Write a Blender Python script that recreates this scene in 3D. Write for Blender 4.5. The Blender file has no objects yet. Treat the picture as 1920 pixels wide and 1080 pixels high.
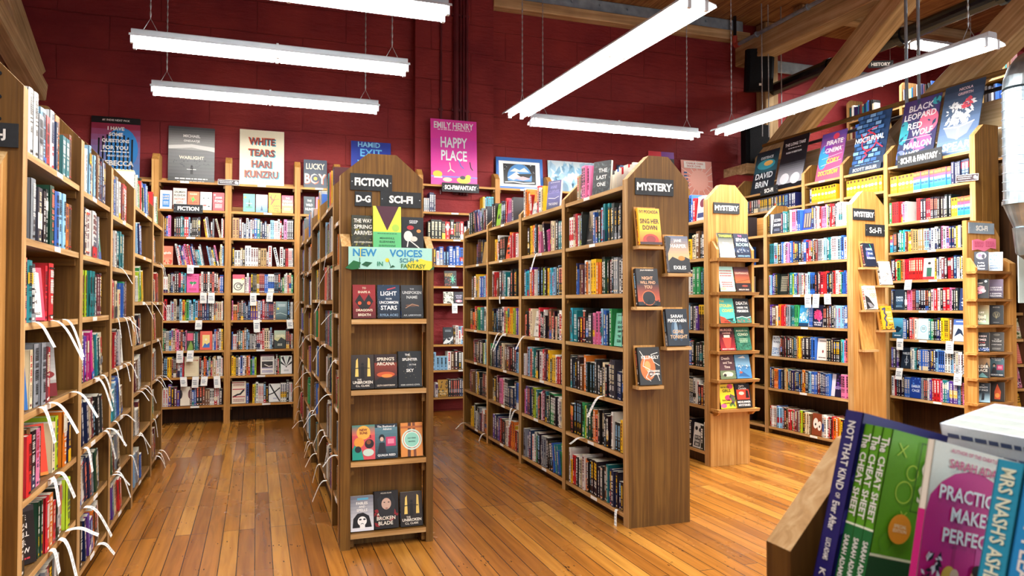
import bpy, math, random
from mathutils import Vector, Matrix
from mathutils.bvhtree import BVHTree

R = math.radians
SC = bpy.context.scene
COL = SC.collection
rng = random.Random(11)

# ------------------------------------------------------------------ camera, world, exposure
CAM_F, CAM_YAW, CAM_PITCH, CAM_H = 1375.0, 19.2, 1.17, 1.5
cam_data = bpy.data.cameras.new('camera')
cam_data.sensor_width = 36.0
cam_data.lens = CAM_F / 1920 * 36.0
cam_data.clip_start = 0.02
cam_data.dof.use_dof = True
cam_data.dof.focus_distance = 5.5
cam_data.dof.aperture_fstop = 9.0
cam = bpy.data.objects.new('camera', cam_data)
COL.objects.link(cam)
cam.location = (0, 0, CAM_H)
cam.rotation_euler = (R(90 + CAM_PITCH), 0, R(-CAM_YAW))
SC.camera = cam

vs = SC.view_settings
vs.view_transform = 'Standard'
vs.look = 'None'
vs.exposure = 0.22
vs.gamma = 1.0
vs.use_curve_mapping = False

world = bpy.data.worlds.new('world')
SC.world = world
world.use_nodes = True
wn = world.node_tree.nodes['Background']
wn.inputs[0].default_value = (0.95, 0.97, 1.0, 1)
wn.inputs[1].default_value = 0.34


def area(name, loc, rot, sx, sy, power, colr=(1, 0.97, 0.92)):
    d = bpy.data.lights.new(name, 'AREA')
    d.shape = 'RECTANGLE'
    d.size, d.size_y, d.energy, d.color = sx, sy, power, colr
    o = bpy.data.objects.new(name, d)
    o.location, o.rotation_euler = loc, rot
    COL.objects.link(o)
    return o


# the rows of ceiling tubes carry on over the part of the shop behind and beside the camera, plus two added fills
for i, y in enumerate((3.6, 1.9, 0.2)):
    area('ceiling_tube_and_fill_light', (0.1, y, 3.65), (0, 0, 0), 2.4, 0.24, 42)
area('ceiling_tube_and_fill_light', (2.4, 2.2, 3.65), (0, 0, 0), 0.24, 3.5, 60)
area('ceiling_tube_and_fill_light', (4.4, 1.4, 3.65), (0, 0, 0), 0.24, 3.5, 120)
area('ceiling_tube_and_fill_light', (4.9, 4.9, 3.75), (0, 0, 0), 0.24, 2.4, 270)  # fill light added over the right aisle to brighten its floor
area('ceiling_tube_and_fill_light', (8.8, 7.5, 5.3), (0, 0, 0), 0.24, 3.5, 130)  # fill light added above the upper floor to brighten timbers and guard boards
# the shop window far behind the camera, to the right
area('shop_window_light', (5.5, -3.5, 2.3), (R(80), 0, R(8)), 4.0, 2.4, 160, (0.93, 0.97, 1.0))


# ------------------------------------------------------------------ colours and materials
def lin(c):
    c = c / 255.0
    return c / 12.92 if c <= 0.04045 else ((c + 0.055) / 1.055) ** 2.4


def hexc(s):
    s = s.lstrip('#')
    return tuple(lin(int(s[i:i + 2], 16)) for i in (0, 2, 4))


PAL = {k: hexc(v) for k, v in dict(
    k='15161a', d='34373d', e='888d95', w='e9e8e3', i='dfd0ac', u='6f4a2e', x='64202c', r='c4212a', a='e5765f',
    o='e57a1e', y='efbe1e', l='b2cf2c', g='2b8f50', f='1c4634', t='1f7a82', c='35b3cb', s='8dbde0', b='2a5fb5',
    n='1a2750', v='573492', m='bd2f7d', p='ea7fb0', h='b0925f', Y='f2b51d', B='3f8fd0', q='cfd6dd').items()}
NAME = dict(k='black', d='charcoal', e='grey', w='white', i='cream', u='brown', x='maroon', r='red', a='salmon', o='orange',
            y='yellow', l='lime', g='green', f='dark green', t='teal', c='cyan', s='pale blue', b='blue', n='navy', v='purple',
            m='magenta', p='pink', h='tan', Y='yellow-white', B='red-blue-teal', q='pale grey')


def colr(c):
    if c in PAL:
        return PAL[c]
    return hexc(c)


def lum(c):
    return 0.2126 * c[0] + 0.7152 * c[1] + 0.0722 * c[2]


def new_mat(name, base=(0.5, 0.5, 0.5), rough=0.5, metal=0.0, spec=0.5):
    m = bpy.data.materials.new(name)
    m.use_nodes = True
    b = m.node_tree.nodes['Principled BSDF']
    b.inputs['Base Color'].default_value = (*base, 1)
    b.inputs['Roughness'].default_value = rough
    b.inputs['Metallic'].default_value = metal
    b.inputs['Specular IOR Level'].default_value = spec
    return m, m.node_tree, b


def ramp(nt, stops):
    r = nt.nodes.new('ShaderNodeValToRGB')
    el = r.color_ramp.elements
    while len(el) < len(stops):
        el.new(0.5)
    for e, (p, c) in zip(el, stops):
        e.position = p
        e.color = (*c, 1)
    return r


def add_bump(nt, b, sock, strength, dist=0.01):
    bp = nt.nodes.new('ShaderNodeBump')
    bp.inputs['Strength'].default_value = strength
    bp.inputs['Distance'].default_value = dist
    nt.links.new(sock, bp.inputs['Height'])
    nt.links.new(bp.outputs[0], b.inputs['Normal'])
    return bp


def wood(name, dark, mid, light, axis='z', rough=0.55, knots=True, scale=1.0):
    m, nt, b = new_mat(name, mid, rough, spec=0.35)
    L = nt.links
    tc = nt.nodes.new('ShaderNodeTexCoord')
    oi = nt.nodes.new('ShaderNodeObjectInfo')
    mp = nt.nodes.new('ShaderNodeMapping')
    s = {'z': (44, 44, 1.6), 'x': (1.6, 44, 44), 'y': (44, 1.6, 44)}[axis]
    mp.inputs['Scale'].default_value = tuple(v * scale for v in s)
    add = nt.nodes.new('ShaderNodeVectorMath')
    add.operation = 'ADD'
    cmb = nt.nodes.new('ShaderNodeCombineXYZ')
    mul = nt.nodes.new('ShaderNodeMath')
    mul.operation = 'MULTIPLY'
    mul.inputs[1].default_value = 37.0
    L.new(oi.outputs['Random'], mul.inputs[0])
    for k in range(3):
        L.new(mul.outputs[0], cmb.inputs[k])
    L.new(tc.outputs['Object'], mp.inputs[0])
    L.new(mp.outputs[0], add.inputs[0])
    L.new(cmb.outputs[0], add.inputs[1])
    n1 = nt.nodes.new('ShaderNodeTexNoise')
    n1.inputs['Scale'].default_value = 1.0
    n1.inputs['Detail'].default_value = 6
    n1.inputs['Distortion'].default_value = 0.7
    L.new(add.outputs[0], n1.inputs['Vector'])
    n2 = nt.nodes.new('ShaderNodeTexNoise')
    n2.inputs['Scale'].default_value = 2.2
    n2.inputs['Detail'].default_value = 3
    L.new(tc.outputs['Object'], n2.inputs['Vector'])
    mx = nt.nodes.new('ShaderNodeMath')
    mx.operation = 'MULTIPLY_ADD'
    mx.inputs[1].default_value = 0.45
    L.new(n2.outputs['Fac'], mx.inputs[0])
    L.new(n1.outputs['Fac'], mx.inputs[2])
    rp = ramp(nt, [(0.38, dark), (0.7, mid), (1.0, light)])
    L.new(mx.outputs[0], rp.inputs[0])
    hs = nt.nodes.new('ShaderNodeHueSaturation')
    mr = nt.nodes.new('ShaderNodeMapRange')
    mr.inputs['To Min'].default_value = 0.84
    mr.inputs['To Max'].default_value = 1.14
    L.new(oi.outputs['Random'], mr.inputs[0])
    L.new(mr.outputs[0], hs.inputs['Value'])
    L.new(rp.outputs[0], hs.inputs['Color'])
    L.new(hs.outputs[0], b.inputs['Base Color'])
    add_bump(nt, b, n1.outputs['Fac'], 0.25, 0.004)
    return m


M = {}
BR = (hexc('4e300c'), hexc('694616'), hexc('866026'))
PN = (hexc('94602a'), hexc('b5803f'), hexc('cc9c5c'))
ED = (hexc('8a6234'), hexc('b88c54'), hexc('d8b684'))
for ax in 'xyz':
    M['wood_' + ax] = wood('brown_wood_grain_' + ax, *BR, axis=ax)
    M['pine_' + ax] = wood('pine_wood_grain_' + ax, *PN, axis=ax)
    M['edge_' + ax] = wood('sawn_edge_wood_' + ax, *ED, axis=ax, rough=0.7)
    M['timber_' + ax] = wood('old_timber_' + ax, hexc('745c40'), hexc('ab8d64'), hexc('d0b58e'), axis=ax, rough=0.75, scale=0.45)
for ax in 'z':
    M['plank_' + ax] = wood('pale_guard_plank', hexc('ab8c62'), hexc('cdb288'), hexc('e2cba6'), axis=ax, rough=0.7, scale=0.6)
M['deck'] = wood('ceiling_boards', hexc('4a2e18'), hexc('8c5e36'), hexc('b68850'), axis='y', rough=0.8, scale=0.6)
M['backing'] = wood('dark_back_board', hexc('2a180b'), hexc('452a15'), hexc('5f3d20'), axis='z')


def book_material():
    m, nt, b = new_mat('printed_book_cover', rough=0.38, spec=0.5)
    a = nt.nodes.new('ShaderNodeVertexColor')
    a.layer_name = 'Col'
    n = nt.nodes.new('ShaderNodeTexNoise')
    n.inputs['Scale'].default_value = 60
    n.inputs['Detail'].default_value = 2
    mr = nt.nodes.new('ShaderNodeMapRange')
    mr.inputs['To Min'].default_value = 0.92
    mr.inputs['To Max'].default_value = 1.06
    hs = nt.nodes.new('ShaderNodeHueSaturation')
    nt.links.new(n.outputs['Fac'], mr.inputs[0])
    nt.links.new(mr.outputs[0], hs.inputs['Value'])
    nt.links.new(a.outputs['Color'], hs.inputs['Color'])
    nt.links.new(hs.outputs[0], b.inputs['Base Color'])
    return m


def pages_material():
    m, nt, b = new_mat('page_edges', hexc('e6dfce'), 0.9, spec=0.2)
    tc = nt.nodes.new('ShaderNodeTexCoord')
    mp = nt.nodes.new('ShaderNodeMapping')
    mp.inputs['Scale'].default_value = (2, 900, 2)
    n = nt.nodes.new('ShaderNodeTexNoise')
    n.inputs['Scale'].default_value = 1.0
    rp = ramp(nt, [(0.35, hexc('c9bfa8')), (0.65, hexc('eee8da'))])
    nt.links.new(tc.outputs['Object'], mp.inputs[0])
    nt.links.new(mp.outputs[0], n.inputs['Vector'])
    nt.links.new(n.outputs['Fac'], rp.inputs[0])
    nt.links.new(rp.outputs[0], b.inputs['Base Color'])
    return m


M['book'] = book_material()
M['pages'] = pages_material()
M['print'] = M['book']


def noisy(name, c0, c1, rough, scale, bump=0.0, metal=0.0, spec=0.5):
    m, nt, b = new_mat(name, c0, rough, metal, spec)
    tc = nt.nodes.new('ShaderNodeTexCoord')
    n = nt.nodes.new('ShaderNodeTexNoise')
    n.inputs['Scale'].default_value = scale
    n.inputs['Detail'].default_value = 5
    rp = ramp(nt, [(0.3, c0), (0.7, c1)])
    nt.links.new(tc.outputs['Object'], n.inputs['Vector'])
    nt.links.new(n.outputs['Fac'], rp.inputs[0])
    nt.links.new(rp.outputs[0], b.inputs['Base Color'])
    if bump:
        add_bump(nt, b, n.outputs['Fac'], bump, 0.01)
    return m


M['paper'] = noisy('receipt_paper', hexc('ecebe6'), hexc('f8f7f3'), 0.85, 14)
M['stack_paper'] = noisy('grey_white_page_block', hexc('a4adab'), hexc('b6bebb'), 0.9, 30, spec=0.2)
M['white_metal'] = noisy('white_enamel_metal', hexc('c3ccd6'), hexc('d8e0e8'), 0.35, 3)
M['chain'] = noisy('zinc_chain', hexc('9a9da0'), hexc('c6c9cc'), 0.4, 40, metal=0.7)
M['board'] = noisy('black_sign_board', hexc('14161a'), hexc('22262b'), 0.6, 20)
M['plaque'] = noisy('dark_plum_plaque', hexc('241019'), hexc('331722'), 0.4, 20)
M['steel'] = noisy('blue_grey_steel', hexc('72828f'), hexc('9aaab8'), 0.45, 6, 0.1, 0.1)
M['conduit'] = noisy('grey_conduit', hexc('7f93a6'), hexc('a6b6c4'), 0.35, 8, metal=0.5)
M['black_pipe'] = noisy('black_plastic_pipe', hexc('0b0c10'), hexc('1a1d24'), 0.25, 5)
M['speaker'] = noisy('black_speaker_shell', hexc('0b0c10'), hexc('14161b'), 0.75, 60, 0.15, spec=0.15)
M['red_pipe'] = noisy('burgundy_pipe_paint', hexc('4a161f'), hexc('6a222c'), 0.35, 5, 0.05)
M['redfit'] = noisy('red_fitting', hexc('9c3028'), hexc('c05040'), 0.4, 8)
M['rail'] = noisy('dark_rail', hexc('20242e'), hexc('343a46'), 0.4, 8)


def duct_material():
    m, nt, b = new_mat('galvanised_duct', hexc('98a6ae'), 0.36, 0.95)
    n = nt.nodes.new('ShaderNodeTexVoronoi')
    n.inputs['Scale'].default_value = 9
    tc = nt.nodes.new('ShaderNodeTexCoord')
    rp = ramp(nt, [(0.0, hexc('7b8a94')), (0.6, hexc('a3b1b9')), (1.0, hexc('c2ccd2'))])
    nt.links.new(tc.outputs['Object'], n.inputs['Vector'])
    nt.links.new(n.outputs['Distance'], rp.inputs[0])
    nt.links.new(rp.outputs[0], b.inputs['Base Color'])
    return m


M['duct'] = duct_material()


def tube_material():
    m = bpy.data.materials.new('lit_fluorescent_tube')
    m.use_nodes = True
    nt = m.node_tree
    nt.nodes.clear()
    out = nt.nodes.new('ShaderNodeOutputMaterial')
    e = nt.nodes.new('ShaderNodeEmission')
    e.inputs[0].default_value = (1.0, 0.97, 0.91, 1)
    e.inputs[1].default_value = 60.0
    nt.links.new(e.outputs[0], out.inputs[0])
    return m


M['tube'] = tube_material()


def wall_material():
    m, nt, b = new_mat('burgundy_painted_blocks', hexc('6a2029'), 0.55, spec=0.25)
    L = nt.links
    tc = nt.nodes.new('ShaderNodeTexCoord')
    mp = nt.nodes.new('ShaderNodeMapping')
    mp.inputs['Rotation'].default_value = (R(90), 0, 0)
    br = nt.nodes.new('ShaderNodeTexBrick')
    br.inputs['Scale'].default_value = 1.0
    br.inputs['Brick Width'].default_value = 1.15
    br.inputs['Row Height'].default_value = 0.42
    br.inputs['Mortar Size'].default_value = 0.008
    br.inputs['Mortar Smooth'].default_value = 0.6
    br.inputs['Color1'].default_value = (1, 1, 1, 1)
    br.inputs['Color2'].default_value = (0.86, 0.86, 0.86, 1)
    br.inputs['Mortar'].default_value = (0.45, 0.45, 0.45, 1)
    L.new(tc.outputs['Object'], mp.inputs[0])
    wob = nt.nodes.new('ShaderNodeTexNoise')
    wob.inputs['Scale'].default_value = 3.0
    vm = nt.nodes.new('ShaderNodeVectorMath')
    vm.operation = 'MULTIPLY_ADD'
    vm.inputs[1].default_value = (0.03, 0.03, 0.03)
    L.new(tc.outputs['Object'], wob.inputs['Vector'])
    L.new(wob.outputs['Color'], vm.inputs[0])
    L.new(mp.outputs[0], vm.inputs[2])
    L.new(vm.outputs[0], br.inputs['Vector'])
    n1 = nt.nodes.new('ShaderNodeTexNoise')
    n1.inputs['Scale'].default_value = 1.3
    n1.inputs['Detail'].default_value = 8
    rp = ramp(nt, [(0.3, hexc('761e26')), (0.7, hexc('943230'))])
    L.new(tc.outputs['Object'], n1.inputs['Vector'])
    L.new(n1.outputs['Fac'], rp.inputs[0])
    mx = nt.nodes.new('ShaderNodeMix')
    mx.data_type = 'RGBA'
    mx.blend_type = 'MULTIPLY'
    mx.inputs[0].default_value = 0.32
    L.new(rp.outputs[0], mx.inputs[6])
    L.new(br.outputs['Color'], mx.inputs[7])
    L.new(mx.outputs[2], b.inputs['Base Color'])
    mp2 = nt.nodes.new('ShaderNodeMapping')
    mp2.inputs['Scale'].default_value = (5, 5, 16)
    n2 = nt.nodes.new('ShaderNodeTexNoise')
    n2.inputs['Scale'].default_value = 1.0
    n2.inputs['Detail'].default_value = 7
    n2.inputs['Roughness'].default_value = 0.65
    L.new(tc.outputs['Object'], mp2.inputs[0])
    L.new(mp2.outputs[0], n2.inputs['Vector'])
    ma = nt.nodes.new('ShaderNodeMath')
    ma.operation = 'MULTIPLY_ADD'
    ma.inputs[1].default_value = -0.55
    L.new(br.outputs['Fac'], ma.inputs[0])
    L.new(n2.outputs['Fac'], ma.inputs[2])
    add_bump(nt, b, ma.outputs[0], 0.7, 0.035)
    return m


def floor_material():
    m, nt, b = new_mat('varnished_fir_floorboards', hexc('a06a30'), 0.3, spec=0.5)
    L = nt.links
    tc = nt.nodes.new('ShaderNodeTexCoord')
    mp = nt.nodes.new('ShaderNodeMapping')
    mp.inputs['Rotation'].default_value = (0, 0, R(90))
    L.new(tc.outputs['Object'], mp.inputs[0])
    br = nt.nodes.new('ShaderNodeTexBrick')
    br.inputs['Scale'].default_value = 1.0
    br.inputs['Brick Width'].default_value = 2.6
    br.inputs['Row Height'].default_value = 0.098
    br.inputs['Mortar Size'].default_value = 0.0026
    br.inputs['Mortar Smooth'].default_value = 0.25
    br.inputs['Bias'].default_value = 0.0
    br.offset = 0.37
    br.offset_frequency = 3
    br.inputs['Color1'].default_value = (0, 0, 0, 1)
    br.inputs['Color2'].default_value = (1, 1, 1, 1)
    br.inputs['Mortar'].default_value = (0.5, 0.5, 0.5, 1)
    L.new(mp.outputs[0], br.inputs['Vector'])
    base = ramp(nt, [(0.0, hexc('87521b')), (0.4, hexc('996022')), (0.75, hexc('a76d2a')), (1.0, hexc('b98338'))])
    L.new(br.outputs['Color'], base.inputs[0])
    mp2 = nt.nodes.new('ShaderNodeMapping')
    mp2.inputs['Scale'].default_value = (28, 1.6, 1)
    n = nt.nodes.new('ShaderNodeTexNoise')
    n.inputs['Scale'].default_value = 1.0
    n.inputs['Detail'].default_value = 7
    n.inputs['Distortion'].default_value = 0.5
    L.new(tc.outputs['Object'], mp2.inputs[0])
    L.new(mp2.outputs[0], n.inputs['Vector'])
    gr = ramp(nt, [(0.3, (0.62, 0.55, 0.48)), (0.62, (1.08, 1.06, 1.02))])
    L.new(n.outputs['Fac'], gr.inputs[0])
    mx = nt.nodes.new('ShaderNodeMix')
    mx.data_type = 'RGBA'
    mx.blend_type = 'MULTIPLY'
    mx.inputs[0].default_value = 0.8
    L.new(base.outputs[0], mx.inputs[6])
    L.new(gr.outputs[0], mx.inputs[7])
    # worn, scuffed patches
    n3 = nt.nodes.new('ShaderNodeTexNoise')
    n3.inputs['Scale'].default_value = 1.1
    n3.inputs['Detail'].default_value = 6
    L.new(tc.outputs['Object'], n3.inputs['Vector'])
    wr = ramp(nt, [(0.45, (1, 1, 1)), (0.75, (0.8, 0.76, 0.72))])
    L.new(n3.outputs['Fac'], wr.inputs[0])
    mxw = nt.nodes.new('ShaderNodeMix')
    mxw.data_type = 'RGBA'
    mxw.blend_type = 'MULTIPLY'
    mxw.inputs[0].default_value = 0.7
    L.new(mx.outputs[2], mxw.inputs[6])
    L.new(wr.outputs[0], mxw.inputs[7])
    # dark seams
    mx2 = nt.nodes.new('ShaderNodeMix')
    mx2.data_type = 'RGBA'
    mx2.inputs[7].default_value = (*hexc('241307'), 1)
    L.new(br.outputs['Fac'], mx2.inputs[0])
    L.new(mxw.outputs[2], mx2.inputs[6])
    # nail holes and black specks along the seams
    mp3 = nt.nodes.new('ShaderNodeMapping')
    mp3.inputs['Scale'].default_value = (60, 14, 1)
    v = nt.nodes.new('ShaderNodeTexVoronoi')
    v.inputs['Scale'].default_value = 1.0
    v.inputs['Randomness'].default_value = 1.0
    L.new(tc.outputs['Object'], mp3.inputs[0])
    L.new(mp3.outputs[0], v.inputs['Vector'])
    lt = nt.nodes.new('ShaderNodeMath')
    lt.operation = 'LESS_THAN'
    lt.inputs[1].default_value = 0.2
    L.new(v.outputs['Distance'], lt.inputs[0])
    n4 = nt.nodes.new('ShaderNodeTexNoise')
    n4.inputs['Scale'].default_value = 4.5
    L.new(tc.outputs['Object'], n4.inputs['Vector'])
    gt = nt.nodes.new('ShaderNodeMath')
    gt.operation = 'GREATER_THAN'
    gt.inputs[1].default_value = 0.62
    L.new(n4.outputs['Fac'], gt.inputs[0])
    mu = nt.nodes.new('ShaderNodeMath')
    mu.operation = 'MULTIPLY'
    L.new(lt.outputs[0], mu.inputs[0])
    L.new(gt.outputs[0], mu.inputs[1])
    mx3 = nt.nodes.new('ShaderNodeMix')
    mx3.data_type = 'RGBA'
    mx3.inputs[7].default_value = (*hexc('1b0f06'), 1)
    L.new(mu.outputs[0], mx3.inputs[0])
    L.new(mx2.outputs[2], mx3.inputs[6])
    L.new(mx3.outputs[2], b.inputs['Base Color'])
    rr = ramp(nt, [(0.3, (0.14, 0.14, 0.14)), (0.75, (0.36, 0.36, 0.36))])
    L.new(n3.outputs['Fac'], rr.inputs[0])
    L.new(rr.outputs[0], b.inputs['Roughness'])
    inv = nt.nodes.new('ShaderNodeMath')
    inv.operation = 'MULTIPLY_ADD'
    inv.inputs[1].default_value = -1.0
    L.new(br.outputs['Fac'], inv.inputs[0])
    mm = nt.nodes.new('ShaderNodeMath')
    mm.operation = 'MULTIPLY'
    mm.inputs[1].default_value = 0.25
    L.new(n.outputs['Fac'], mm.inputs[0])
    L.new(mm.outputs[0], inv.inputs[2])
    add_bump(nt, b, inv.outputs[0], 0.35, 0.004)
    return m


M['wall'] = wall_material()
M['floor'] = floor_material()


# ------------------------------------------------------------------ mesh helpers
OCC_V, OCC_F = [], []


class MB:
    """Collects faces (with a material slot and a print colour each) and links them as one mesh object."""

    def __init__(self, T=None):
        self.v, self.f, self.mi, self.c = [], [], [], []
        self.T = T or Matrix.Identity(4)

    def face(self, pts, col=(1, 1, 1), mi=0, T=None):
        T = self.T @ T if T is not None else self.T
        n = len(self.v)
        self.v.extend((T @ Vector(p))[:] for p in pts)
        self.f.append(tuple(range(n, n + len(pts))))
        self.mi.append(mi)
        self.c.append(col)

    def mesh(self, verts, faces, col=(1, 1, 1), mi=0, T=None):
        T = self.T @ T if T is not None else self.T
        n = len(self.v)
        self.v.extend((T @ Vector(p))[:] for p in verts)
        for k, fc in enumerate(faces):
            self.f.append(tuple(n + a for a in fc))
            self.mi.append(mi[k] if isinstance(mi, (list, tuple)) else mi)
            self.c.append(col[k] if isinstance(col, list) else col)

    def box(self, x0, x1, y0, y1, z0, z1, col=(1, 1, 1), mi=0, T=None):
        # faces in order: bottom, top, front(-y), right(+x), back(+y), left(-x)
        v = [(x0, y0, z0), (x1, y0, z0), (x1, y1, z0), (x0, y1, z0), (x0, y0, z1), (x1, y0, z1), (x1, y1, z1), (x0, y1, z1)]
        f = [(0, 3, 2, 1), (4, 5, 6, 7), (0, 1, 5, 4), (1, 2, 6, 5), (2, 3, 7, 6), (3, 0, 4, 7)]
        self.mesh(v, f, col, mi, T)

    def prism(self, poly, a0, a1, axis='x', col=(1, 1, 1), mi=0, side_mi=None, T=None):
        """poly: points in the plane across the axis; x: (y, z), y: (x, z), z: (x, y)."""
        def P(p, a):
            return {'x': (a, p[0], p[1]), 'y': (p[0], a, p[1]), 'z': (p[0], p[1], a)}[axis]
        n = len(poly)
        v = [P(p, a0) for p in poly] + [P(p, a1) for p in poly]
        f = [tuple(range(n - 1, -1, -1)), tuple(range(n, 2 * n))] + [(k, (k + 1) % n, n + (k + 1) % n, n + k) for k in range(n)]
        sm = mi if side_mi is None else side_mi
        mis = [mi, mi] + (list(sm) if isinstance(sm, (list, tuple)) else [sm] * n)
        self.mesh(v, f, col, mis, T)

    def tube(self, path, r, n=8, col=(1, 1, 1), mi=0, T=None, cap=True):
        P = [Vector(p) for p in path]
        rr = r if isinstance(r, (list, tuple)) else [r] * len(P)
        rings = []
        prev = None
        for k, p in enumerate(P):
            t = (P[min(k + 1, len(P) - 1)] - P[max(k - 1, 0)]).normalized()
            if prev is None:
                a = t.orthogonal().normalized()
            else:
                a = (prev - t * prev.dot(t)).normalized()
            prev = a
            bb = t.cross(a)
            rings.append([p + (a * math.cos(2 * math.pi * j / n) + bb * math.sin(2 * math.pi * j / n)) * rr[k] for j in range(n)])
        v = [q for ring in rings for q in ring]
        f = []
        for k in range(len(P) - 1):
            for j in range(n):
                f.append((k * n + j, k * n + (j + 1) % n, (k + 1) * n + (j + 1) % n, (k + 1) * n + j))
        if cap:
            f.append(tuple(range(n - 1, -1, -1)))
            f.append(tuple(range((len(P) - 1) * n, len(P) * n)))
        self.mesh(v, f, col, mi, T)

    def build(self, name, mats, parent=None, Mw=None, smooth=False, occ=False):
        me = bpy.data.meshes.new(name)
        me.from_pydata(self.v, [], self.f)
        for m in (mats if isinstance(mats, (list, tuple)) else [mats]):
            me.materials.append(M[m] if isinstance(m, str) else m)
        me.polygons.foreach_set('material_index', self.mi)
        at = me.color_attributes.new('Col', 'FLOAT_COLOR', 'CORNER')
        buf = []
        for fc, c in zip(self.f, self.c):
            buf.extend((c[0], c[1], c[2], 1.0) * len(fc))
        at.data.foreach_set('color', buf)
        if smooth:
            me.polygons.foreach_set('use_smooth', [True] * len(self.f))
        me.update()
        o = bpy.data.objects.new(name, me)
        COL.objects.link(o)
        if parent is not None:
            o.parent = parent
        if Mw is not None:
            o.matrix_local = Mw
        if occ:
            W = Matrix.Identity(4)
            chain = o
            while chain is not None:
                W = chain.matrix_basis @ W
                chain = chain.parent
            n = len(OCC_V)
            OCC_V.extend((W @ Vector(p))[:] for p in self.v)
            OCC_F.extend(tuple(n + a for a in fc) for fc in self.f)
        return o


def tag(o, label, cat, group=None):
    o['label'] = label
    o['category'] = cat
    if group:
        o['group'] = group
    return o


def struct(o):
    o['kind'] = 'structure'
    return o


def empty(name, Mw):
    o = bpy.data.objects.new(name, None)
    o.empty_display_size = 0.1
    COL.objects.link(o)
    o.matrix_local = Mw
    return o


def frame(x, y, z=0.0, deg=0.0):
    return Matrix.Translation((x, y, z)) @ Matrix.Rotation(R(deg), 4, 'Z')


# text outlines, made once per string and cut into meshes
_TXT = {}


def text_geo(s, bold=0.0):
    key = (s, bold)
    if key not in _TXT:
        cu = bpy.data.curves.new('lettering_outline', 'FONT')
        cu.body = s
        cu.size = 1.0
        cu.resolution_u = 2
        cu.offset = bold
        cu.fill_mode = 'FRONT'
        ob = bpy.data.objects.new('lettering_outline', cu)
        me = bpy.data.meshes.new_from_object(ob)
        vs_ = [v.co.copy() for v in me.vertices]
        fs_ = [tuple(p.vertices) for p in me.polygons]
        bpy.data.objects.remove(ob)
        bpy.data.curves.remove(cu)
        bpy.data.meshes.remove(me)
        if not vs_:
            _TXT[key] = ([], [], 1, 1)
        else:
            x0, x1 = min(v.x for v in vs_), max(v.x for v in vs_)
            y0, y1 = min(v.y for v in vs_), max(v.y for v in vs_)
            _TXT[key] = ([((v.x - (x0 + x1) / 2), (v.y - (y0 + y1) / 2)) for v in vs_], fs_, x1 - x0, y1 - y0)
    return _TXT[key]


def put_text(mb, s, T, height, col, maxw=None, bold=0.02, mi=0):
    """Text centred on T's origin in T's x (along), z (up) plane, facing T's -y."""
    v, f, w, h = text_geo(s, bold)
    if not v:
        return
    k = height / max(h, 1e-6)
    kx = k
    if maxw and w * k > maxw:
        kx = maxw / w
    mb.mesh([(a * kx, 0, b * k) for a, b in v], f, col, mi, T)


# ------------------------------------------------------------------ the room
def plain_box(name, b, mat, kind='structure', axis=None):
    mb = MB()
    mb.box(*b)
    o = mb.build(name, mat)
    if kind == 'structure':
        struct(o)
    return o


plain_box('floor', (-4.6, 12.1, -4.5, 10.3, -0.12, 0.0), 'floor')
plain_box('wall_back', (-4.6, 12.1, 10.15, 10.35, 0.0, 6.12), 'wall')
plain_box('wall_left', (-4.6, -4.4, -4.5, 10.15, 0.0, 6.12), 'wall')
plain_box('wall_right', (11.6, 11.8, 4.0, 10.15, 0.0, 6.12), 'wall')
plain_box('trim_pillar', (2.06, 3.2, 10.0, 10.149, 0.0, 6.119), 'wall')


def ceiling():
    mb = MB()
    x = -4.6
    while x < 12.0:
        w = 0.145
        mb.box(x, x + w - 0.006, -4.5, 10.3, 6.12, 6.16 + rng.random() * 0.004)
        x += w
    mb.box(-4.6, 12.1, -4.5, 10.3, 6.165, 6.2)
    struct(mb.build('ceiling', 'deck'))


ceiling()
n_trim = 0


def beam(p0, p1, w, h, mat, axis, up=(0, 0, 1)):
    """A squared timber from p0 to p1 (centre line), w across, h deep."""
    global n_trim
    n_trim += 1
    a, b = Vector(p0), Vector(p1)
    d = (b - a)
    L = d.length
    zax = d.normalized()
    yax = zax.cross(Vector(up))
    if yax.length < 1e-4:
        yax = Vector((0, 1, 0))
    yax.normalize()
    xax = yax.cross(zax)
    T = Matrix(((xax.x, yax.x, zax.x, a.x), (xax.y, yax.y, zax.y, a.y), (xax.z, yax.z, zax.z, a.z), (0, 0, 0, 1)))
    mb = MB()
    e = 0.012
    hw, hh = w / 2, h / 2
    mb.prism([(-hh + e, -hw), (hh - e, -hw), (hh, -hw + e), (hh, hw - e), (hh - e, hw), (-hh + e, hw), (-hh, hw - e), (-hh, -hw + e)], 0, L, 'z')
    return struct(mb.build('trim_%d' % n_trim, mat, Mw=T))


beam((3.2, 10.06, 5.85), (7.6, 10.06, 5.85), 0.18, 0.15, 'timber_z', 'z')
sb = beam((3.2, 10.04, 6.02), (7.5, 10.04, 6.02), 0.03, 0.19, 'steel', 'z')
mb = MB()
for i in range(9):
    mb.tube([(3.5 + i * 0.47, 10.03, 6.03), (3.5 + i * 0.47, 10.0, 6.03)], 0.018, 6)
struct(mb.build('trim_steel_bolts', 'conduit'))
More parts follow.
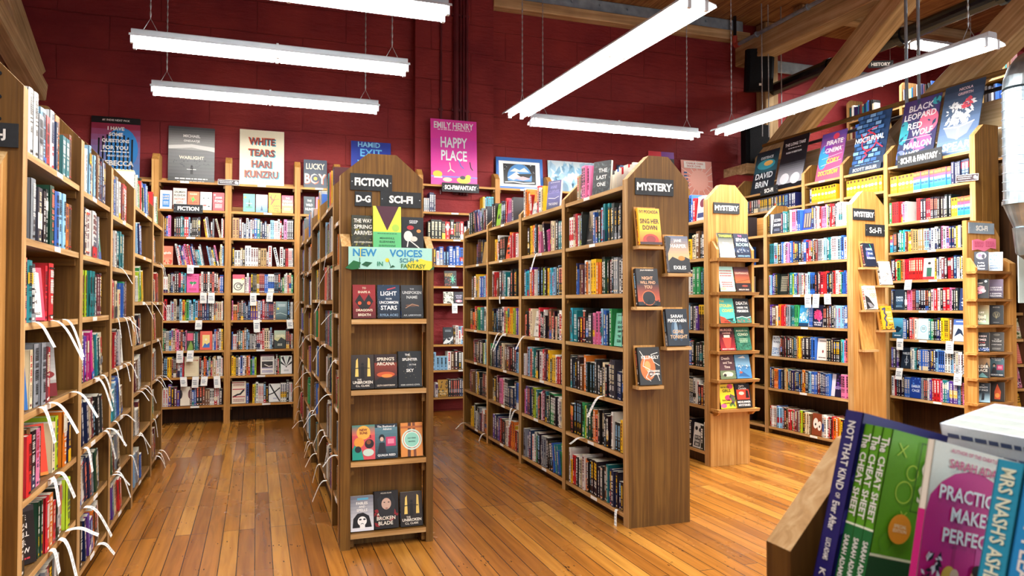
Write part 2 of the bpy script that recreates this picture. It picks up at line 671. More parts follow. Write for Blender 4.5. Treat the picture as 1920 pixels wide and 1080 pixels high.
# truss along the open side: top chord, two braces, guard boards, handrail
beam((7.48, 4.2, 5.46), (7.48, 10.0, 5.5), 0.3, 0.32, 'timber_z', 'z')
beam((7.54, 9.75, 3.5), (7.54, 6.05, 5.86), 0.28, 0.34, 'timber_z', 'z')
beam((7.54, 6.95, 3.5), (7.54, 4.0, 5.38), 0.28, 0.34, 'timber_z', 'z')
beam((7.95, 10.0, 3.0), (7.95, 10.0, 6.1), 0.25, 0.25, 'timber_z', 'z')
for z in (3.2, 3.52):
    beam((7.44, 5.3, z), (7.44, 9.55, z), 0.04, 0.3, 'plank_z', 'z')
beam((7.4, 5.3, 3.93), (7.4, 9.4, 3.93), 0.06, 0.05, 'wood_z', 'z')
beam((7.44, 5.3, 3.78), (7.44, 9.4, 3.78), 0.03, 0.045, 'rail', 'z')
beam((7.9, 9.2, 6.03), (11.4, 9.2, 6.03), 0.2, 0.16, 'timber_z', 'z')
beam((7.9, 7.2, 6.0), (11.4, 7.2, 6.0), 0.2, 0.22, 'timber_z', 'z')
beam((8.0, 10.05, 5.45), (10.5, 10.05, 5.45), 0.04, 0.2, 'steel', 'z')
# timbers high in the far left corner
beam((-2.5, 9.85, 4.15), (-2.85, 8.3, 6.0), 0.24, 0.26, 'timber_z', 'z')
beam((-2.42, 9.8, 3.95), (-2.6, 6.2, 5.1), 0.2, 0.22, 'timber_z', 'z')
beam((-2.9, 9.95, 3.0), (-2.9, 9.95, 6.1), 0.3, 0.3, 'timber_z', 'z')
struct(plain_box('trim_mezzanine_floor', (7.47, 11.59, 3.6, 10.149, 2.86, 2.99), 'timber_x'))
struct(plain_box('trim_mezzanine_front', (7.47, 7.62, 3.6, 10.149, 0.0, 2.855), 'backing'))

# pipes on the pillar
for px, r in ((2.42, 0.016), (2.63, 0.042), (2.705, 0.017), (2.75, 0.017), (2.795, 0.02)):
    mb = MB()
    mb.tube([(px, 9.995 - r, 3.02), (px, 9.995 - r, 6.1)], r, 10)
    for z in (4.2, 5.55):
        mb.box(px - r - 0.012, px + r + 0.012, 9.985 - r, 9.999, z, z + 0.03)
    o = mb.build('wall_pipe', 'red_pipe', smooth=False)
    tag(o, {0.016: 'thin burgundy pipe apart from the others on the pillar', 0.042: 'thick burgundy pipe running up the pillar behind the pink poster',
            0.017: 'thin burgundy pipe beside the thick pipe on the pillar' if px < 2.72 else 'thin burgundy pipe in the middle of the pillar trio',
            0.02: 'burgundy pipe at the outer side of the pillar trio'}[r], 'pipe', 'burgundy pipes on the pillar')


def pipe(name, path, r, mat, label, cat='pipe', n=10, extra=None, group=None):
    mb = MB()
    mb.tube(path, r, n)
    if extra:
        extra(mb)
    return tag(mb.build(name, mat, smooth=False), label, cat, group)


def rings(mb):
    for y in (9.3, 8.2, 7.2):
        mb.tube([(7.22, y, 5.62), (7.22, y + 0.03, 5.62)], 0.045, 10)


pipe('sprinkler_pipe', [(7.22, 9.75, 5.62), (7.22, 4.2, 5.62)], 0.03, 'conduit', 'blue-grey sprinkler pipe running under the ceiling beam', extra=rings)
pipe('pipe_elbow', [(7.22, 9.86, 5.78), (7.22, 9.86, 5.66), (7.22, 9.83, 5.62), (7.22, 9.752, 5.62)], 0.042, 'redfit', 'red elbow fitting at the end of the sprinkler pipe', 'fitting')
pipe('pipe_valve', [(7.22, 9.86, 6.1), (7.22, 9.86, 5.782)], 0.028, 'black_pipe', 'short black riser above the red pipe elbow')


def couplings(mb):
    for y in (8.6, 7.3, 5.9):
        mb.tube([(7.98, y, 5.0), (7.98, y + 0.09, 5.0)], 0.118, 14)


pipe('drain_pipe', [(7.98, 10.1, 5.0), (7.98, 4.0, 5.02)], 0.1, 'black_pipe', 'fat black drain pipe passing behind the timber braces', n=16, extra=couplings)
pipe('conduit', [(7.3, 6.66, 3.05), (7.3, 6.66, 6.1)], 0.019, 'conduit', 'pale vertical conduit further from the duct, by the braces')
pipe('conduit', [(7.3, 6.49, 3.05), (7.3, 6.49, 6.1)], 0.019, 'conduit', 'pale vertical conduit nearer to the duct, by the braces')
for x, lb in ((7.3, 'thin hanging rod nearest the burgundy wall'), (7.42, 'middle thin rod hanging in front of the black speakers'), (7.66, 'thin hanging rod beside the upper speaker')):
    pipe('hanging_rod', [(x, 9.3, 4.05), (x, 9.3, 6.1)], 0.009, 'chain', lb, 'rod', 6)


# ------------------------------------------------------------------ loudspeakers
def speaker(Mw, label):
    root = tag(empty('loudspeaker', Mw), label, 'speaker')
    w, d, h = 0.42, 0.34, 0.64
    mb = MB()
    mb.prism([(-w / 2, -0.1), (-w / 2 + 0.04, -0.14), (w / 2 - 0.04, -0.14), (w / 2, -0.1), (w / 2, 0.05), (w * 0.28, d - 0.14), (-w * 0.28, d - 0.14), (-w / 2, 0.05)], 0, h, 'z')
    mb.build('cabinet', 'speaker', root)
    mb = MB()
    mb.box(-w / 2 + 0.05, w / 2 - 0.05, -0.152, -0.139, 0.04, h - 0.05)
    mb.build('grille', 'speaker', root)
    mb = MB()
    mb.box(-0.018, 0.018, -0.157, -0.151, 0.08, 0.115)
    mb.build('badge', 'paper', root)
    mb = MB()
    mb.box(-0.03, 0.03, d - 0.15, d - 0.02, h * 0.45, h * 0.55)
    mb.build('bracket', 'rail', root)
    return root


speaker(Matrix.Translation((7.5, 9.66, 4.86)) @ Matrix.Rotation(R(-25), 4, 'Z') @ Matrix.Rotation(R(12), 4, 'X'), 'black loudspeaker tilted down under the ceiling beam')
speaker(frame(7.5, 9.75, 3.68, -8), 'black loudspeaker standing on a ledge in the wall corner')
plain_box('trim_corner_ledge', (7.2, 7.75, 9.55, 10.149, 3.52, 3.68), 'timber_x')
plain_box('trim_corner_box', (7.05, 7.42, 9.6, 10.149, 3.3, 3.5), 'wall')


# ------------------------------------------------------------------ ceiling lamps
def fixture(label, p0, p1, sections, chains=(0.06, 0.94), top=6.12):
    a, b = Vector(p0), Vector(p1)
    L = (b - a).length
    ang = math.atan2(b.y - a.y, b.x - a.x)
    root = tag(empty('ceiling_light', Matrix.Translation(a) @ Matrix.Rotation(ang, 4, 'Z')), label, 'lamp', 'hanging fluorescent lamps')
    mb = MB()
    mb.prism([(-0.055, 0.03), (0.055, 0.03), (0.055, 0.075), (0.045, 0.085), (-0.045, 0.085), (-0.055, 0.075)], 0, L)
    mb.box(L / 2 - 0.01, L / 2 + 0.01, -0.058, 0.058, 0.028, 0.09)
    mb.build('housing', 'white_metal', root)
    for s in (-1, 1):
        mb = MB()
        p = [(0.04, 0.03), (0.155, 0.005), (0.165, -0.012), (0.168, -0.01), (0.158, 0.01), (0.04, 0.036)]
        mb.prism([(s * y, z) for y, z in (p if s > 0 else p[::-1])], 0.0, L)
        mb.build('reflector_wing', 'white_metal', root)
    S = L / sections
    for k in range(sections):
        for s in (-1, 1):
            mb = MB()
            mb.tube([(k * S + 0.03, s * 0.075, -0.018), ((k + 1) * S - 0.03, s * 0.075, -0.018)], 0.024, 12)
            mb.build('lamp_tube', 'tube', root, smooth=True)
    for k in range(sections + 1):
        x = min(max(k * S, 0.012), L - 0.012)
        for s in (-1, 1):
            mb = MB()
            mb.box(x - 0.012, x + 0.012, s * 0.075 - 0.016, s * 0.075 + 0.016, -0.05, 0.03)
            mb.build('lamp_holder', 'white_metal', root)
    for f in chains:
        x = f * L
        mb = MB()
        mb.tube([(x - 0.06, 0, 0.085), (x, 0, 0.2), (x + 0.06, 0, 0.085)], 0.004, 5)
        H = top - a.z
        n = int((H - 0.2) / 0.035)
        path = [(x, 0, 0.2 + (H - 0.2) * i / n) for i in range(n + 1)]
        mb.tube(path, [0.0095 if i % 2 else 0.004 for i in range(n + 1)], 5)
        mb.build('chain', 'chain', root)
    return root


fixture('hanging lamp cut off by the top edge, over the middle aisle', (-0.95, 5.42, 3.72), (1.36, 5.42, 3.72), 2)
fixture('second hanging lamp, spanning the burgundy wall above the posters', (-1.0, 6.8, 3.7), (1.32, 6.8, 3.7), 2)
fixture('lowest hanging lamp, just above the row of posters on the back wall', (-1.03, 8.3, 3.7), (1.28, 8.3, 3.7), 2)
fixture('long diagonal lamp above the big mystery bookcase', (3.04, 4.58, 3.7), (2.84, 8.04, 3.7), 3)
fixture('short lamp meeting the far end of the diagonal one', (3.13, 8.25, 3.7), (5.43, 8.25, 3.7), 2)
fixture('long lamp in front of the timber braces', (5.84, 4.46, 3.7), (5.62, 7.98, 3.7), 3)
fixture('distant lamp glimpsed on the upper floor behind the black pipe', (9.35, 8.4, 5.42), (10.6, 8.4, 5.42), 1)

# ------------------------------------------------------------------ bookcases
CASES = {}


def bookcase(key, label, Mw, W, ups, bays, sh, pk, double=True, cham=0.155, edge='edge', near=1, phrase='', end=None,
             endmat='wood_z', shelfmat='wood_x', upmat='wood_z', back=True, toe=0.05, cleats=True, back_z=None, labels=True, y0=0.0, deep=None):
    root = tag(empty('bookcase', Mw), label, 'bookcase')
    if double:
        prof = [(0, 0), (W, 0), (W, sh), (W - cham, pk), (cham, pk), (0, sh)]
    else:
        prof = [(0, 0), (W, 0), (W, pk), (cham, pk), (0, sh)]
    n = len(prof)
    for k, (a, b) in enumerate(ups):
        mb = MB()
        mb.prism([(y + y0, z) for y, z in prof], a, b, 'x', side_mi=[0] * (n - 3) + [1] * 3)
        # side order: bottom, ..., chamfer, front edge
        nm = 'end_panel' if end is not None and k == end else 'upright'
        if nm == 'end_panel':
            mb = MB()
            q = 0.3 * W
            fp = [(0, 0), (q - 0.001, 0), (q - 0.001, pk), (cham, pk), (0, sh)] if cham < q else [(0, 0), (q - 0.001, 0), (q - 0.001, sh + (pk - sh) * q / cham), (0, sh)]
            mb.prism(fp, a, b, 'x', side_mi=[0] * (len(fp) - 2) + [1] * 2)
            bp = [(q + 0.001, 0), (W, 0), (W, sh), (W - cham, pk), (q + 0.001, pk)] if cham < q else [(q + 0.001, 0), (W, 0), (W, sh), (W - cham, pk), (cham, pk), (q + 0.001, sh + (pk - sh) * q / cham)]
            if not double:
                bp = [(q + 0.001, 0), (W, 0), (W, pk), (cham if cham > q else q + 0.001, pk)] + ([(q + 0.001, sh + (pk - sh) * q / cham)] if cham > q else [])
            mb.prism(bp, a, b, 'x', side_mi=[0] * (len(bp) - 2) + [1] * 2)
        mb.build(nm, [endmat if nm == 'end_panel' else upmat, edge + '_z'], root, occ=True)
    for (a, b, zs) in bays:
        for z in zs:
            mb = MB()
            dp = W if deep is None else deep
            mb.box(a + 0.001, b - 0.001, 0.006, dp - 0.006, z - 0.028, z, mi=[0, 0, 1, 0, 1, 0])
            s = mb.build('shelf', [shelfmat, edge + '_x'], root, occ=True)
            if cleats:
                for x0, x1 in ((a + 0.001, a + 0.022), (b - 0.022, b - 0.001)):
                    mb = MB()
                    mb.box(x0, x1, 0.02, min(dp, W) * (0.47 if double else 0.9), z - 0.068, z - 0.029)
                    mb.build('shelf_cleat', 'wood_y', s)
            if labels and rng.random() < 0.8:
                c = a + (b - a) * rng.uniform(0.38, 0.6)
                mb = MB()
                mb.box(c - 0.05, c + 0.05, 0.0025, 0.0055, z - 0.025, z - 0.003)
                mb.build('shelf_label', 'paper', s)
    x0, x1 = ups[0][0], ups[-1][1]
    zt = max(max(z) for _, _, z in bays)
    zb = min(min(z) for _, _, z in bays)
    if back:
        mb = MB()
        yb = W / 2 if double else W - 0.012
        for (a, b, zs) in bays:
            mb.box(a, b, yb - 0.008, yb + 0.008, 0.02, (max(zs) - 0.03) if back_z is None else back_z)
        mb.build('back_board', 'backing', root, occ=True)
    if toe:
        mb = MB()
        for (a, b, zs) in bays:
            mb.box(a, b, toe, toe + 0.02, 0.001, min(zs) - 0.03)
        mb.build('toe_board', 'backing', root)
    CASES[key] = dict(root=root, M=Mw, bays=bays, W=W, near=near, phrase=phrase, double=double)
    return root


A7 = [.10, .40, .72, 1.06, 1.42, 1.757, 2.10]
bookcase('L', 'long brown wooden bookcase signed with a hand-lettered J, running to the back wall', frame(-.855, 3.28, 0, 90), 0.47,
         [(0, .06), (.99, 1.06), (1.82, 1.885), (2.70, 2.78), (3.74, 3.81), (4.49, 4.55)],
         [(.06, .99, A7), (1.06, 1.82, [.1, .41, .73, 1.075, 1.425, 1.755, 2.09]), (1.885, 2.70, [.1, .4, .74, 1.08, 1.40, 1.73, 2.06]),
          (2.78, 3.74, [.1, .48, .82, 1.17, 1.51, 1.875, 2.23]), (3.81, 4.49, [.1, .47, .81, 1.17, 1.51, 1.86, 2.22])],
         2.34, 2.5, near=0, end=0, phrase='letter-J case')
M7 = [.08, .475, .83, 1.195, 1.565, 1.94, 2.30]
bookcase('M', 'tall brown bookcase with a wide end panel signed MYSTERY and five slanted book holders', frame(2.345, 8.52, 0, -90), 0.47,
         [(0, .05), (.95, 1.0), (1.98, 2.045), (3.02, 3.08), (4.07, 4.145)],
         [(.05, .95, M7), (1.0, 1.98, M7), (2.045, 3.02, M7), (3.08, 4.07, M7)],
         2.335, 2.5, near=1, end=4, phrase='big MYSTERY case', cham=0.16)
F7a = [.2, .52, .86, 1.19, 1.52, 1.86, 2.2]
F7b = [.24, .525, .82, 1.13, 1.43, 1.745, 2.03]
bookcase('F', 'brown bookcase whose end rack carries the green paper banner', frame(.49, 9.3, 0, -90), 0.52,
         [(0, .05), (.98, 1.03), (2.1, 2.15), (3.04, 3.1), (4.15, 4.21), (4.57, 4.64)],
         [(.05, .98, F7a), (1.03, 2.1, [z - .04 for z in F7a]), (2.15, 3.04, [z + .01 for z in F7a]), (3.1, 4.15, F7a), (4.21, 4.57, F7b)],
         2.30, 2.445, near=1, end=5, phrase='green-banner case', cham=0.17)
M27 = [.12, .54, .9, 1.24, 1.58, 1.92, 2.28]
bookcase('N', 'lighter brown bookcase with a two-column display rack on its end, signed MYSTERY', frame(3.94, 9.2, 0, -90), 0.44,
         [(0, .05), (1.1, 1.15), (2.2, 2.25), (3.33, 3.40)], [(.05, 1.1, M27), (1.15, 2.2, M27), (2.25, 3.33, M27)],
         2.46, 2.605, near=1, end=3, phrase='rack-ended MYSTERY case', endmat='pine_z', cham=0.14)
T7 = [.08, .523, .888, 1.24, 1.593, 1.95, 2.295]
bookcase('T', 'pale pine bookcase standing askew, its end panel signed Mystery and Sci-Fi', frame(5.466, 9.043, 0, -86.25), 0.45,
         [(0, .05), (.9, .95), (1.93, 1.985), (3.13, 3.20)], [(.05, .9, T7), (.95, 1.93, T7), (1.985, 3.13, T7)],
         2.5, 2.64, near=1, end=3, phrase='askew pine case', endmat='pine_z', upmat='wood_z', cham=0.15)
R9 = [.44, .76, 1.095, 1.42, 1.756, 2.08, 2.413, 2.755, 3.07]
R9b = [.44, .76, 1.095, 1.42, 1.756, 2.08, 2.45, 2.81, 3.08]
bookcase('R', 'very tall bookcase against the railing, full of matching series books with posters on top', frame(6.82, 9.3, 0, -88.5), 0.34,
         [(0, .05), (1.36, 1.415), (2.02, 2.075), (2.68, 2.735), (3.75, 3.81)],
         [(.05, 1.36, R9b), (1.415, 2.02, R9b), (2.075, 2.68, R9b), (2.735, 3.75, R9)],
         3.22, 3.34, double=False, near=1, end=4, phrase='railing-side case', toe=0.2, cham=0.13)
B9 = [.235, .59, .915, 1.285, 1.625, 1.965, 2.315, 2.65, 3.0]
G9 = [.21, .58, .93, 1.49, 1.73, 2.02, 2.38, 2.75, 3.13]
XB = [(.55, .62), (1.385, 1.465), (2.22, 2.295), (3.055, 3.125), (3.555, 3.635), (4.665, 4.735), (5.77, 5.84), (6.57, 6.64), (7.72, 7.79), (8.88, 8.95)]
bookcase('B', 'bookcase lining the burgundy wall, its posts rising above the shelves between the posters', frame(-2.6, 9.82, 0, 0), 0.325, XB,
         [(.62, 1.385, B9), (1.465, 2.22, B9), (2.295, 3.055, B9), (3.125, 3.555, B9), (3.635, 4.665, B9), (4.735, 5.77, G9), (5.84, 6.57, G9), (6.64, 7.72, G9), (7.79, 8.88, G9)],
         3.25, 3.34, double=False, near=0, phrase='burgundy-wall case', toe=0.27, back=False, cham=0.1, edge='pine', upmat='pine_z')
mb = MB()
for a, b in [(XB[i][1], XB[i + 1][0]) for i in range(9)]:
    z = 3.13 if a > 4.7 else 3.0
    mb.box(a, b, 0.3, 0.318, z, z + 0.07)
    if 4.7 < a < 5 or 2.2 < a < 2.5:
        mb.box(a, b, 0.3, 0.318, 2.65 if a < 4 else 2.75, 2.74 if a < 4 else 2.86)
mb.build('back_rail', 'pine_x', CASES['B']['root'])
bookcase('Z', 'dim bookcase on the upper floor behind the handrail', frame(9.6, 10.0, 2.99, -90), 0.3,
         [(0, .05), (1.1, 1.15), (2.2, 2.25), (3.4, 3.45)], [(.05, 1.1, [.15, .5, .9, 1.3, 1.62]), (1.15, 2.2, [.15, .5, .9, 1.3, 1.62]), (2.25, 3.4, [.15, .5, .9, 1.3, 1.62])],
         1.95, 2.0, double=False, near=1, cleats=False, labels=False, phrase='upper-floor case', cham=0.05)
# a low rack of face-out books beyond the star placard
bookcase('X', 'narrow display bookcase of face-out books below the star placard', frame(7.32, 5.42, 0, -4), 0.26,
         [(0, .04), (.86, .9)], [(.04, .86, [.35, .62, .87, 1.13, 1.4])], 1.6, 1.66, double=False, near=0, cleats=False, labels=False, phrase='star-placard rack', cham=0.06, shelfmat='pine_x', upmat='pine_z')


# ------------------------------------------------------------------ books: printed covers
class Clip:
    """Keeps every printed shape inside the sheet it is printed on."""

    def __init__(self, mb, w, h):
        self.mb, self.w, self.h = mb, w, h

    def face(self, pts, col, mi, T):
        self.mb.face([(min(max(p[0], 0), self.w), 0, min(max(p[2], 0), self.h)) for p in pts], col, mi, T)


def ops_draw(mb0, ops, w, h, T, base=0.0004, step=0.00022):
    """Cover art in a w x h field; T's x runs along the width, z up, facing -y."""
    lay = base
    mb = Clip(mb0, w, h)
    for op in ops:
        k = op[0]
        L = T @ Matrix.Translation((0, -lay, 0))
        lay += step
        if k == 'r':
            _, x0, y0, x1, y1, c = op
            mb.face([(x0 * w, 0, y0 * h), (x1 * w, 0, y0 * h), (x1 * w, 0, y1 * h), (x0 * w, 0, y1 * h)], colr(c), 0, L)
        elif k == 'e':
            _, cx, cy, rx, ry, c = op
            n = 22
            mb.face([((cx + rx * math.cos(2 * math.pi * i / n)) * w, 0, cy * h + ry * w * math.sin(2 * math.pi * i / n)) for i in range(n)], colr(c), 0, L)
        elif k == 'o':
            _, cx, cy, rx, tk, c = op
            n = 26
            for i in range(n):
                a0, a1 = 2 * math.pi * i / n, 2 * math.pi * (i + 1) / n
                q = [(rx, a0), (rx, a1), (rx - tk, a1), (rx - tk, a0)]
                mb.face([(cx * w + r_ * w * math.cos(a), 0, cy * h + r_ * w * math.sin(a)) for r_, a in q], colr(c), 0, L)
        elif k == 'p':
            P = op[1]
            mb.face([(P[i] * w, 0, P[i + 1] * h) for i in range(0, len(P), 2)], colr(op[2]), 0, L)
        elif k == 'l':
            _, P, tk, c = op
            for i in range(0, len(P) - 2, 2):
                a = Vector((P[i] * w, 0, P[i + 1] * h))
                b = Vector((P[i + 2] * w, 0, P[i + 3] * h))
                d = (b - a)
                if d.length < 1e-6:
                    continue
                nrm = Vector((-d.z, 0, d.x)).normalized() * (tk * w / 2)
                e = d.normalized() * (tk * w * 0.25)
                mb.face([a - nrm - e, b - nrm + e, b + nrm + e, a + nrm - e], colr(c), 0, L)
        elif k == 'g':
            _, y0, y1, c0, c1 = op
            a, b = colr(c0), colr(c1)
            n = 10
            for i in range(n):
                t = (i + 0.5) / n
                cc = tuple(a[j] * (1 - t) + b[j] * t for j in range(3))
                z0, z1 = y0 + (y1 - y0) * i / n, y0 + (y1 - y0) * (i + 1) / n
                mb.face([(0, 0, z0 * h), (w, 0, z0 * h), (w, 0, z1 * h), (0, 0, z1 * h)], cc, 0, L)
        elif k == 't':
            s, cx, cy, hh, c = op[1:6]
            mw = (op[6] if len(op) > 6 else 0.9) * w
            put_text(mb0, s, L @ Matrix.Translation((cx * w, 0, cy * h)), hh * h, colr(c), mw, op[7] if len(op) > 7 else 0.022)
        elif k == 'x':            # a block of fine print: short bars
            _, x0, y0, x1, y1, rows, c = op
            rr = random.Random(int(x0 * 997 + y0 * 131 + rows))
            for i in range(rows):
                z1 = y1 - (y1 - y0) * i / rows
                z0 = z1 - (y1 - y0) / rows * 0.5
                a = x0
                while a < x1 - 0.02:
                    b = min(x1, a + rr.uniform(0.03, 0.11))
                    mb.face([(a * w, 0, z0 * h), (b * w, 0, z0 * h), (b * w, 0, z1 * h), (a * w, 0, z1 * h)], colr(c), 0, L)
                    a = b + 0.018
        elif k == 's':            # scattered flecks
            _, x0, y0, x1, y1, cnt, sz, c, seed = op
            rr = random.Random(seed)
            for i in range(cnt):
                cx, cy = rr.uniform(x0, x1), rr.uniform(y0, y1)
                s_ = sz * rr.uniform(0.5, 1.3)
                a = rr.uniform(0, 3.1)
                mb.face([(cx * w + s_ * w * math.cos(a + t) * (1 if j % 2 else 0.45), 0, cy * h + s_ * w * math.sin(a + t) * (1 if j % 2 else 0.45)) for j, t in enumerate((0, 1.57, 3.14, 4.71))], colr(c), 0, L)


# local frame of a book: spine at x = 0, front cover at y = 0 (facing -y), foot at z = 0
def book_shell(mb, w, h, th, col, T=None, hard=False):
    b = 0.0032 if hard else 0.0014
    mb.box(0, w, 0, b, 0, h, col, 0, T)
    mb.box(0, w, th - b, th, 0, h, col, 0, T)
    if hard:
        n = 5
        pts = [(-0.004 * math.sin(math.pi * i / n), th * i / n) for i in range(n + 1)]
        poly = pts + [(b, th), (b, 0)]
        mb.prism([(x, y) for x, y in poly][::-1], 0, h, 'z', col, 0, None, T)
    else:
        mb.box(0, b, 0, th, 0, h, col, 0, T)


def book_pages(mb, w, h, th, T=None, hard=False):
    b = 0.0032 if hard else 0.0014
    i = 0.004 if hard else 0.0006
    mb.box(b, w - i, b, th - b, i, h - i, PAL['w'], 0, T)


def contrast(c, rr):
    return colr(rr.choice('kknxr')) if lum(c) > 0.3 else colr(rr.choice('wwwwiysa' if lum(c) < 0.08 else 'wwwikk'))


def spine_art(mb, ch, h, th, col, rr, T, fine, hard=False):
    """Printed spine: bands, a title run, an author run, a publisher dot. The spine faces -x."""
    def q(y0, y1, z0, z1, c, lay):
        x = -0.0005 - lay * 0.0003 - (0.0042 if hard else 0)
        mb.face([(x, y1 * th, z0 * h), (x, y0 * th, z0 * h), (x, y0 * th, z1 * h), (x, y1 * th, z1 * h)], c, 0, T)
    if ch == 'Y':
        q(0, 1, 0, 0.16, colr('#d99a18'), 0)
        q(0.2, 0.8, 0.82, 0.97, colr('#5a3a10'), 1)
        for k in range(5):
            t = (k + 0.5) / 5
            hw = 0.42 * math.sqrt(max(0, 1 - (2 * t - 1) ** 2))
            q(0.5 - hw, 0.5 + hw, 0.42 + 0.17 * k / 5, 0.42 + 0.17 * (k + 1) / 5, colr('w'), 1)
        q(0.25, 0.75, 0.2, 0.3, colr('#e8b84a'), 1)
        return
    if ch == 'B':
        q(0, 1, 0.72, 1.0, colr('#ee5a34'), 0)
        q(0, 1, 0.58, 0.72, colr('#dd4a76'), 0)
        q(0, 1, 0, 0.22, colr('#1f8a96'), 0)
        q(0.1, 0.9, 0.45, 0.55, colr('#e2ecf6'), 1)
        q(0.2, 0.9, 0.32, 0.38, colr('#1a3a78'), 1)
        q(0.15, 0.85, 0.8, 0.9, colr('#f6b24a'), 1)
        return
    c = contrast(col, rr)
    st = rr.random()
    if st < 0.22:
        bc = colr(rr.choice('wkryietnb'))
        z0 = rr.choice((0.0, 0.62, 0.25))
        q(0, 1, z0, z0 + rr.uniform(0.14, 0.36), bc, 0)
    elif st < 0.34:
        bc = colr(rr.choice('wkroi'))
        q(0, 1, 0.9, 0.93, bc, 0)
        q(0, 1, 0.08, 0.1, bc, 0)
    hw = rr.uniform(0.18, 0.34)

    def run(z1, z0, cc, hw_):
        z = z1
        while z > z0:
            d = (rr.uniform(0.012, 0.026) if fine else rr.uniform(0.05, 0.11))
            q(0.5 - hw_ * rr.uniform(0.75, 1), 0.5 + hw_, max(z0, z - d), z, cc, 2)
            z -= d + (0.009 if fine else 0.018)
            if fine and rr.random() < 0.16:
                z -= 0.03
    t1 = rr.uniform(0.86, 0.95)
    t0 = rr.uniform(0.36, 0.5)
    c2 = c if rr.random() < 0.6 else contrast(col, rr)
    run(t1, t0, c, hw)
    run(t0 - 0.05, max(0.14, t0 - 0.05 - rr.uniform(0.12, 0.25)), c2, hw * 0.62)
    q(0.3, 0.7, 0.04, 0.08, c2, 2)


BOOKS = []          # every book of every shelf, before it is settled which are built one by one
ORD = ['first', 'second', 'third', 'fourth', 'fifth', 'sixth', 'seventh', 'eighth', 'ninth', 'tenth', 'eleventh', 'twelfth', 'thirteenth',
       'fourteenth', 'fifteenth', 'sixteenth', 'seventeenth', 'eighteenth', 'nineteenth', 'twentieth', 'twenty-first', 'twenty-second',
       'twenty-third', 'twenty-fourth', 'twenty-fifth', 'twenty-sixth', 'twenty-seventh', 'twenty-eighth', 'twenty-ninth', 'thirtieth'] + ['thirty-%s' % s for s in
       'first second third fourth fifth sixth seventh eighth ninth'.split()] + ['fortieth'] + ['forty-%s' % s for s in 'first second third fourth fifth sixth seventh eighth ninth'.split()] + ['fiftieth'] * 12


def parse(spec):
    out, i = [], 0
    while i < len(spec):
        ch = spec[i]
        if ch == '{':
            j = spec.index('}', i)
            out.append(('face', spec[i + 1:j]))
            i = j + 1
            continue
        if ch == ' ':
            i += 1
            continue
        out.append(('gap', 0) if ch == '_' else ('lean', 1) if ch == '/' else ('lean', -1) if ch == '\\' else ('lean', 0) if ch == '|' else ('book', ch))
        i += 1
    return out


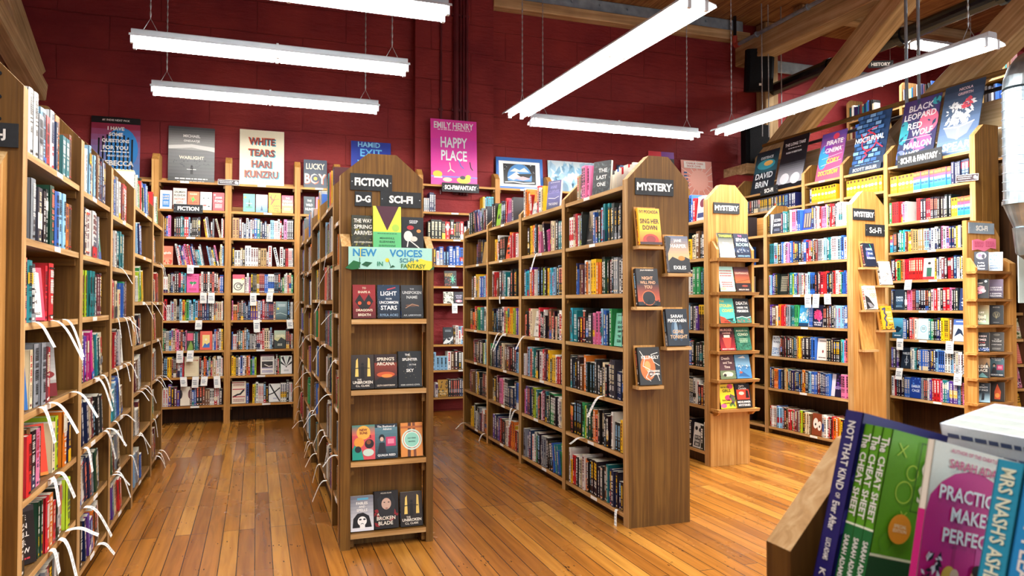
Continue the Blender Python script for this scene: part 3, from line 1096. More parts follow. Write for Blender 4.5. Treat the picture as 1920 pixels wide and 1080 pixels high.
def fill_row(key, bay, si, spec, fmt='trade', pack='near', fillto=0.97, setback=None, seed=None):
    """Stand a row of books on shelf si (from the bottom) of a bay."""
    cs = CASES[key]
    a, b, zs = cs['bays'][bay]
    z = zs[si]
    rr = random.Random(seed if seed is not None else hash((key == 'L', bay * 31, si * 7)) % 9999 + bay * 97 + si * 13 + ord(key[0]) * 5)
    clear = (zs[si + 1] - z - 0.074) if si + 1 < len(zs) else 0.4
    toks = parse(spec)
    items, last = [], None
    lean = 0.0
    for t, v in toks:
        if t == 'gap':
            items.append(dict(t='gap', W=0.06))
            last = None
            continue
        if t == 'lean':
            lean = v * R(rr.uniform(8, 13))
            items.append(dict(t='leanstart' if v else 'leanend', W=0.0, l=lean))
            last = None
            continue
        if t == 'face':
            cv = COVERS[v]
            wd, hh = cv.get('w', 0.14), min(cv.get('h', 0.21) * 1.1, clear - 0.005)
            wd = min(wd, 0.17)
            th_ = rr.uniform(0.016, 0.026)
            yaw = {'lastone': 30, 'purple': 24}.get(v, {'L': -38}.get(key, 0))       # books turned a little towards the end one comes in from
            items.append(dict(t='face', cv=cv, W=wd * math.cos(R(yaw)) + th_ * abs(math.sin(R(yaw))) + (0.05 if yaw else 0.012), w=wd, h=hh, th=th_, yaw=yaw))
            last = None
            continue
        if last and last['ch'] == v and (v in 'YB' or rr.random() < 0.6):
            it = dict(last)
        else:
            f = fmt
            if f == 'mix':
                f = rr.choice(('trade', 'trade', 'hard', 'hard', 'small'))
            if v in 'YB':
                f = 'small'
            if f == 'trade':
                h, w, th = rr.uniform(0.222, 0.246), rr.uniform(0.14, 0.152), rr.uniform(0.014, 0.034)
            elif f == 'hard':
                h, w, th = rr.uniform(0.242, 0.272), rr.uniform(0.155, 0.17), rr.uniform(0.024, 0.042)
            else:
                h, w, th = rr.uniform(0.188, 0.2), rr.uniform(0.11, 0.118), rr.uniform(0.02, 0.036)
            if v in 'YB':
                h, th = 0.197, 0.034
            h = min(h, clear - 0.004)
            base = colr(v)
            k = rr.uniform(0.82, 1.15)
            col = tuple(min(1, max(0.004, c * k + rr.uniform(-0.006, 0.008))) for c in base)
            it = dict(t='book', ch=v, h=h, w=w, th=th, col=col, seed=rr.randrange(10 ** 6), hard=f == 'hard', lean=0)
        it = dict(it)
        it['lean'] = lean
        it['W'] = it['th'] / max(0.9, math.cos(lean)) + 0.0012
        items.append(it)
        last = it if it['t'] == 'book' else None
    avail = (b - a) - 0.012
    tot = sum(i['W'] for i in items)
    nl = sum(1 for i in items if i['t'] == 'leanstart')
    tot += nl * 0.064
    want = avail * fillto
    fixed = sum(i['W'] for i in items if i['t'] == 'face') + nl * 0.064
    flex = tot - fixed
    k = (want - fixed) / flex if flex > 0 else 1
    k = max(0.5, min(k, 2.1 if key == 'L' else 1.5))
    for i in items:
        if i['t'] in ('book', 'gap'):
            i['W'] *= k
            if 'th' in i:
                i['th'] *= k
    tot = sum(i['W'] for i in items) + nl * 0.064
    if tot > avail:
        k2 = avail / tot
        for i in items:
            i['W'] *= k2
            if 'th' in i and i['t'] == 'book':
                i['th'] *= k2
            if i['t'] == 'face':
                i['w'] *= k2
        nl_w = 0.064 * k2
    else:
        nl_w = 0.064
    tot = sum(i['W'] for i in items) + nl * nl_w
    x = a + 0.006 if pack == 'left' else (b - 0.006 - tot if pack == 'right' else a + 0.006 + (avail - tot) * 0.5)
    row = []
    for i in items:
        if i['t'] == 'leanstart':
            # books lean on what stands before them (top towards -x) or after them
            if i['l'] > 0:
                x += nl_w
            cur = i
            continue
        if i['t'] == 'leanend':
            continue
        if i['t'] == 'gap':
            x += i['W']
            continue
        sb = rr.uniform(0.008, 0.03) if setback is None else setback + rr.uniform(0, 0.01)
        if i['t'] == 'face':
            ln = R(rr.uniform(5, 9))
            ya = R(i['yaw'])
            T = Matrix.Translation((x + i['W'] / 2 + i['th'] * math.sin(ya) / 2, sb + 0.006 + i['w'] / 2 * abs(math.sin(ya)), z + 0.0025 + i['th'] * math.sin(ln))) @ Matrix.Rotation(ya, 4, 'Z') @ Matrix.Rotation(-ln, 4, 'X') @ Matrix.Translation((-i['w'] / 2, 0, 0))
            row.append(dict(kind='face', cv=i['cv'], T=cs['M'] @ T, w=i['w'], h=i['h'], th=i['th'], seed=1, hard=True))
            x += i['W']
            continue
        ln = i['lean']
        if ln > 0:      # top towards -x: pivot on the low left edge
            T = Matrix.Translation((x, sb, z + 0.0005)) @ Matrix.Rotation(-ln, 4, 'Y') @ Matrix.Translation((i['th'], 0, 0))
        elif ln < 0:
            T = Matrix.Translation((x + i['th'], sb, z + 0.0005)) @ Matrix.Rotation(-ln, 4, 'Y')
        else:
            T = Matrix.Translation((x + i['th'], sb, z + 0.0005))
        T = T @ Matrix.Rotation(R(90), 4, 'Z')
        row.append(dict(kind='spine', T=cs['M'] @ T, **{k_: i[k_] for k_ in ('ch', 'h', 'w', 'th', 'col', 'seed', 'hard')}))
        x += i['W']
    n = len(row)
    for k_, r_ in enumerate(row):
        from_near = k_ + 1 if cs['near'] == 0 else n - k_
        r_.update(key=key, bay=bay, si=si, pos=from_near, n=n)
    BOOKS.extend(row)


def random_spec(pal, n, rr):
    out, c = '', None
    while len(out) < n:
        c = rr.choice(pal)
        out += c * rr.choice((1, 1, 1, 1, 2, 2, 3, 4))
        if rr.random() < 0.08:
            out += '/'
        elif '/' in out[-6:] and rr.random() < 0.3:
            out += '|'
    return out


# ------------------------------------------------------------------ the covers that can be read or recognised
def T_(*lines, c='w', y0=0.9, h=0.08, gap=1.35, x=0.5, mw=0.86):
    return [('t', s, x, y0 - i * h * gap, h, c, mw) for i, s in enumerate(lines)]


COVERS = dict(
    # end rack under the green banner
    spring=dict(bg='#33352a', d='olive-black book with ragged white capitals', ops=[('s', 0, 0, 1, 1, 40, .09, '#4b4a2e', 3), ('s', 0, 0, 1, .6, 16, .07, '#8a8526', 5), *T_('THE WAY', 'SPRING', 'ARRIVES', c='#f2efe2', y0=.84, h=.12, gap=1.5, mw=.8), ('t', 'AND OTHER STORIES', .5, .2, .05, '#e6e2cf', .8)]),
    meanwhile=dict(bg='#d9df49', w=.155, h=.235, d='lime and green book with a big maroon triangle', ops=[('r', 0, 0, 1, .4, '#5fbf7c'), ('p', [.1, 1, .92, 1, .5, .43], '#4a1c30'), ('e', .8, .5, .13, .13, '#a9cf52'), ('t', 'MEANWHILE,', .5, .25, .05, '#1f4a34', .7), ('t', 'ELSEWHERE', .5, .17, .05, '#1f4a34', .66), ('x', .15, .34, .85, .37, 1, '#2d6a48'), ('x', .2, .05, .8, .1, 2, '#2d6a48')]),
    seep=dict(bg='#15171d', d='black book with a leaping white animal', ops=[('t', 'SEEP', .55, .86, .1, '#c9ccd0', .7), ('e', .3, .42, .2, .24, '#e4dcd6'), ('e', .56, .34, .16, .12, '#d9cfc6'), ('l', [.35, .3, .7, .12, .8, .06], .05, '#e4dcd6'), ('l', [.3, .3, .25, .1], .05, '#e4dcd6'), ('e', .4, .68, .16, .1, '#b02a35'), ('e', .78, .58, .1, .08, '#c88a4a'), ('t', 'CHANA PORTER', .55, .04, .05, '#c9ccd0', .7)]),
    dragon=dict(bg='#8e1720', d='red book with a black horned crest', ops=[('g', 0, 1, '#5a0d14', '#a81f26'), ('p', [.1, .5, .3, .72, .5, .5, .7, .72, .9, .5, .72, .32, .5, .2, .28, .32], '#1a0d0f'), ('e', .3, .45, .08, .08, '#d8582a'), ('e', .7, .45, .08, .08, '#d8582a'), ('t', 'TO', .5, .9, .06, '#f3e2c6'), ('t', 'SHAPE A', .5, .78, .07, '#f3e2c6', .6), ('t', "DRAGON'S", .5, .24, .075, '#f3e2c6', .8), ('t', 'BREATH', .5, .1, .075, '#f3e2c6', .7)]),
    light=dict(bg='#10213a', d='midnight blue book with tall silver lettering', ops=[('g', 0, 1, '#0b1626', '#1b3a5a'), ('l', [.45, .86, .8, .92], .05, '#d0455a'), ('s', 0, 0, 1, 1, 30, .012, '#dfe8f2', 9), ('t', 'LIGHT', .5, .74, .13, '#f2f4f6', .8), ('t', 'FROM', .5, .58, .05, '#d4dbe2', .3), ('t', 'UNCOMMON', .5, .47, .085, '#f2f4f6', .84), ('t', 'STARS', .5, .31, .13, '#f2f4f6', .8), ('t', 'RYKA AOKI', .5, .09, .08, '#7f9cb8', .8)]),
    unspoken=dict(bg='#2a2d33', d='charcoal book with faint grey lettering', ops=[('g', 0, 1, '#17191d', '#3a3e45'), ('t', 'THE', .5, .88, .05, '#aeb4b8', .25), ('t', 'UNSPOKEN', .5, .77, .09, '#c6cac9', .86), ('t', 'NAME', .5, .63, .09, '#c6cac9', .5), ('e', .5, .38, .3, .05, '#6b4a3a'), ('l', [.2, .3, .5, .42, .8, .36], .03, '#b0886a'), ('t', 'A.K. LARKWOOD', .5, .08, .055, '#aeb4b8', .8)]),
    unbroken=dict(bg='#2a211e', d='dark brown book with a figure between two pale gold pillars', ops=[('g', 0, 1, '#1a1413', '#3a2f2a'), ('p', [.17, .36, .32, .36, .3, .9, .22, .84], '#e8c86a'), ('p', [.7, .36, .85, .36, .82, .88, .74, .92], '#e8c86a'), ('e', .5, .72, .06, .06, '#120d0c'), ('p', [.42, .3, .58, .3, .56, .66, .44, .66], '#120d0c'), ('l', [.2, .6, .5, .62, .8, .6], .035, '#120d0c'), ('t', 'THE', .35, .27, .05, '#e6ddcf', .2), ('t', 'UNBROKEN', .5, .19, .085, '#f0e9dc', .86), ('t', 'C.L. CLARK', .5, .09, .06, '#e6ddcf', .7)]),
    arcana=dict(bg='#2b1413', d='dark book with a fiery orange sky', ops=[('g', .2, .75, '#1a0d0d', '#8a3320'), ('e', .5, .4, .4, .12, '#c9552a'), ('e', .55, .36, .25, .08, '#e88a3a'), ('p', [0, .2, .3, .34, .6, .22, 1, .36, 1, 0, 0, 0], '#140c0c'), ('t', "SPRING'S", .5, .86, .1, '#efe4d2', .84), ('t', 'ARCANA', .5, .72, .1, '#efe4d2', .8), ('t', 'LILITH SAINTCROW', .5, .08, .05, '#e0d0bc', .8)]),
    splinter=dict(bg='#14151a', w=.15, h=.225, d='black book with a pale glimmer and wide-spaced capitals', ops=[('p', [.3, .75, .5, .98, .62, .7], '#4a4438'), ('e', .5, .62, .12, .18, '#2c3038'), ('s', .2, .2, .8, .8, 14, .02, '#8a8468', 4), ('t', 'THE', .4, .9, .055, '#e6e6e2', .25), ('t', 'SPLINTER', .5, .77, .075, '#e6e6e2', .82), ('t', 'IN THE', .62, .62, .045, '#c8c8c2', .4), ('t', 'SKY', .5, .46, .09, '#e6e6e2', .4), ('t', 'KEMI ASHING-GIWA', .5, .06, .045, '#b8b8b2', .8)]),
    newsuns=dict(bg='#d8525a', d='coral and teal book with round faces and golden suns', ops=[('g', .7, 1, '#e0695a', '#2f8a80'), ('e', .5, .78, .3, .3, '#f0b04a'), ('e', .3, .5, .22, .22, '#e89a3a'), ('e', .75, .45, .2, .2, '#2a1a22'), ('e', .72, .5, .1, .1, '#8a4a2a'), ('p', [0, 0, .5, 0, .4, .3, .1, .42, 0, .3], '#1f9a86'), ('e', .25, .3, .14, .14, '#20242c'), ('e', .7, .2, .24, .16, '#c8dccf'), ('t', 'NEW', .5, .86, .07, '#7a2020', .4), ('t', 'SUNS', .5, .77, .07, '#7a2020', .45), ('t', '2', .8, .66, .08, '#7a2020')]),
    athelon=dict(bg='#1d2b38', d='teal-black book with a figure beside a pink panel', ops=[('g', 0, .9, '#1a2430', '#5a8290'), ('e', .3, .6, .13, .15, '#16181f'), ('e', .3, .56, .08, .1, '#d8b8a4'), ('p', [.1, .15, .5, .15, .42, .46, .2, .46], '#22232c'), ('r', .48, .35, .92, .62, '#c23a6a'), ('r', .56, .42, .84, .56, '#e88aa4'), ('t', 'The Shadows of', .5, .93, .06, '#e8eef0', .86), ('t', 'Athelon', .55, .85, .06, '#e8eef0', .6), ('t', 'QUALIA REED', .5, .09, .075, '#f2f4f4', .9)]),
    rings=dict(bg='#d98a3e', d='orange book with pale teal rings', ops=[('p', [.3, 0, .44, 0, .48, 1, .34, 1], '#5a3020'), ('p', [.58, 0, .7, 0, .66, 1, .54, 1], '#7a4226'), ('r', 0, .84, 1, .9, '#b5642c'), ('o', .5, .5, .46, .07, '#cfe4d8'), ('e', .5, .5, .33, .33, '#8fcfbc'), ('o', .5, .5, .36, .04, '#e8f2ea'), ('t', 'not ideas', .5, .55, .05, '#2a5a50', .5), ('t', 'exotica', .5, .45, .05, '#2a5a50', .45)]),
    fables=dict(bg='#a9adb8', d='grey book with a drawn face in a black bonnet', ops=[('g', 0, 1, '#e8e8ee', '#6a6e7c'), ('r', .3, .88, .78, .94, '#5aa8c8'), ('p', [.08, .1, .12, .36, .3, .5, .55, .52, .8, .42, .92, .1], '#17181d'), ('e', .5, .28, .2, .2, '#f2f0ee'), ('r', .4, .06, .62, .22, '#f2f0ee'), ('e', .42, .33, .06, .035, '#2a2a30'), ('e', .6, .33, .06, .035, '#2a2a30'), ('l', [.44, .2, .5, .22, .56, .2], .02, '#2a2a30'), ('t', 'FABLES', .5, .79, .08, '#f6f4f0', .7), ('t', 'AND', .5, .69, .06, '#f6f4f0', .3), ('t', 'SPELLS', .5, .59, .08, '#f6f4f0', .7)]),
    blade=dict(bg='#1a1719', w=.15, h=.225, d='black and red book with a hooded face', ops=[('s', 0, 0, 1, .6, 10, .16, '#8e1c26', 6), ('p', [.2, .3, .12, .8, .4, .96, .7, .94, .88, .7, .8, .3], '#24252a'), ('e', .5, .66, .2, .23, '#caa896'), ('p', [.28, .62, .3, .92, .7, .92, .74, .62, .66, .84, .36, .84], '#15141a'), ('e', .42, .7, .04, .018, '#241c1c'), ('e', .6, .7, .04, .018, '#241c1c'), ('e', .51, .54, .06, .018, '#8a4a48'), ('t', 'A', .16, .39, .07, '#e2d8c8'), ('t', 'BROKEN', .48, .28, .1, '#e8dfd0', .86), ('t', 'BLADE', .46, .15, .1, '#e8dfd0', .7), ('t', 'MELISSA BLAIR', .5, .95, .035, '#c8c0b4', .6)]),
    # slanted holders on the big end panel
    ivy=dict(bg='#f2b61c', d='bright yellow book with a red setting sun', ops=[('g', 0, .36, '#d8361a', '#f2a81c'), ('e', .5, .12, .36, .26, '#c8301c'), ('e', .5, .14, .22, .16, '#8e1d14'), ('r', 0, 0, 1, .07, '#3a1210'), *T_('IVY POCHODA', c='#1c1712', y0=.9, h=.09), ('t', 'SING HER', .5, .64, .13, '#231a10', .86), ('t', 'DOWN', .5, .46, .13, '#231a10', .66)], w=.155, h=.235),
    exiles=dict(bg='#8a93a4', d='blue-grey book with a golden dusk horizon', ops=[('g', .3, 1, '#e2b87c', '#5a6a88'), ('p', [0, .3, .2, .42, .5, .34, .8, .42, 1, .36, 1, 0, 0, 0], '#17191f'), ('e', .62, .38, .16, .1, '#c8812e'), ('p', [0, .5, 0, 1, .2, .95, .14, .7], '#20242c'), ('t', 'JANE', .5, .86, .1, '#f2efe6', .5), ('t', 'HARPER', .52, .72, .1, '#f2efe6', .8), ('t', 'EXILES', .5, .12, .1, '#f4f2ec', .8)], w=.155, h=.235),
    nightfind=dict(bg='#1c1a20', d='black book with a dark moon over an orange glow', ops=[('g', .1, .6, '#c8542e', '#1c1a20'), ('e', .5, .2, .3, .26, '#17151a'), ('o', .5, .2, .31, .03, '#d8703a'), ('s', 0, 0, 1, .14, 20, .07, '#0f0e12', 2), ('t', 'JULIA HEABERLIN', .5, .95, .05, '#e6ddd2', .8), ('t', 'NIGHT', .5, .74, .09, '#e8b08a', .5), ('t', 'WILL FIND', .5, .62, .08, '#e8b08a', .7), ('t', 'YOU', .5, .5, .09, '#e8b08a', .36)], w=.155, h=.235),
    gone=dict(bg='#1d2632', d='slate book with a blurred pale blue figure', ops=[('e', .35, .4, .16, .4, '#3c5670'), ('e', .42, .45, .08, .3, '#7f9ab0'), ('e', .62, .35, .1, .35, '#2f455c'), ('t', 'SARAH', .5, .8, .09, '#f0f0ee', .6), ('t', 'PEKKANEN', .5, .68, .09, '#f0f0ee', .86), ('t', 'GONE', .5, .38, .1, '#d8b48a', .5), ('t', 'TONIGHT', .52, .24, .1, '#d8b48a', .8)], w=.155, h=.235),
    killingly=dict(bg='#17130f', d='black and orange book with a shadowed face under white lines', ops=[('e', .42, .45, .34, .5, '#c8702e'), ('e', .4, .5, .14, .2, '#e8a45a'), ('e', .55, .3, .12, .14, '#5a2a14'), ('l', [.1, .9, .3, .7, .2, .5, .5, .4, .3, .2, .5, .1], .025, '#efe9e0'), ('l', [.9, .85, .6, .8, .7, .6, .95, .5], .025, '#efe9e0'), ('l', [.5, .2, .8, .3, .9, .1], .025, '#efe9e0'), ('t', 'KILLINGLY', .55, .73, .09, '#f4efe6', .8), ('t', 'KATHARINE', .66, .36, .055, '#f4efe6', .55), ('t', 'BEUTNER', .7, .28, .055, '#f4efe6', .46)], w=.155, h=.235),
    # two-column rack
    tangerine=dict(bg='#8f9088', d='grey photo book with a yellow-green title', ops=[('g', 0, .8, '#c8c8c2', '#4a4c46'), ('r', 0, .78, 1, 1, '#2d3020'), ('t', 'TANGERINE', .5, .88, .1, '#b9c23a', .86), ('e', .55, .5, .2, .16, '#e6e4de'), ('l', [.3, .6, .6, .5, .8, .2], .09, '#e6e4de'), ('r', .08, .05, .4, .35, '#cfd2cf')]),
    spare=dict(bg='#131c33', d='navy book with pastel capitals over a house at night', ops=[('t', 'THE', .42, .9, .07, '#e86a9a', .3), ('t', 'SPARE', .5, .74, .14, '#f2e8ef', .8), ('t', 'ROOM', .5, .54, .14, '#a9d4c8', .8), ('r', .1, .2, .9, .36, '#26324a'), ('p', [.25, .3, .5, .46, .75, .3], '#33435e'), ('s', .1, .2, .9, .36, 12, .05, '#d8dce6', 8), ('t', 'ANDREA BARTZ', .5, .07, .06, '#8ab4d8', .8)]),
    crystal=dict(bg='#9cc4ba', d='pale aqua book with thin red lettering', ops=[('x', .1, .55, .9, .85, 3, '#b04a4a'), ('x', .15, .14, .85, .38, 3, '#b04a4a'), ('e', .2, .1, .2, .1, '#d8b088')]),
    vanish=dict(bg='#4a2b26', d='dusky maroon book with an orange desert sunset', ops=[('g', .3, .9, '#c8622e', '#3a2438'), ('r', 0, 0, 1, .34, '#241a1c'), ('l', [0, .36, 1, .5], .02, '#1a1416'), ('t', 'DISAPPEARANCE', .5, .74, .08, '#e6b8a0', .9), ('e', .6, .22, .2, .06, '#8a3a2a'), ('t', 'MALIKA RAO', .5, .07, .06, '#e6c8b8', .7)]),
    stolen=dict(bg='#4fb0a6', d='turquoise book with yellow lettering above a red cliff', ops=[('p', [0, 0, .7, 0, .3, .22, 0, .28], '#c8442a'), ('p', [.3, .14, .9, .2, .8, .08], '#20332f'), ('t', 'THE', .25, .88, .08, '#f0d84a', .3), ('t', 'STOLEN', .45, .7, .12, '#f0d84a', .8), ('t', 'COAST', .56, .5, .12, '#f0d84a', .8), ('t', 'DWYER MURPHY', .6, .05, .07, '#2a1a18', .7)]),
    perseids=dict(bg='#22262a', d='black book with white capitals over a green shore', ops=[('r', 0, 0, 1, .24, '#3a7a6a'), ('l', [0, .2, .4, .26, .7, .2, 1, .26], .03, '#d8e4de'), ('t', 'DEATH', .5, .8, .13, '#f0f0ec', .76), ('t', 'UNDER THE', .5, .62, .08, '#f0f0ec', .74), ('t', 'PERSEIDS', .5, .48, .1, '#f0f0ec', .8), ('s', .05, .02, .95, .18, 14, .05, '#c8584a', 4)]),
    liner=dict(bg='#3a1218', d='dark red book with a ship bow', ops=[('g', 0, .8, '#a8202a', '#2a0f14'), ('p', [.2, .55, .8, .55, .66, .14, .5, .06, .34, .14], '#d8473a'), ('r', .3, .55, .7, .66, '#e8d8c8'), ('t', 'MURDER', .5, .88, .11, '#e6b0a0', .84), ('t', 'UNIVERSE', .5, .74, .07, '#e6b0a0', .7), ('t', 'MANDY CHURCH', .5, .06, .06, '#e8ddd2', .8)]),
    congo=dict(bg='#2f6a55', d='bottle green book with pale fern patterns', ops=[('s', 0, 0, 1, 1, 40, .1, '#3f8568', 3), ('s', 0, 0, 1, .6, 20, .1, '#24553f', 7), ('t', 'MURDER ON', .5, .84, .075, '#d8e8c8', .8), ('t', 'CONGO', .52, .68, .12, '#e0ecc8', .7), ('x', .25, .3, .8, .5, 3, '#b8d8b0')]),
    deadly=dict(bg='#5a3a40', d='plum book with cream script and a table scene', ops=[('r', 0, 0, 1, .35, '#6a7a5a'), ('e', .5, .2, .35, .14, '#d8c8b0'), ('e', .3, .16, .1, .08, '#2a2426'), ('e', .7, .16, .1, .08, '#e8ded0'), ('t', 'Death', .45, .86, .12, '#f0dccc', .7), ('t', 'and Tea', .55, .68, .1, '#f0dccc', .7), ('t', 'Time', .5, .5, .1, '#f0dccc', .5)]),
    regatta=dict(bg='#4a86b8', d='sea-blue book with small sailing boats', ops=[('g', .5, 1, '#8ab8d4', '#5a94c0'), ('p', [.2, .86, .6, .95, .75, .84], '#e8ede8'), ('l', [.15, .6, .9, .44], .02, '#2a4a6a'), ('s', .2, .3, .9, .6, 8, .06, '#f0e8dc', 6), ('p', [.1, .1, .4, .3, .9, .05], '#2f5f94'), ('e', .3, .25, .1, .06, '#d85a3a')]),
    reckless=dict(bg='#f0d42a', d='yellow book with pink tropical flowers', ops=[('e', .75, .9, .2, .14, '#e04a7a'), ('e', .55, .44, .22, .16, '#d83f70'), ('e', .2, .12, .2, .12, '#e8608a'), ('p', [.7, .6, 1, .5, .9, .1, .75, .2], '#6a4a5a'), ('s', .6, .05, 1, .5, 10, .12, '#5a7a3a', 5), ('t', 'RECKLESS', .42, .87, .07, '#2a2418', .7), ('t', 'GIRLS', .48, .73, .12, '#1f1a12', .76), ('t', 'RACHEL', .42, .34, .08, '#2a2418', .6), ('t', 'HAWKINS', .52, .22, .08, '#2a2418', .66)]),
    midsummer=dict(bg='#1c1a1b', d='black book with a red evening panel', ops=[('r', .08, .34, .92, .76, '#e0482f'), ('e', .4, .6, .18, .1, '#f4d8c4'), ('p', [.65, .4, .9, .4, .85, .7, .72, .72], '#241a1a'), ('t', 'Agatha', .45, .9, .09, '#f2eee8', .6), ('t', 'Christie', .5, .8, .09, '#f2eee8', .6), ('t', 'MIDSUMMER', .5, .24, .09, '#f2eee8', .86), ('t', 'MYSTERIES', .5, .11, .09, '#f2eee8', .86)]),
    # wedges on the askew case
    fable=dict(bg='#1b2438', d='dark navy book with a swirl of violet light', ops=[('e', .5, .55, .34, .4, '#27406a'), ('e', .3, .5, .14, .24, '#5a5a9a'), ('l', [.6, .95, .75, .7], .05, '#3ac08a'), ('t', 'DARK', .5, .74, .1, '#cfd4ec', .6), ('t', 'STAR', .55, .55, .09, '#cfd4ec', .6), ('t', 'BURNING', .55, .36, .09, '#cfd4ec', .7)]),
    bicycle=dict(bg='#efeeea', d='white book with a red line-drawn bicycle figure', ops=[('l', [.15, .75, .55, .6, .35, .5, .8, .45], .03, '#b8a088'), ('o', .3, .25, .17, .03, '#c23a35'), ('l', [.5, .3, .6, .5, .75, .4, .85, .15], .03, '#2a2a2a'), ('l', [.65, .45, .6, .1], .03, '#2a2a2a'), ('x', .3, .86, .9, .92, 2, '#a8a49c')]),
    gods=dict(bg='#e8dfd2', d='cream book with a huge dark jaw below copper capitals', ops=[('p', [0, .6, .3, .5, .7, .16, .6, .06, 0, 0], '#2b2a2e'), ('p', [.1, .3, .4, .26, .7, .1, .3, .06], '#8a8a90'), ('t', 'THE SHADOW', .55, .86, .09, '#c08a5a', .8), ('t', 'OF THE', .6, .74, .05, '#c08a5a', .4), ('t', 'GODS', .66, .62, .12, '#c08a5a', .6), ('x', .5, .48, .9, .54, 2, '#c08a5a')]),
    priory=dict(bg='#f0b02a', d='golden orange book with a coiled blue shape', ops=[('l', [.15, .85, .4, .9, .3, .7, .45, .6, .25, .45, .4, .3, .3, .15], .13, '#3d4a78'), ('s', 0, 0, 1, .2, 16, .09, '#6a3a2a', 3), ('t', 'THE', .7, .88, .06, '#b8702a', .3), ('t', 'PRIORY', .7, .72, .1, '#f8e8b8', .5), ('t', 'OF THE', .72, .6, .05, '#f8e8b8', .3), ('t', 'ORANGE', .72, .48, .09, '#f8e8b8', .5), ('t', 'TREE', .75, .34, .09, '#f8e8b8', .4)]),
    # science fiction end rack
    elder2=dict(bg='#1c2436', d='navy paperback with a white and pink head', ops=[('e', .5, .78, .36, .3, '#f0e4e8'), ('e', .4, .8, .14, .16, '#d86a8a'), ('e', .65, .74, .12, .2, '#2a2438'), ('t', 'Loving', .5, .4, .1, '#f4f2f0', .7), ('t', 'Lethal', .5, .25, .1, '#f4f2f0', .7), ('t', 'Times', .5, .1, .1, '#f4f2f0', .6)]),
    angels=dict(bg='#e2ecf2', d='white paperback with blue brush lettering', ops=[('e', .5, .7, .3, .22, '#b8a8d8'), ('s', .1, .5, .9, .95, 22, .08, '#5a9acc', 8), ('t', 'FALLING', .45, .42, .09, '#3a8ac8', .7), ('t', 'WINGS OF', .45, .28, .08, '#3a8ac8', .7), ('t', 'ANGELS', .45, .14, .09, '#3a8ac8', .7)]),
    creature=dict(bg='#1a1f26', d='black paperback with a knotted pink shape', ops=[('e', .45, .5, .28, .2, '#e8a0b0'), ('e', .55, .38, .26, .16, '#f0c0c8'), ('e', .4, .3, .16, .12, '#d87a92'), ('l', [.2, .7, .7, .6, .3, .2], .03, '#f0d8d8'), ('e', .8, .88, .1, .1, '#cfe0e8'), ('t', 'NEST', .4, .78, .08, '#e8e6e2', .5)]),
    moon=dict(bg='#5a4a68', d='violet paperback with stacked white capitals', ops=[('g', 0, 1, '#2a2438', '#8a7a98'), ('t', 'EVERYONE', .5, .56, .08, '#f0eef2', .8), ('t', 'ON THE MOON', .5, .44, .07, '#f0eef2', .84), ('t', 'IS ESSENTIAL', .5, .24, .07, '#f0eef2', .84), ('t', 'PERSONNEL', .5, .12, .08, '#f0eef2', .84)]),
    rain=dict(bg='#b8a878', d='khaki paperback with a green mist', ops=[('g', 0, 1, '#9ab89a', '#8a6a3a'), ('r', .1, .1, .8, .5, '#d8d4b8'), ('t', 'LIKE', .5, .62, .08, '#f4f0e0', .5), ('t', 'THE', .5, .46, .08, '#2f3a2a', .4), ('t', 'RAIN', .5, .26, .12, '#2f3a2a', .6)]),
    mooncalf=dict(bg='#23282e', d='graphite paperback with a pale ram-like swirl', ops=[('e', .5, .5, .22, .22, '#4a4a42'), ('o', .5, .5, .26, .05, '#7a7458'), ('l', [.4, .6, .5, .3, .6, .55], .04, '#a89e78'), ('x', .25, .84, .75, .92, 2, '#b8b8b0'), ('x', .3, .06, .7, .1, 1, '#b8b8b0')]),
    hightimes=dict(bg='#191d22', d='black paperback with crooked white words', ops=[('t', 'HIGH', .55, .8, .1, '#f2e0dc', .6), ('t', 'TIMES', .48, .62, .11, '#f2e0dc', .7), ('t', 'IN THE', .5, .47, .06, '#d85a5a', .4), ('t', 'LOW', .5, .34, .11, '#f2f2f0', .5), ('r', 0, .04, 1, .2, '#2a4a8a'), ('s', 0, .05, 1, .2, 16, .06, '#e8eef4', 3)]),
    prayer=dict(bg='#4a4a48', d='smoke-grey paperback with small white capitals', ops=[('e', .5, .86, .24, .1, '#8a8a80'), ('t', 'TO BE', .5, .62, .06, '#e8e6e0', .4), ('t', 'TAUGHT', .5, .52, .08, '#e8e6e0', .7), ('r', .1, .28, .9, .4, '#2a2c30'), ('t', 'IF FORTUNATE', .5, .34, .06, '#e8e6e0', .7), ('x', .2, .06, .8, .16, 2, '#b8b6b0')]),
    elder=dict(bg='#6a5a48', d='brown paperback with tall pale letters over mountains', ops=[('g', 0, 1, '#20262a', '#a8865a'), ('p', [0, .3, .3, .6, .5, .4, .8, .8, 1, .5, 1, 0, 0, 0], '#2a2e30'), ('p', [.1, 0, .5, .25, .9, 0], '#5a8a8a'), ('t', 'ELDER', .5, .56, .16, '#ece4d4', .84), ('t', 'RACE', .5, .36, .14, '#ece4d4', .7)]),
    spacetime=dict(bg='#22303a', d='dark teal paperback with a diver in ice-blue water', ops=[('g', 0, .5, '#a8d0e4', '#22303a'), ('t', 'THE', .5, .88, .05, '#d8e0e4', .3), ('t', 'INFINITY', .5, .76, .09, '#d8e0e4', .7), ('t', 'OF SPACE', .5, .62, .08, '#d8e0e4', .7), ('p', [.4, .1, .6, .12, .62, .44, .5, .5, .44, .4], '#1a2430')]),
    flame=dict(bg='#2a2420', d='black paperback with an orange flame', ops=[('p', [.3, .1, .7, .1, .75, .5, .5, .9, .3, .5], '#d8582a'), ('e', .5, .3, .16, .2, '#f0a04a')]),
    # inside shelves: burgundy wall
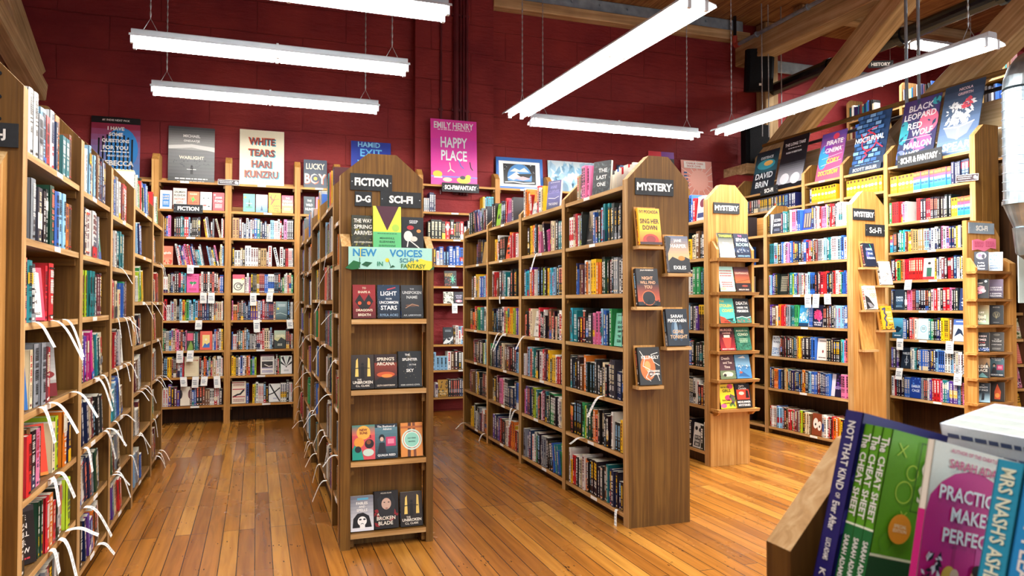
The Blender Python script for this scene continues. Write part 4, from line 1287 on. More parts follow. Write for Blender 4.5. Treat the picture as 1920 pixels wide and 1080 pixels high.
    lake=dict(bg='#eef0ee', d='white book with a blue drawn label', ops=[('r', .2, .1, .8, .8, '#3f86cc'), ('t', 'LAKE', .5, .68, .1, '#e8d8a8', .5), ('t', 'LAND', .5, .54, .1, '#e8d8a8', .5), ('x', .28, .2, .72, .4, 3, '#dbe6f2')]),
    victory=dict(bg='#d8d2c4', w=.16, h=.24, d='grey-cream book with black and red capitals', ops=[('r', 0, 0, 1, .2, '#9a4a2a'), ('t', 'SALMAN', .5, .82, .1, '#1f1c1a', .8), ('t', 'RUSHDIE', .5, .66, .1, '#1f1c1a', .84), ('t', 'VICTORY', .5, .48, .1, '#b0453a', .84), ('t', 'CITY', .5, .32, .1, '#b0453a', .5)]),
    island=dict(bg='#e8662e', d='orange-red book with a green star leaf', ops=[('p', [.25, .7, .4, .62, .5, .75, .56, .6, .7, .55, .52, .5, .45, .36, .38, .52], '#4ac03a'), ('t', 'INAZIO', .5, .86, .08, '#f4d8a8', .76), ('t', 'DIVIDA', .5, .4, .09, '#4a1c18', .8), ('r', 0, 0, 1, .12, '#f0a83a')]),
    masks=dict(bg='#efedea', d='white book with scattered drawn lips and eyes', ops=[('e', .35, .82, .2, .1, '#e8c8c0'), ('e', .3, .66, .07, .05, '#20242a'), ('e', .7, .66, .07, .05, '#20242a'), ('x', .2, .48, .8, .58, 2, '#8a6a6a'), ('e', .4, .25, .16, .08, '#c8685a'), ('e', .75, .2, .1, .06, '#2a2a30')]),
    ford=dict(bg='#d8323c', d='scarlet book with white capitals', ops=[('t', 'JAMIE', .5, .7, .13, '#f6f0ea', .76), ('t', 'FORD', .5, .52, .13, '#f6f0ea', .66), ('x', .2, .12, .8, .36, 4, '#f4dcd6'), ('e', .16, .86, .09, .09, '#f2e6da')]),
    spire=dict(bg='#5fb898', d='sea-green book with a dark spire', ops=[('p', [.42, .3, .6, .3, .52, .75], '#1f4a44'), ('e', .5, .25, .3, .08, '#3a8a70'), ('e', .16, .8, .09, .09, '#e8c83a'), ('x', .25, .4, .75, .48, 1, '#e8f4ec')]),
    goose=dict(bg='#9cc2e4', d='sky-blue book with faint white letters', ops=[('g', 0, 1, '#5a8ac0', '#c2d8ea'), ('t', 'DAUGHTER', .5, .62, .09, '#eef4f8', .8), ('p', [.4, .1, .6, .1, .5, .4], '#2a4a6a'), ('x', .25, .4, .75, .48, 1, '#eef4f8')]),
    chain=dict(bg='#f2b61e', w=.15, h=.235, d='yellow book with sweeping red-orange strokes', ops=[('l', [.1, .8, .4, .6, .2, .4], .1, '#e0562a'), ('l', [.9, .7, .5, .66, .3, .5, .6, .9], .06, '#d84a24'), ('l', [.2, .9, .25, .5], .05, '#3a2a1a'), ('t', 'CHAIN', .62, .34, .1, '#2a1f14', .6), ('t', 'GANG', .6, .21, .1, '#2a1f14', .5), ('t', 'ALL-STARS', .5, .08, .09, '#2a1f14', .9)]),
    dream=dict(bg='#e85a6a', d='pink and orange book with white letters', ops=[('g', 0, 1, '#f0a05a', '#e04a72'), ('t', 'THE', .5, .84, .09, '#f6eee4', .4), ('t', 'DREAM', .5, .66, .13, '#f6eee4', .8), ('t', 'BUILDERS', .5, .48, .12, '#f6eee4', .9), ('x', .2, .12, .8, .28, 2, '#f6d8c4')]),
    wild=dict(bg='#22333c', d='dark slate book with white capitals', ops=[('t', 'THE', .5, .76, .12, '#f0eee6', .4), ('t', 'WILD', .5, .52, .15, '#f0eee6', .6), ('t', 'HUNT', .5, .28, .15, '#f0eee6', .7)]),
    peach=dict(bg='#ec7a5c', d='peach book with white script', ops=[('g', 0, .5, '#f0b088', '#e86a52'), ('t', 'Dogbelle', .45, .62, .16, '#f8eee4', .84), ('s', .05, .05, .95, .25, 10, .16, '#d84a3a', 4)]),
    lips=dict(bg='#ef5a9e', d='hot-pink book with green lips', ops=[('p', [.2, .52, .35, .6, .5, .56, .65, .6, .84, .52, .65, .44, .5, .42, .35, .44], '#1f8a4a'), ('p', [.46, .44, .6, .54, .42, .28], '#f4e8e0'), ('t', 'THE GUEST', .5, .86, .08, '#b01a4a', .8), ('t', 'LECTURE', .5, .74, .08, '#b01a4a', .76), ('x', .2, .08, .8, .22, 2, '#b01a4a')]),
    snake=dict(bg='#f0e6cc', d='cream book with a coiled black snake', ops=[('r', 0, .76, 1, 1, '#dd3c5e'), ('o', .45, .34, .36, .07, '#15151a'), ('o', .5, .36, .2, .06, '#15151a'), ('l', [.78, .36, .92, .52], .06, '#15151a'), ('e', .85, .76, .09, .09, '#f0c02a')]),
    shore=dict(bg='#5a7a80', d='grey-green seascape book', ops=[('g', 0, 1, '#2f4a50', '#8aa4a4'), ('l', [0, .3, .4, .36, 1, .24], .04, '#c8d8d0'), ('e', .2, .6, .1, .1, '#f0d84a'), ('x', .2, .7, .85, .84, 2, '#dce6e2')]),
    mountain=dict(bg='#e05a44', d='red-framed book with a blue mountain', ops=[('r', .2, .12, .8, .8, '#f0d88a'), ('p', [.2, .12, .4, .36, .55, .28, .8, .4, .8, .12], '#3a6ab0'), ('e', .5, .55, .1, .1, '#f6eedc')]),
    haven=dict(bg='#3a4038', d='dark book with a golden sky above black rock', ops=[('g', .4, 1, '#c8b878', '#a8c0b0'), ('p', [0, .5, .3, .4, .6, .62, 1, .46, 1, 0, 0, 0], '#1c2422'), ('t', 'HAVEN', .55, .7, .12, '#ece4c0', .7), ('x', .3, .12, .7, .26, 2, '#d8d4c0')]),
    urban=dict(bg='#e2d3ae', w=.165, h=.25, d='large cream book with faded red title', ops=[('t', 'AMSTERDAM', .5, .8, .08, '#b0563a', .84), *[('l', [.08, .7 - i * .08, .75, .7 - i * .08], .008, '#8a7a5a') for i in range(7)]]),
    hand=dict(bg='#e9e4da', w=.165, h=.255, d='white book with a dark framed picture', ops=[('r', 0, .92, 1, 1, '#5a2030'), ('r', .1, .34, .9, .66, '#2a2420'), ('l', [.3, .5, .6, .4, .85, .42], .06, '#efe6da'), ('r', .1, .3, .9, .33, '#6a5aa0'), ('x', .12, .7, .9, .86, 3, '#3a2a44'), ('x', .12, .06, .9, .2, 2, '#4a4aa0')]),
    burst=dict(bg='#f0efec', d='white book with black rays', ops=[('p', [.5, .4, .05, .9, .25, .96], '#16161a'), ('p', [.5, .4, .38, 1, .62, 1], '#d8e4dc'), ('p', [.5, .4, .75, .96, .95, .9], '#16161a'), ('p', [.5, .4, .02, .7, .02, .56], '#16161a'), ('p', [.5, .4, .98, .7, .98, .56], '#16161a'), ('e', .5, .38, .06, .06, '#16161a'), ('x', .3, .12, .7, .22, 2, '#8a8a8a')]),
    arm=dict(bg='#efe2cc', w=.165, h=.25, d='cream and red book with a reaching black arm', ops=[('r', 0, .92, .9, .96, '#a8222c'), ('x', .1, .76, .9, .88, 2, '#8e2430'), ('r', .05, .62, .95, .66, '#b8303a'), ('l', [.1, .3, .4, .4, .6, .42, .85, .6], .12, '#17161a'), ('r', .05, .28, .95, .32, '#b8303a'), ('x', .1, .06, .9, .2, 3, '#8e2430')]),
    cross=dict(bg='#eeeeea', d='white book crossed by a black brush stroke', ops=[('l', [.1, .95, .5, .5, .95, .05], .12, '#121216'), ('l', [.0, .4, .45, .5, .95, .75], .1, '#121216'), ('x', .4, .14, .7, .22, 2, '#7a8ac0')]),
    swirl=dict(bg='#14181c', d='black book with a mint starburst and gold lettering', ops=[('t', 'WARD', .35, .72, .26, '#b08a4a', .7), *[('l', [.68, .45, .68 + .24 * math.cos(a * .785), .45 + .3 * math.sin(a * .785)], .05, '#58b89a') for a in range(8)], ('s', 0, 0, .5, .5, 14, .06, '#c8584a', 5)], w=.24, h=.2),
    arch=dict(bg='#8fcfb4', d='mint book with a red figure in an arch', ops=[('e', .5, .5, .4, .6, '#e2efe6'), ('e', .5, .45, .2, .2, '#c02a34'), ('r', .4, .2, .6, .45, '#c02a34')]),
    paleleaf=dict(bg='#dcdcd0', d='off-white patterned book', ops=[('s', 0, 0, 1, 1, 30, .12, '#3a4030', 6), ('t', 'THE WAY', .5, .5, .14, '#f6f4ea', .8)]),
    called=dict(bg='#1c1c2c', d='black book with lilac capitals and a bright rock', ops=[('t', 'CALLED', .5, .66, .12, '#d8d0ec', .8), ('t', 'PLACE', .5, .48, .12, '#d8d0ec', .7), ('e', .5, .2, .34, .14, '#c88aa0'), ('e', .45, .2, .14, .08, '#f0e8ec')]),
    wave=dict(bg='#1b222a', d='black book with a white breaking wave', ops=[('p', [0, .1, .3, .3, .6, .2, 1, .5, 1, .3, .6, .08, 0, 0], '#dfe4e4'), ('s', 0, 0, 1, .4, 20, .06, '#f0f2f0', 3), ('x', .2, .7, .8, .84, 2, '#9aa4aa')]),
    maw=dict(bg='#3a1c22', d='wine-dark book with a red ring and ivory teeth', ops=[('o', .5, .5, .3, .1, '#a8342a'), ('o', .5, .5, .18, .07, '#e0c8a8'), ('t', 'DRAGON', .55, .14, .1, '#d8c8b0', .8)]),
    portrait=dict(bg='#e6e9ec', d='white book with a red and blue portrait', ops=[('r', .08, .06, .92, .94, '#f2f2ee'), ('e', .5, .72, .16, .18, '#d88a5a'), ('p', [.2, .12, .5, .62, .8, .12], '#3a6ab8'), ('e', .42, .78, .16, .14, '#a8442a'), ('t', 'WHAT WE', .55, .34, .08, '#d83a3a', .6)]),
    gold=dict(bg='#b8892e', d='golden brown book with dark shapes', ops=[('s', 0, 0, 1, .9, 22, .14, '#3a2a1a', 4), ('t', 'PRIEST OF', .5, .3, .09, '#f0e0b0', .8), ('t', 'BONES', .5, .16, .1, '#f0e0b0', .6)]),
    # letter-J case
    hestia=dict(bg='#d8365a', d='pink-framed white book with ornate capitals', ops=[('p', [.1, .06, .9, .06, .9, .9, .5, .97, .1, .9], '#f4efe8'), ('o', .5, .86, .28, .06, '#d8365a'), ('r', .2, .28, .8, .74, '#f4efe8'), ('t', 'HESTIA', .5, .66, .07, '#3a1420', .56), ('t', 'STRIKES', .5, .55, .07, '#3a1420', .6), ('t', 'A', .5, .45, .06, '#3a1420'), ('t', 'MATCH', .5, .35, .07, '#3a1420', .52), ('t', 'CHRISTINE GRILLO', .5, .13, .05, '#3a1420', .7)]),
    bluewhite=dict(bg='#2f6fb8', d='blue and white book with bold white words', ops=[('s', 0, 0, 1, 1, 26, .16, '#a8cde8', 3), ('t', 'YES', .5, .86, .11, '#f4f6f8', .6), ('t', 'BUT', .5, .7, .09, '#f4f6f8', .5), ('t', 'NOT', .5, .54, .1, '#f4f6f8', .6), ('t', 'OFTEN', .5, .36, .11, '#f4f6f8', .8), ('t', 'ENOUGH', .5, .18, .1, '#f4f6f8', .84)]),
    photo=dict(bg='#a9a9a6', d='grey photograph book with a black title box', ops=[('g', .3, 1, '#c8c8c4', '#6a6c70'), ('r', .08, .56, .55, .8, '#24262a'), ('x', .14, .6, .5, .76, 3, '#e2e2de'), ('e', .65, .4, .3, .12, '#8a2a2e'), ('r', 0, 0, 1, .24, '#7a1d26')], w=.15, h=.23),
    rabbit=dict(bg='#ea4a34', d='orange-red book with yellow serif words', ops=[('t', 'The', .4, .88, .08, '#f8e2a0', .3), ('t', 'Rabbit', .48, .74, .12, '#f8e2a0', .8), ('t', 'Hutch', .48, .58, .12, '#f8e2a0', .76), ('t', 'Tess', .48, .36, .11, '#f8e2a0', .6), ('t', 'Gunty', .5, .2, .11, '#f8e2a0', .7), ('r', 0, 0, 1, .06, '#f08a3a')]),
    evermore=dict(bg='#1c1a1e', d='black book with stacked white slab capitals', ops=[('r', 0, .9, 1, 1, '#3a363c'), ('t', 'MORE', .5, .8, .09, '#ece6e0', .74), ('t', 'THAN', .5, .66, .09, '#ece6e0', .7), ("t", "YOU'LL", .5, .52, .09, '#ece6e0', .8), ('t', 'EVER', .5, .38, .09, '#ece6e0', .66), ('t', 'KNOW', .5, .24, .09, '#ece6e0', .76), ('x', .2, .06, .8, .12, 1, '#c03a4a')], w=.15, h=.23),
    tomato=dict(bg='#2f7a6a', d='teal book with a red fruit and leaf', ops=[('r', 0, 0, 1, .2, '#2f4a8a'), ('e', .55, .42, .3, .3, '#d8392c'), ('p', [.3, .62, .5, .8, .6, .6], '#5ab03a'), ('x', .2, .84, .8, .92, 1, '#e8d8b0')]),
    ovalg=dict(bg='#efefe6', d='white book with a tall green oval', ops=[('e', .5, .56, .3, .56, '#3f9a3c'), ('x', .3, .06, .7, .12, 1, '#2a2a2a')]),
    # big mystery case
    lastone=dict(bg='#15181a', d='black book with white words among grey leaves', ops=[('s', 0, 0, 1, .9, 34, .12, '#3c4444', 9), ('s', 0, 0, 1, .9, 14, .1, '#5a6464', 2), ('t', 'THE', .55, .72, .12, '#f2f2ee', .5), ('t', 'LAST', .5, .52, .12, '#f2f2ee', .62), ('t', 'ONE', .5, .31, .12, '#f2f2ee', .5)], w=.155, h=.235),
    chandelier=dict(bg='#1d1a1a', d='dark book with a hanging beige lattice', ops=[('p', [.05, 1, .5, .55, .95, 1], '#8a7458'), *[('l', [.5 + (i - 3) * .1, .5, .5 + (i - 3) * .13, 1], .02, '#d8c29a') for i in range(7)], ('s', .25, .4, .75, .6, 12, .05, '#c8a878', 3), ('e', .8, .3, .06, .06, '#b83a3a'), ('x', .2, .06, .7, .14, 1, '#a8a29a')], w=.155, h=.235),
    purple=dict(bg='#4a4488', d='violet book with pale capitals over rippled water', ops=[('g', 0, .6, '#23253f', '#6a64b0'), ('x', .2, .9, .9, .95, 1, '#c8c4e0'), ('t', 'ANNE', .45, .78, .1, '#9a94d8', .5), ('t', 'CLEEVES', .5, .62, .1, '#9a94d8', .8), ('l', [.1, .42, .6, .38, .9, .44], .04, '#e6e4ee'), ('t', 'THE RISING', .5, .2, .09, '#e6e4ee', .7)], w=.155, h=.235),
    limebk=dict(bg='#8fc43a', d='lime book with a black hat shape', ops=[('e', .5, .36, .26, .12, '#17201a'), ('e', .5, .42, .14, .16, '#17201a'), ('x', .2, .74, .8, .88, 2, '#3a5a1a')]),
    pinkpic=dict(bg='#c86a92', d='rose book with a dusky lower half', ops=[('r', 0, 0, 1, .4, '#6a4a7a'), ('x', .15, .5, .85, .88, 5, '#8a2a5a')]),
    sketch=dict(bg='#e6a24a', d='amber and white book with loose sketched figures', ops=[('r', 0, 0, 1, .45, '#dfe0da'), ('s', 0, .05, 1, .5, 16, .12, '#6a7078', 5), ('x', .1, .8, .9, .92, 2, '#a8481f')]),
    great=dict(bg='#7cc8ae', d='mint book with stacked dark capitals', ops=[('x', .2, .88, .8, .94, 1, '#2a5a4a'), ('t', 'GREAT', .5, .72, .09, '#23463a', .7), ('t', 'MAN', .5, .58, .09, '#23463a', .5), ('t', 'JUMPS', .5, .44, .09, '#23463a', .7), ('t', 'THE', .5, .3, .08, '#23463a', .4), ('t', 'GUN', .5, .16, .09, '#23463a', .5)]),
    signal=dict(bg='#e85a2a', d='orange book with black block shapes', ops=[('r', .1, .4, .7, .5, '#1c1614'), ('r', .3, .2, .9, .3, '#1c1614'), ('r', .1, .62, .9, .72, '#f0c8a8'), ('r', .2, .8, .8, .9, '#1c1614')]),
    cat=dict(bg='#ded9cc', d='ivory book with handwritten black letters', ops=[('t', 'cut', .4, .7, .16, '#2a2a2a', .6), ('t', 'CHAIN', .5, .46, .1, '#2a2a2a', .7), ('t', 'IN', .5, .22, .1, '#2a2a2a', .3)]),
    # askew case and railing-side case
    scorn=dict(bg='#1b2030', d='navy book with pale hand-drawn words', ops=[('t', 'SCORN', .5, .66, .15, '#e0e4ec', .8), ('t', 'SWORN', .5, .42, .14, '#e0e4ec', .8), ('x', .2, .1, .8, .22, 2, '#8a94b0')]),
    ice=dict(bg='#3a9ad8', d='bright blue book with a white splash', ops=[('e', .5, .5, .36, .3, '#8ad0f0'), ('s', .1, .2, .9, .8, 20, .14, '#e6f4fa', 4), ('r', 0, 0, 1, .16, '#1d3a5a')]),
    puff=dict(bg='#1f2440', d='navy book with a hot pink tangle', ops=[('e', .5, .56, .34, .34, '#e8397a'), ('s', .15, .3, .85, .8, 22, .14, '#f05a94', 6), ('t', 'THIS WORLD', .5, .2, .07, '#e8e6f0', .8), ('t', 'FOR SALE', .5, .1, .07, '#e8e6f0', .7)]),
    ruth=dict(bg='#dfe8f0', d='pale blue book with huge navy letters', ops=[('t', 'RUTH', .5, .87, .13, '#2a3a58', .8), ('t', 'WARE', .5, .7, .13, '#2a3a58', .8), ('t', 'ZERO', .5, .34, .15, '#3a7ab8', .84), ('t', 'DAYS', .5, .15, .15, '#3a7ab8', .84)]),
    ear=dict(bg='#ece2da', d='cream book with a small dark crescent', ops=[('e', .55, .4, .08, .12, '#8a3a3a'), ('x', .2, .82, .8, .9, 1, '#5a4a4a'), ('x', .15, .06, .85, .14, 1, '#5a4a4a')]),
    gleam=dict(bg='#241c3a', d='dark violet and white book', ops=[('r', 0, 0, .35, 1, '#d8d6de'), ('t', 'BODY', .6, .4, .14, '#c8a8e8', .6), ('s', .4, .5, 1, 1, 10, .12, '#6a3a9a', 3)]),
    eyes=dict(bg='#8a4226', d='rust book with two white ovals', ops=[('e', .35, .55, .24, .4, '#f0e8dc'), ('e', .75, .45, .2, .36, '#f0e8dc'), ('e', .35, .5, .07, .1, '#2a1a14'), ('e', .75, .42, .06, .1, '#2a1a14')]),
    circle=dict(bg='#c8dfe4', d='pale blue book with white rings', ops=[('o', .5, .5, .42, .06, '#f2f6f6'), ('o', .5, .5, .28, .05, '#7ab8c8'), ('x', .35, .44, .65, .56, 2, '#3a6a7a')]),
    horse=dict(bg='#d6dfe8', d='white and navy book with a running figure', ops=[('p', [.1, .2, .4, .6, .7, .5, .9, .2, .6, .36, .4, .3], '#27344e'), ('r', 0, .74, 1, 1, '#4a6ab0'), ('x', .2, .82, .8, .92, 1, '#eef2f6')]),
    warlock=dict(bg='#1c2634', d='blue-black book with a white sword', ops=[('t', 'WARLOCK', .5, .72, .12, '#dfe6ea', .84), ('l', [.5, .6, .5, .14], .04, '#e6ecee'), ('l', [.36, .28, .64, .28], .035, '#e6ecee'), ('o', .5, .36, .18, .03, '#8a9aa8')]),
    caves=dict(bg='#23303e', d='deep teal book with a pale blue outline', ops=[('e', .5, .4, .34, .4, '#31506a'), ('t', 'EMBER', .5, .6, .1, '#cfe0ec', .7), ('t', 'CAUSE', .5, .46, .1, '#cfe0ec', .7), ('x', .2, .1, .8, .2, 2, '#8ab0c8')]),
    geisha=dict(bg='#e8e4dc', d='white book with a green and red figure', ops=[('r', .3, .1, .75, .55, '#2f5a4a'), ('e', .52, .68, .12, .12, '#e0c0a8'), ('e', .52, .76, .14, .1, '#1f1a1c'), ('r', 0, 0, 1, .12, '#c8303a')]),
    seabeast=dict(bg='#2a86b0', d='sea-blue book with a dark finned shape', ops=[('g', 0, 1, '#163a54', '#58b0d0'), ('p', [.1, .3, .4, .6, .9, .5, .6, .3], '#173040'), ('x', .2, .06, .8, .16, 1, '#e8f0f4')]),
    yellowcat=dict(bg='#e8c23a', d='mustard paperback with a green figure', ops=[('e', .5, .5, .26, .3, '#4a6a2a'), ('x', .1, .78, .9, .92, 2, '#3a2a1a')]),
    bigred=dict(bg='#e4e2dc', d='white and black book with tall red letters', ops=[('r', 0, 0, 1, .3, '#1a1a1c'), ('t', 'RED', .45, .66, .22, '#d0202c', .8), ('e', .75, .5, .14, .2, '#17171a')]),
)


def make_book(name, w, h, th, col, Mw, seed=0, hard=False, ch='k', cv=None, ops=None, spine=True, fine=True):
    mb = MB()
    book_shell(mb, w, h, th, col, None, hard)
    if cv is not None:
        ops_draw(mb, cv['ops'], w, h, Matrix.Identity(4))
    elif ops:
        ops_draw(mb, ops, w, h, Matrix.Identity(4))
    if spine:
        spine_art(mb, ch, h, th, col, random.Random(seed), None, fine, hard)
    o = mb.build(name, 'book', None, Mw)
    mb = MB()
    book_pages(mb, w, h, th, None, hard)
    mb.build('page_block', 'pages', o)
    return o


N_FACE = 0


def face_book(cvn, Mw, label_place, group=None, th=None, w=None, h=None, lean=10, hard=None):
    """A book shown cover-out; Mw's origin is the middle of its foot, facing -y."""
    global N_FACE
    N_FACE += 1
    cv = COVERS[cvn]
    w = w or cv.get('w', 0.14)
    h = h or cv.get('h', 0.21)
    hard = (cv.get('h', 0.21) > 0.22) if hard is None else hard
    th = th or (0.03 if hard else 0.022)
    T = Mw @ Matrix.Translation((0, 0, 0.0025 + th * math.sin(R(lean)))) @ Matrix.Rotation(R(-lean), 4, 'X') @ Matrix.Translation((-w / 2, 0, 0))
    o = make_book('book', w, h, th, colr(cv['bg']), T, sum(map(ord, cvn)), hard, 'k' if lum(colr(cv['bg'])) < .1 else 'w', cv)
    return tag(o, cv['d'] + ' ' + label_place, 'book', group)


# ------------------------------------------------------------------ rows of books, top shelf first, as they read from one end to the other
ROWS = {
    ('L', 0): ['swwesrqnottu', 'kdeedkkfbbssou', 'atd{hestia}rr', '{bluewhite}ieexr{photo}', 'brukpk{rabbit}iloen', 'yk{evermore}ffrorkkwl', 'ydkknexkw'],
    ('L', 1): ['ftwksiisukxnn', 'xkiwwwe{tomato}', 'nklltttkxxd', 'ykwvm/mdvttdi', 's/nnniixkkdd', 'ou/wnnewfnnn', 'dk/nrvvokwi'],
    ('L', 2): ['ibbenwixuurr', 'kkdwtttih', 'xrpiiibbfgx', 'utr/kvw{ovalg}', 'r/ctsbbiu', 't/fuxeei', 'x/evtirra'],
    ('L', 3): ['wi/wlgerkfbbssx', 'pw/snnb', 'kk/wwlgy', 'r/wyike', 'wk/xuuwe', 'e/nkwwx', 'b/snveeb'],
    ('L', 4): ['r/owwgia', 'y/oed', 'x/nilra', 'k/yrri', 'b/nohee', 'f/giki', 'k/wkixr'],
    ('M', 3): ['__iiuppp{lastone}_____', 'wwxrwlkd{chandelier}bwkkscttdddkkkw', '__nbbuxwooiyyookkfdkxkeewk', 'tcttkxkkddppppsbtng{great}k', 'kdkkxkuookkkkdkkkikdddnnk', 'kkkkkglffkoakkkddkkwkkyh', 'wyrrkwixwokkkkkkkdutbnnknkk'],
    ('M', 2): ['woor{sketch}rwwy{purple}___', '_kyyowkip/ukp|mxiikkttc', 'nccvoorrrwwkkklkyyscsbskskk', 'akrii{cat}rkdwkuxuikikwx', 'wrsattgkkwrxbkykyywrrkw', 'pvxnnkltikwpxtkdfggkkwik', 'ewvnvwwgkkdeek/kkbcttbgg'],
    ('M', 1): ['nkk{limebk}nkkr{pinkpic}nd__', 'yowkkkk{signal}orwrrwp', 'wxrruuddeetgwdkkfknk', 'ktknxkkwalloyylvve', 'gkkknnkbkinudxkkbnsd', 'ikxuxpprwkkknnnkbbk', 'vvnnvwrukkiwrxooyrkw'],
    ('M', 0): ['fkk/nnvvk|kxdd', 'nnkkdd{urban2}k', 'xkuwyyiwbbssrk', 'kkoorklggttkwkk', 'xkuukwnnklwcck', 'kxuukwiykkkdduu', 'yyykkwddeexwruoo'],
    ('B', 1): ['', '{lake}{victory}{island}{masks}{ford}', 'wkdxbp_kddttrrskkkkkd/ywe|de/i|wr', '{peach}/wrsvvpprwrbnxttcwe/seeykkp|dis', 'iwwwiknwkkrtkc{lips}rwkkwkakuobb', 'igrrwwesikkswylgswcsddnnnkwdiiiw', 'sggfwwswirpxonkp{wd}fttk{mountain}wbaxwy', 'akkkkyydkkdwsr{urban}kwkokbgkrihwwww', 'twwwvkxv{bonep}xbbkkuuuwwrwk'],
    ('B', 2): ['', '____{spire}{goose}{chain}{dream}', 'hhxwnwnwxbtknnewsswwwwrkpkkk', 'kwwhkwwwwwuhhxw/w|wkrrwww', '{snake}wwpkkkyyxxxbbwwwkkkkgwwaig', 'poodkuknnnvvvwxrxxxnnni{shore}kkww', 'bwwkktouskeekwkrrrriiwsk{haven}dddw', 'yyykwbwuorgbbl_{hand}wkrg{burst}', '{arm}b_ylwwwwkk{cross}wwwkww'],
    ('B', 3): ['', '{wild}{dream2}p', 'kk/wwwi', 'xr/twk', 'wwkdbi', 'rkbwwu', 'gikwnr', 'xwkdis', 'wwkbir'],
    ('B', 5): ['', 'eeennn_____________ysccccc', 'kkkkkkrkkkkrkkddddtt', 'kxnwbnnbbbbbpppkkdd', '_{swirl}_{arch}_', '_{paleleaf}{called}{paleleaf2}_', '{wave}uwws{maw}', 'sssswukk{portrait}tckt', 'w{gold}kkkkknnkkkkk'],
    ('R', 3): ['', 'YYYYYYBBBBBBBBBnnnnn', 'grrrrrpw__rrkkrrkkkkkkkkkYYBBBB', 'BkkktgcxhYhhhhhhhsssnwwnkpwpnnkyeekbb', 'nkrgoarrrrrrrrr{geisha}ynwxkkrrxnwkwkk', 'bd{caves}kpppxxkkkkkkkkkwprwwkkrrrrpkkd{horse2}', '{seabeast}bbkrraw{circle}tgkknnkyyyu{horse}wkn', 'vdvk{warlock}ewtkkbbbbnnnnsbbbwwsswewwkdkk', 'wrrkkkkbbb{ice2}eeddwvvrrrpttbvvvvskpprx'],
    ('R', 2): ['', 'YYYYYYYYYY', 'kwrrxkkpkkk', 'hyykkwnndd', 'rrkkppkkwn', 'kkrrwwnnkk', 'bbwwkknyyr', 'bbbnnkkwws', 'vvrrkkbbws'],
    ('R', 1): ['', 'nYYYYYYYY', 'kknnwwkkbb', 'xxkkuukknn', 'kkrrkknnww', '', '', '', ''],
    ('R', 0): ['', 'ddddddddddddddddnnnnnnnnn', 'uuddkkddkknnkkddbb', '', '', '', '', '', ''],
    ('T', 2): ['kw{scorn}knstttkftwpppebb{navybk}nneerwwrpppplkkrrrkwwwwwwwww', 'ttswskkbwwppbknnkuxbbrrkwkxeewsskttwwwssbw', 'sbvvkkk{fern}kkttlsbbnreewkpwssbbbkuxrrrrknkwrwwrgbbv', 'vvuuuipoorrrraeetttgg{ice}bbb{puff}kkuuxkkessssbb', '{ruth}xkkkrkxkkddkuoyydkkkkbbb{ear}kkkkkkkgcpa', 'bnkroobbbkuhyttknndnnkdoonkssbbbnxknnnnbb{gleam}ppp', 'rwwwbbssxkuwrrgrxxelllkiiiu{eyes}wwwwrkrrooyyknnb'],
    ('T', 1): ['ttnnvrxxdnnk', 'kkrrpkkwbb', 'nnvvkkbbww', 'llwtttoo', 'bbsscctt', 'kkttnnss', 'ooukkkywk'],
    ('N', 2): ['rrrrkkkkkrrkkbbr{bigred2}', 'kkkuuiiddkkkyyiiukk', 'gggkkkwwdwwggktt', 'xxvvvvbbwssskwvvuu', 'wyynnnkkbbkkddkf', 'gggwwwuuxxkkwwkxk', 'ee{bigred}kkkttk{bigred3}kw'],
}
for k_, src_, bg_ in (('urban2', 'urban', '#a8803e'), ('wd', 'fables', '#c8506a'), ('bonep', 'snake', '#ece0c8'), ('dream2', 'lips', '#e86a94'), ('paleleaf2', 'paleleaf', '#c8ccc8'), ('horse2', 'horse', '#3a4a7a'),
                      ('ice2', 'caves', '#1d2f66'), ('navybk', 'scorn', '#2a4aa0'), ('fern', 'congo', '#23302a'), ('bigred2', 'gleam', '#8a1f2a'), ('bigred3', 'burst', '#e8e6e0')):
    c_ = dict(COVERS[src_])
    c_['bg'] = bg_
    COVERS[k_] = c_
COVERS['urban2'] = dict(bg='#a8803e', d='plain tan book back', ops=[])
COVERS['wd'] = dict(bg='#2f3a2a', d='rose and moss green picture book', ops=[('r', 0, .5, 1, .9, '#d85a7a'), ('p', [0, 0, .6, .5, 1, .2, 1, 0], '#7a9a3a')], w=.07)
COVERS['bonep'] = dict(bg='#ece2cc', d='ivory book cut by a dark keyhole curve', ops=[('e', 0, .6, .22, .5, '#2a2424'), ('e', 1, .6, .22, .5, '#7a4a4a')], w=.11)
COVERS['dream2'] = dict(bg='#e0708a', d='rose book half hidden by the leaning row', ops=[('x', .15, .55, .85, .88, 4, '#8a2a4a'), ('r', 0, 0, 1, .3, '#c8486a')])
COVERS['paleleaf2'] = dict(bg='#c9cdca', d='pale grey book with dark smudges', ops=[('s', 0, 0, 1, 1, 18, .16, '#2a3034', 2), ('t', 'NO ONE', .5, .5, .14, '#23282c', .8)])
COVERS['horse2'] = dict(bg='#2a3a66', d='blue book with white scribbles', ops=[('s', .1, .2, .9, .8, 16, .16, '#dfe4ee', 3)])
COVERS['navybk'] = dict(bg='#2440a0', d='royal blue book with a dark window grid', ops=[('r', .1, .08, .9, .82, '#2a2a44'), *[('r', .15 + .25 * i, .12, .3 + .25 * i, .78, '#8a7a68') for i in range(3)]])
COVERS['fern'] = dict(bg='#1c2420', d='black book with pale ornamental lines', ops=[('x', .15, .12, .85, .88, 9, '#b8b098')])
COVERS['bigred2'] = dict(bg='#e0dce2', d='white book with a dark red swoop', ops=[('e', .6, .7, .34, .3, '#6a2438'), ('r', .1, .1, .9, .3, '#2a3a6a')])
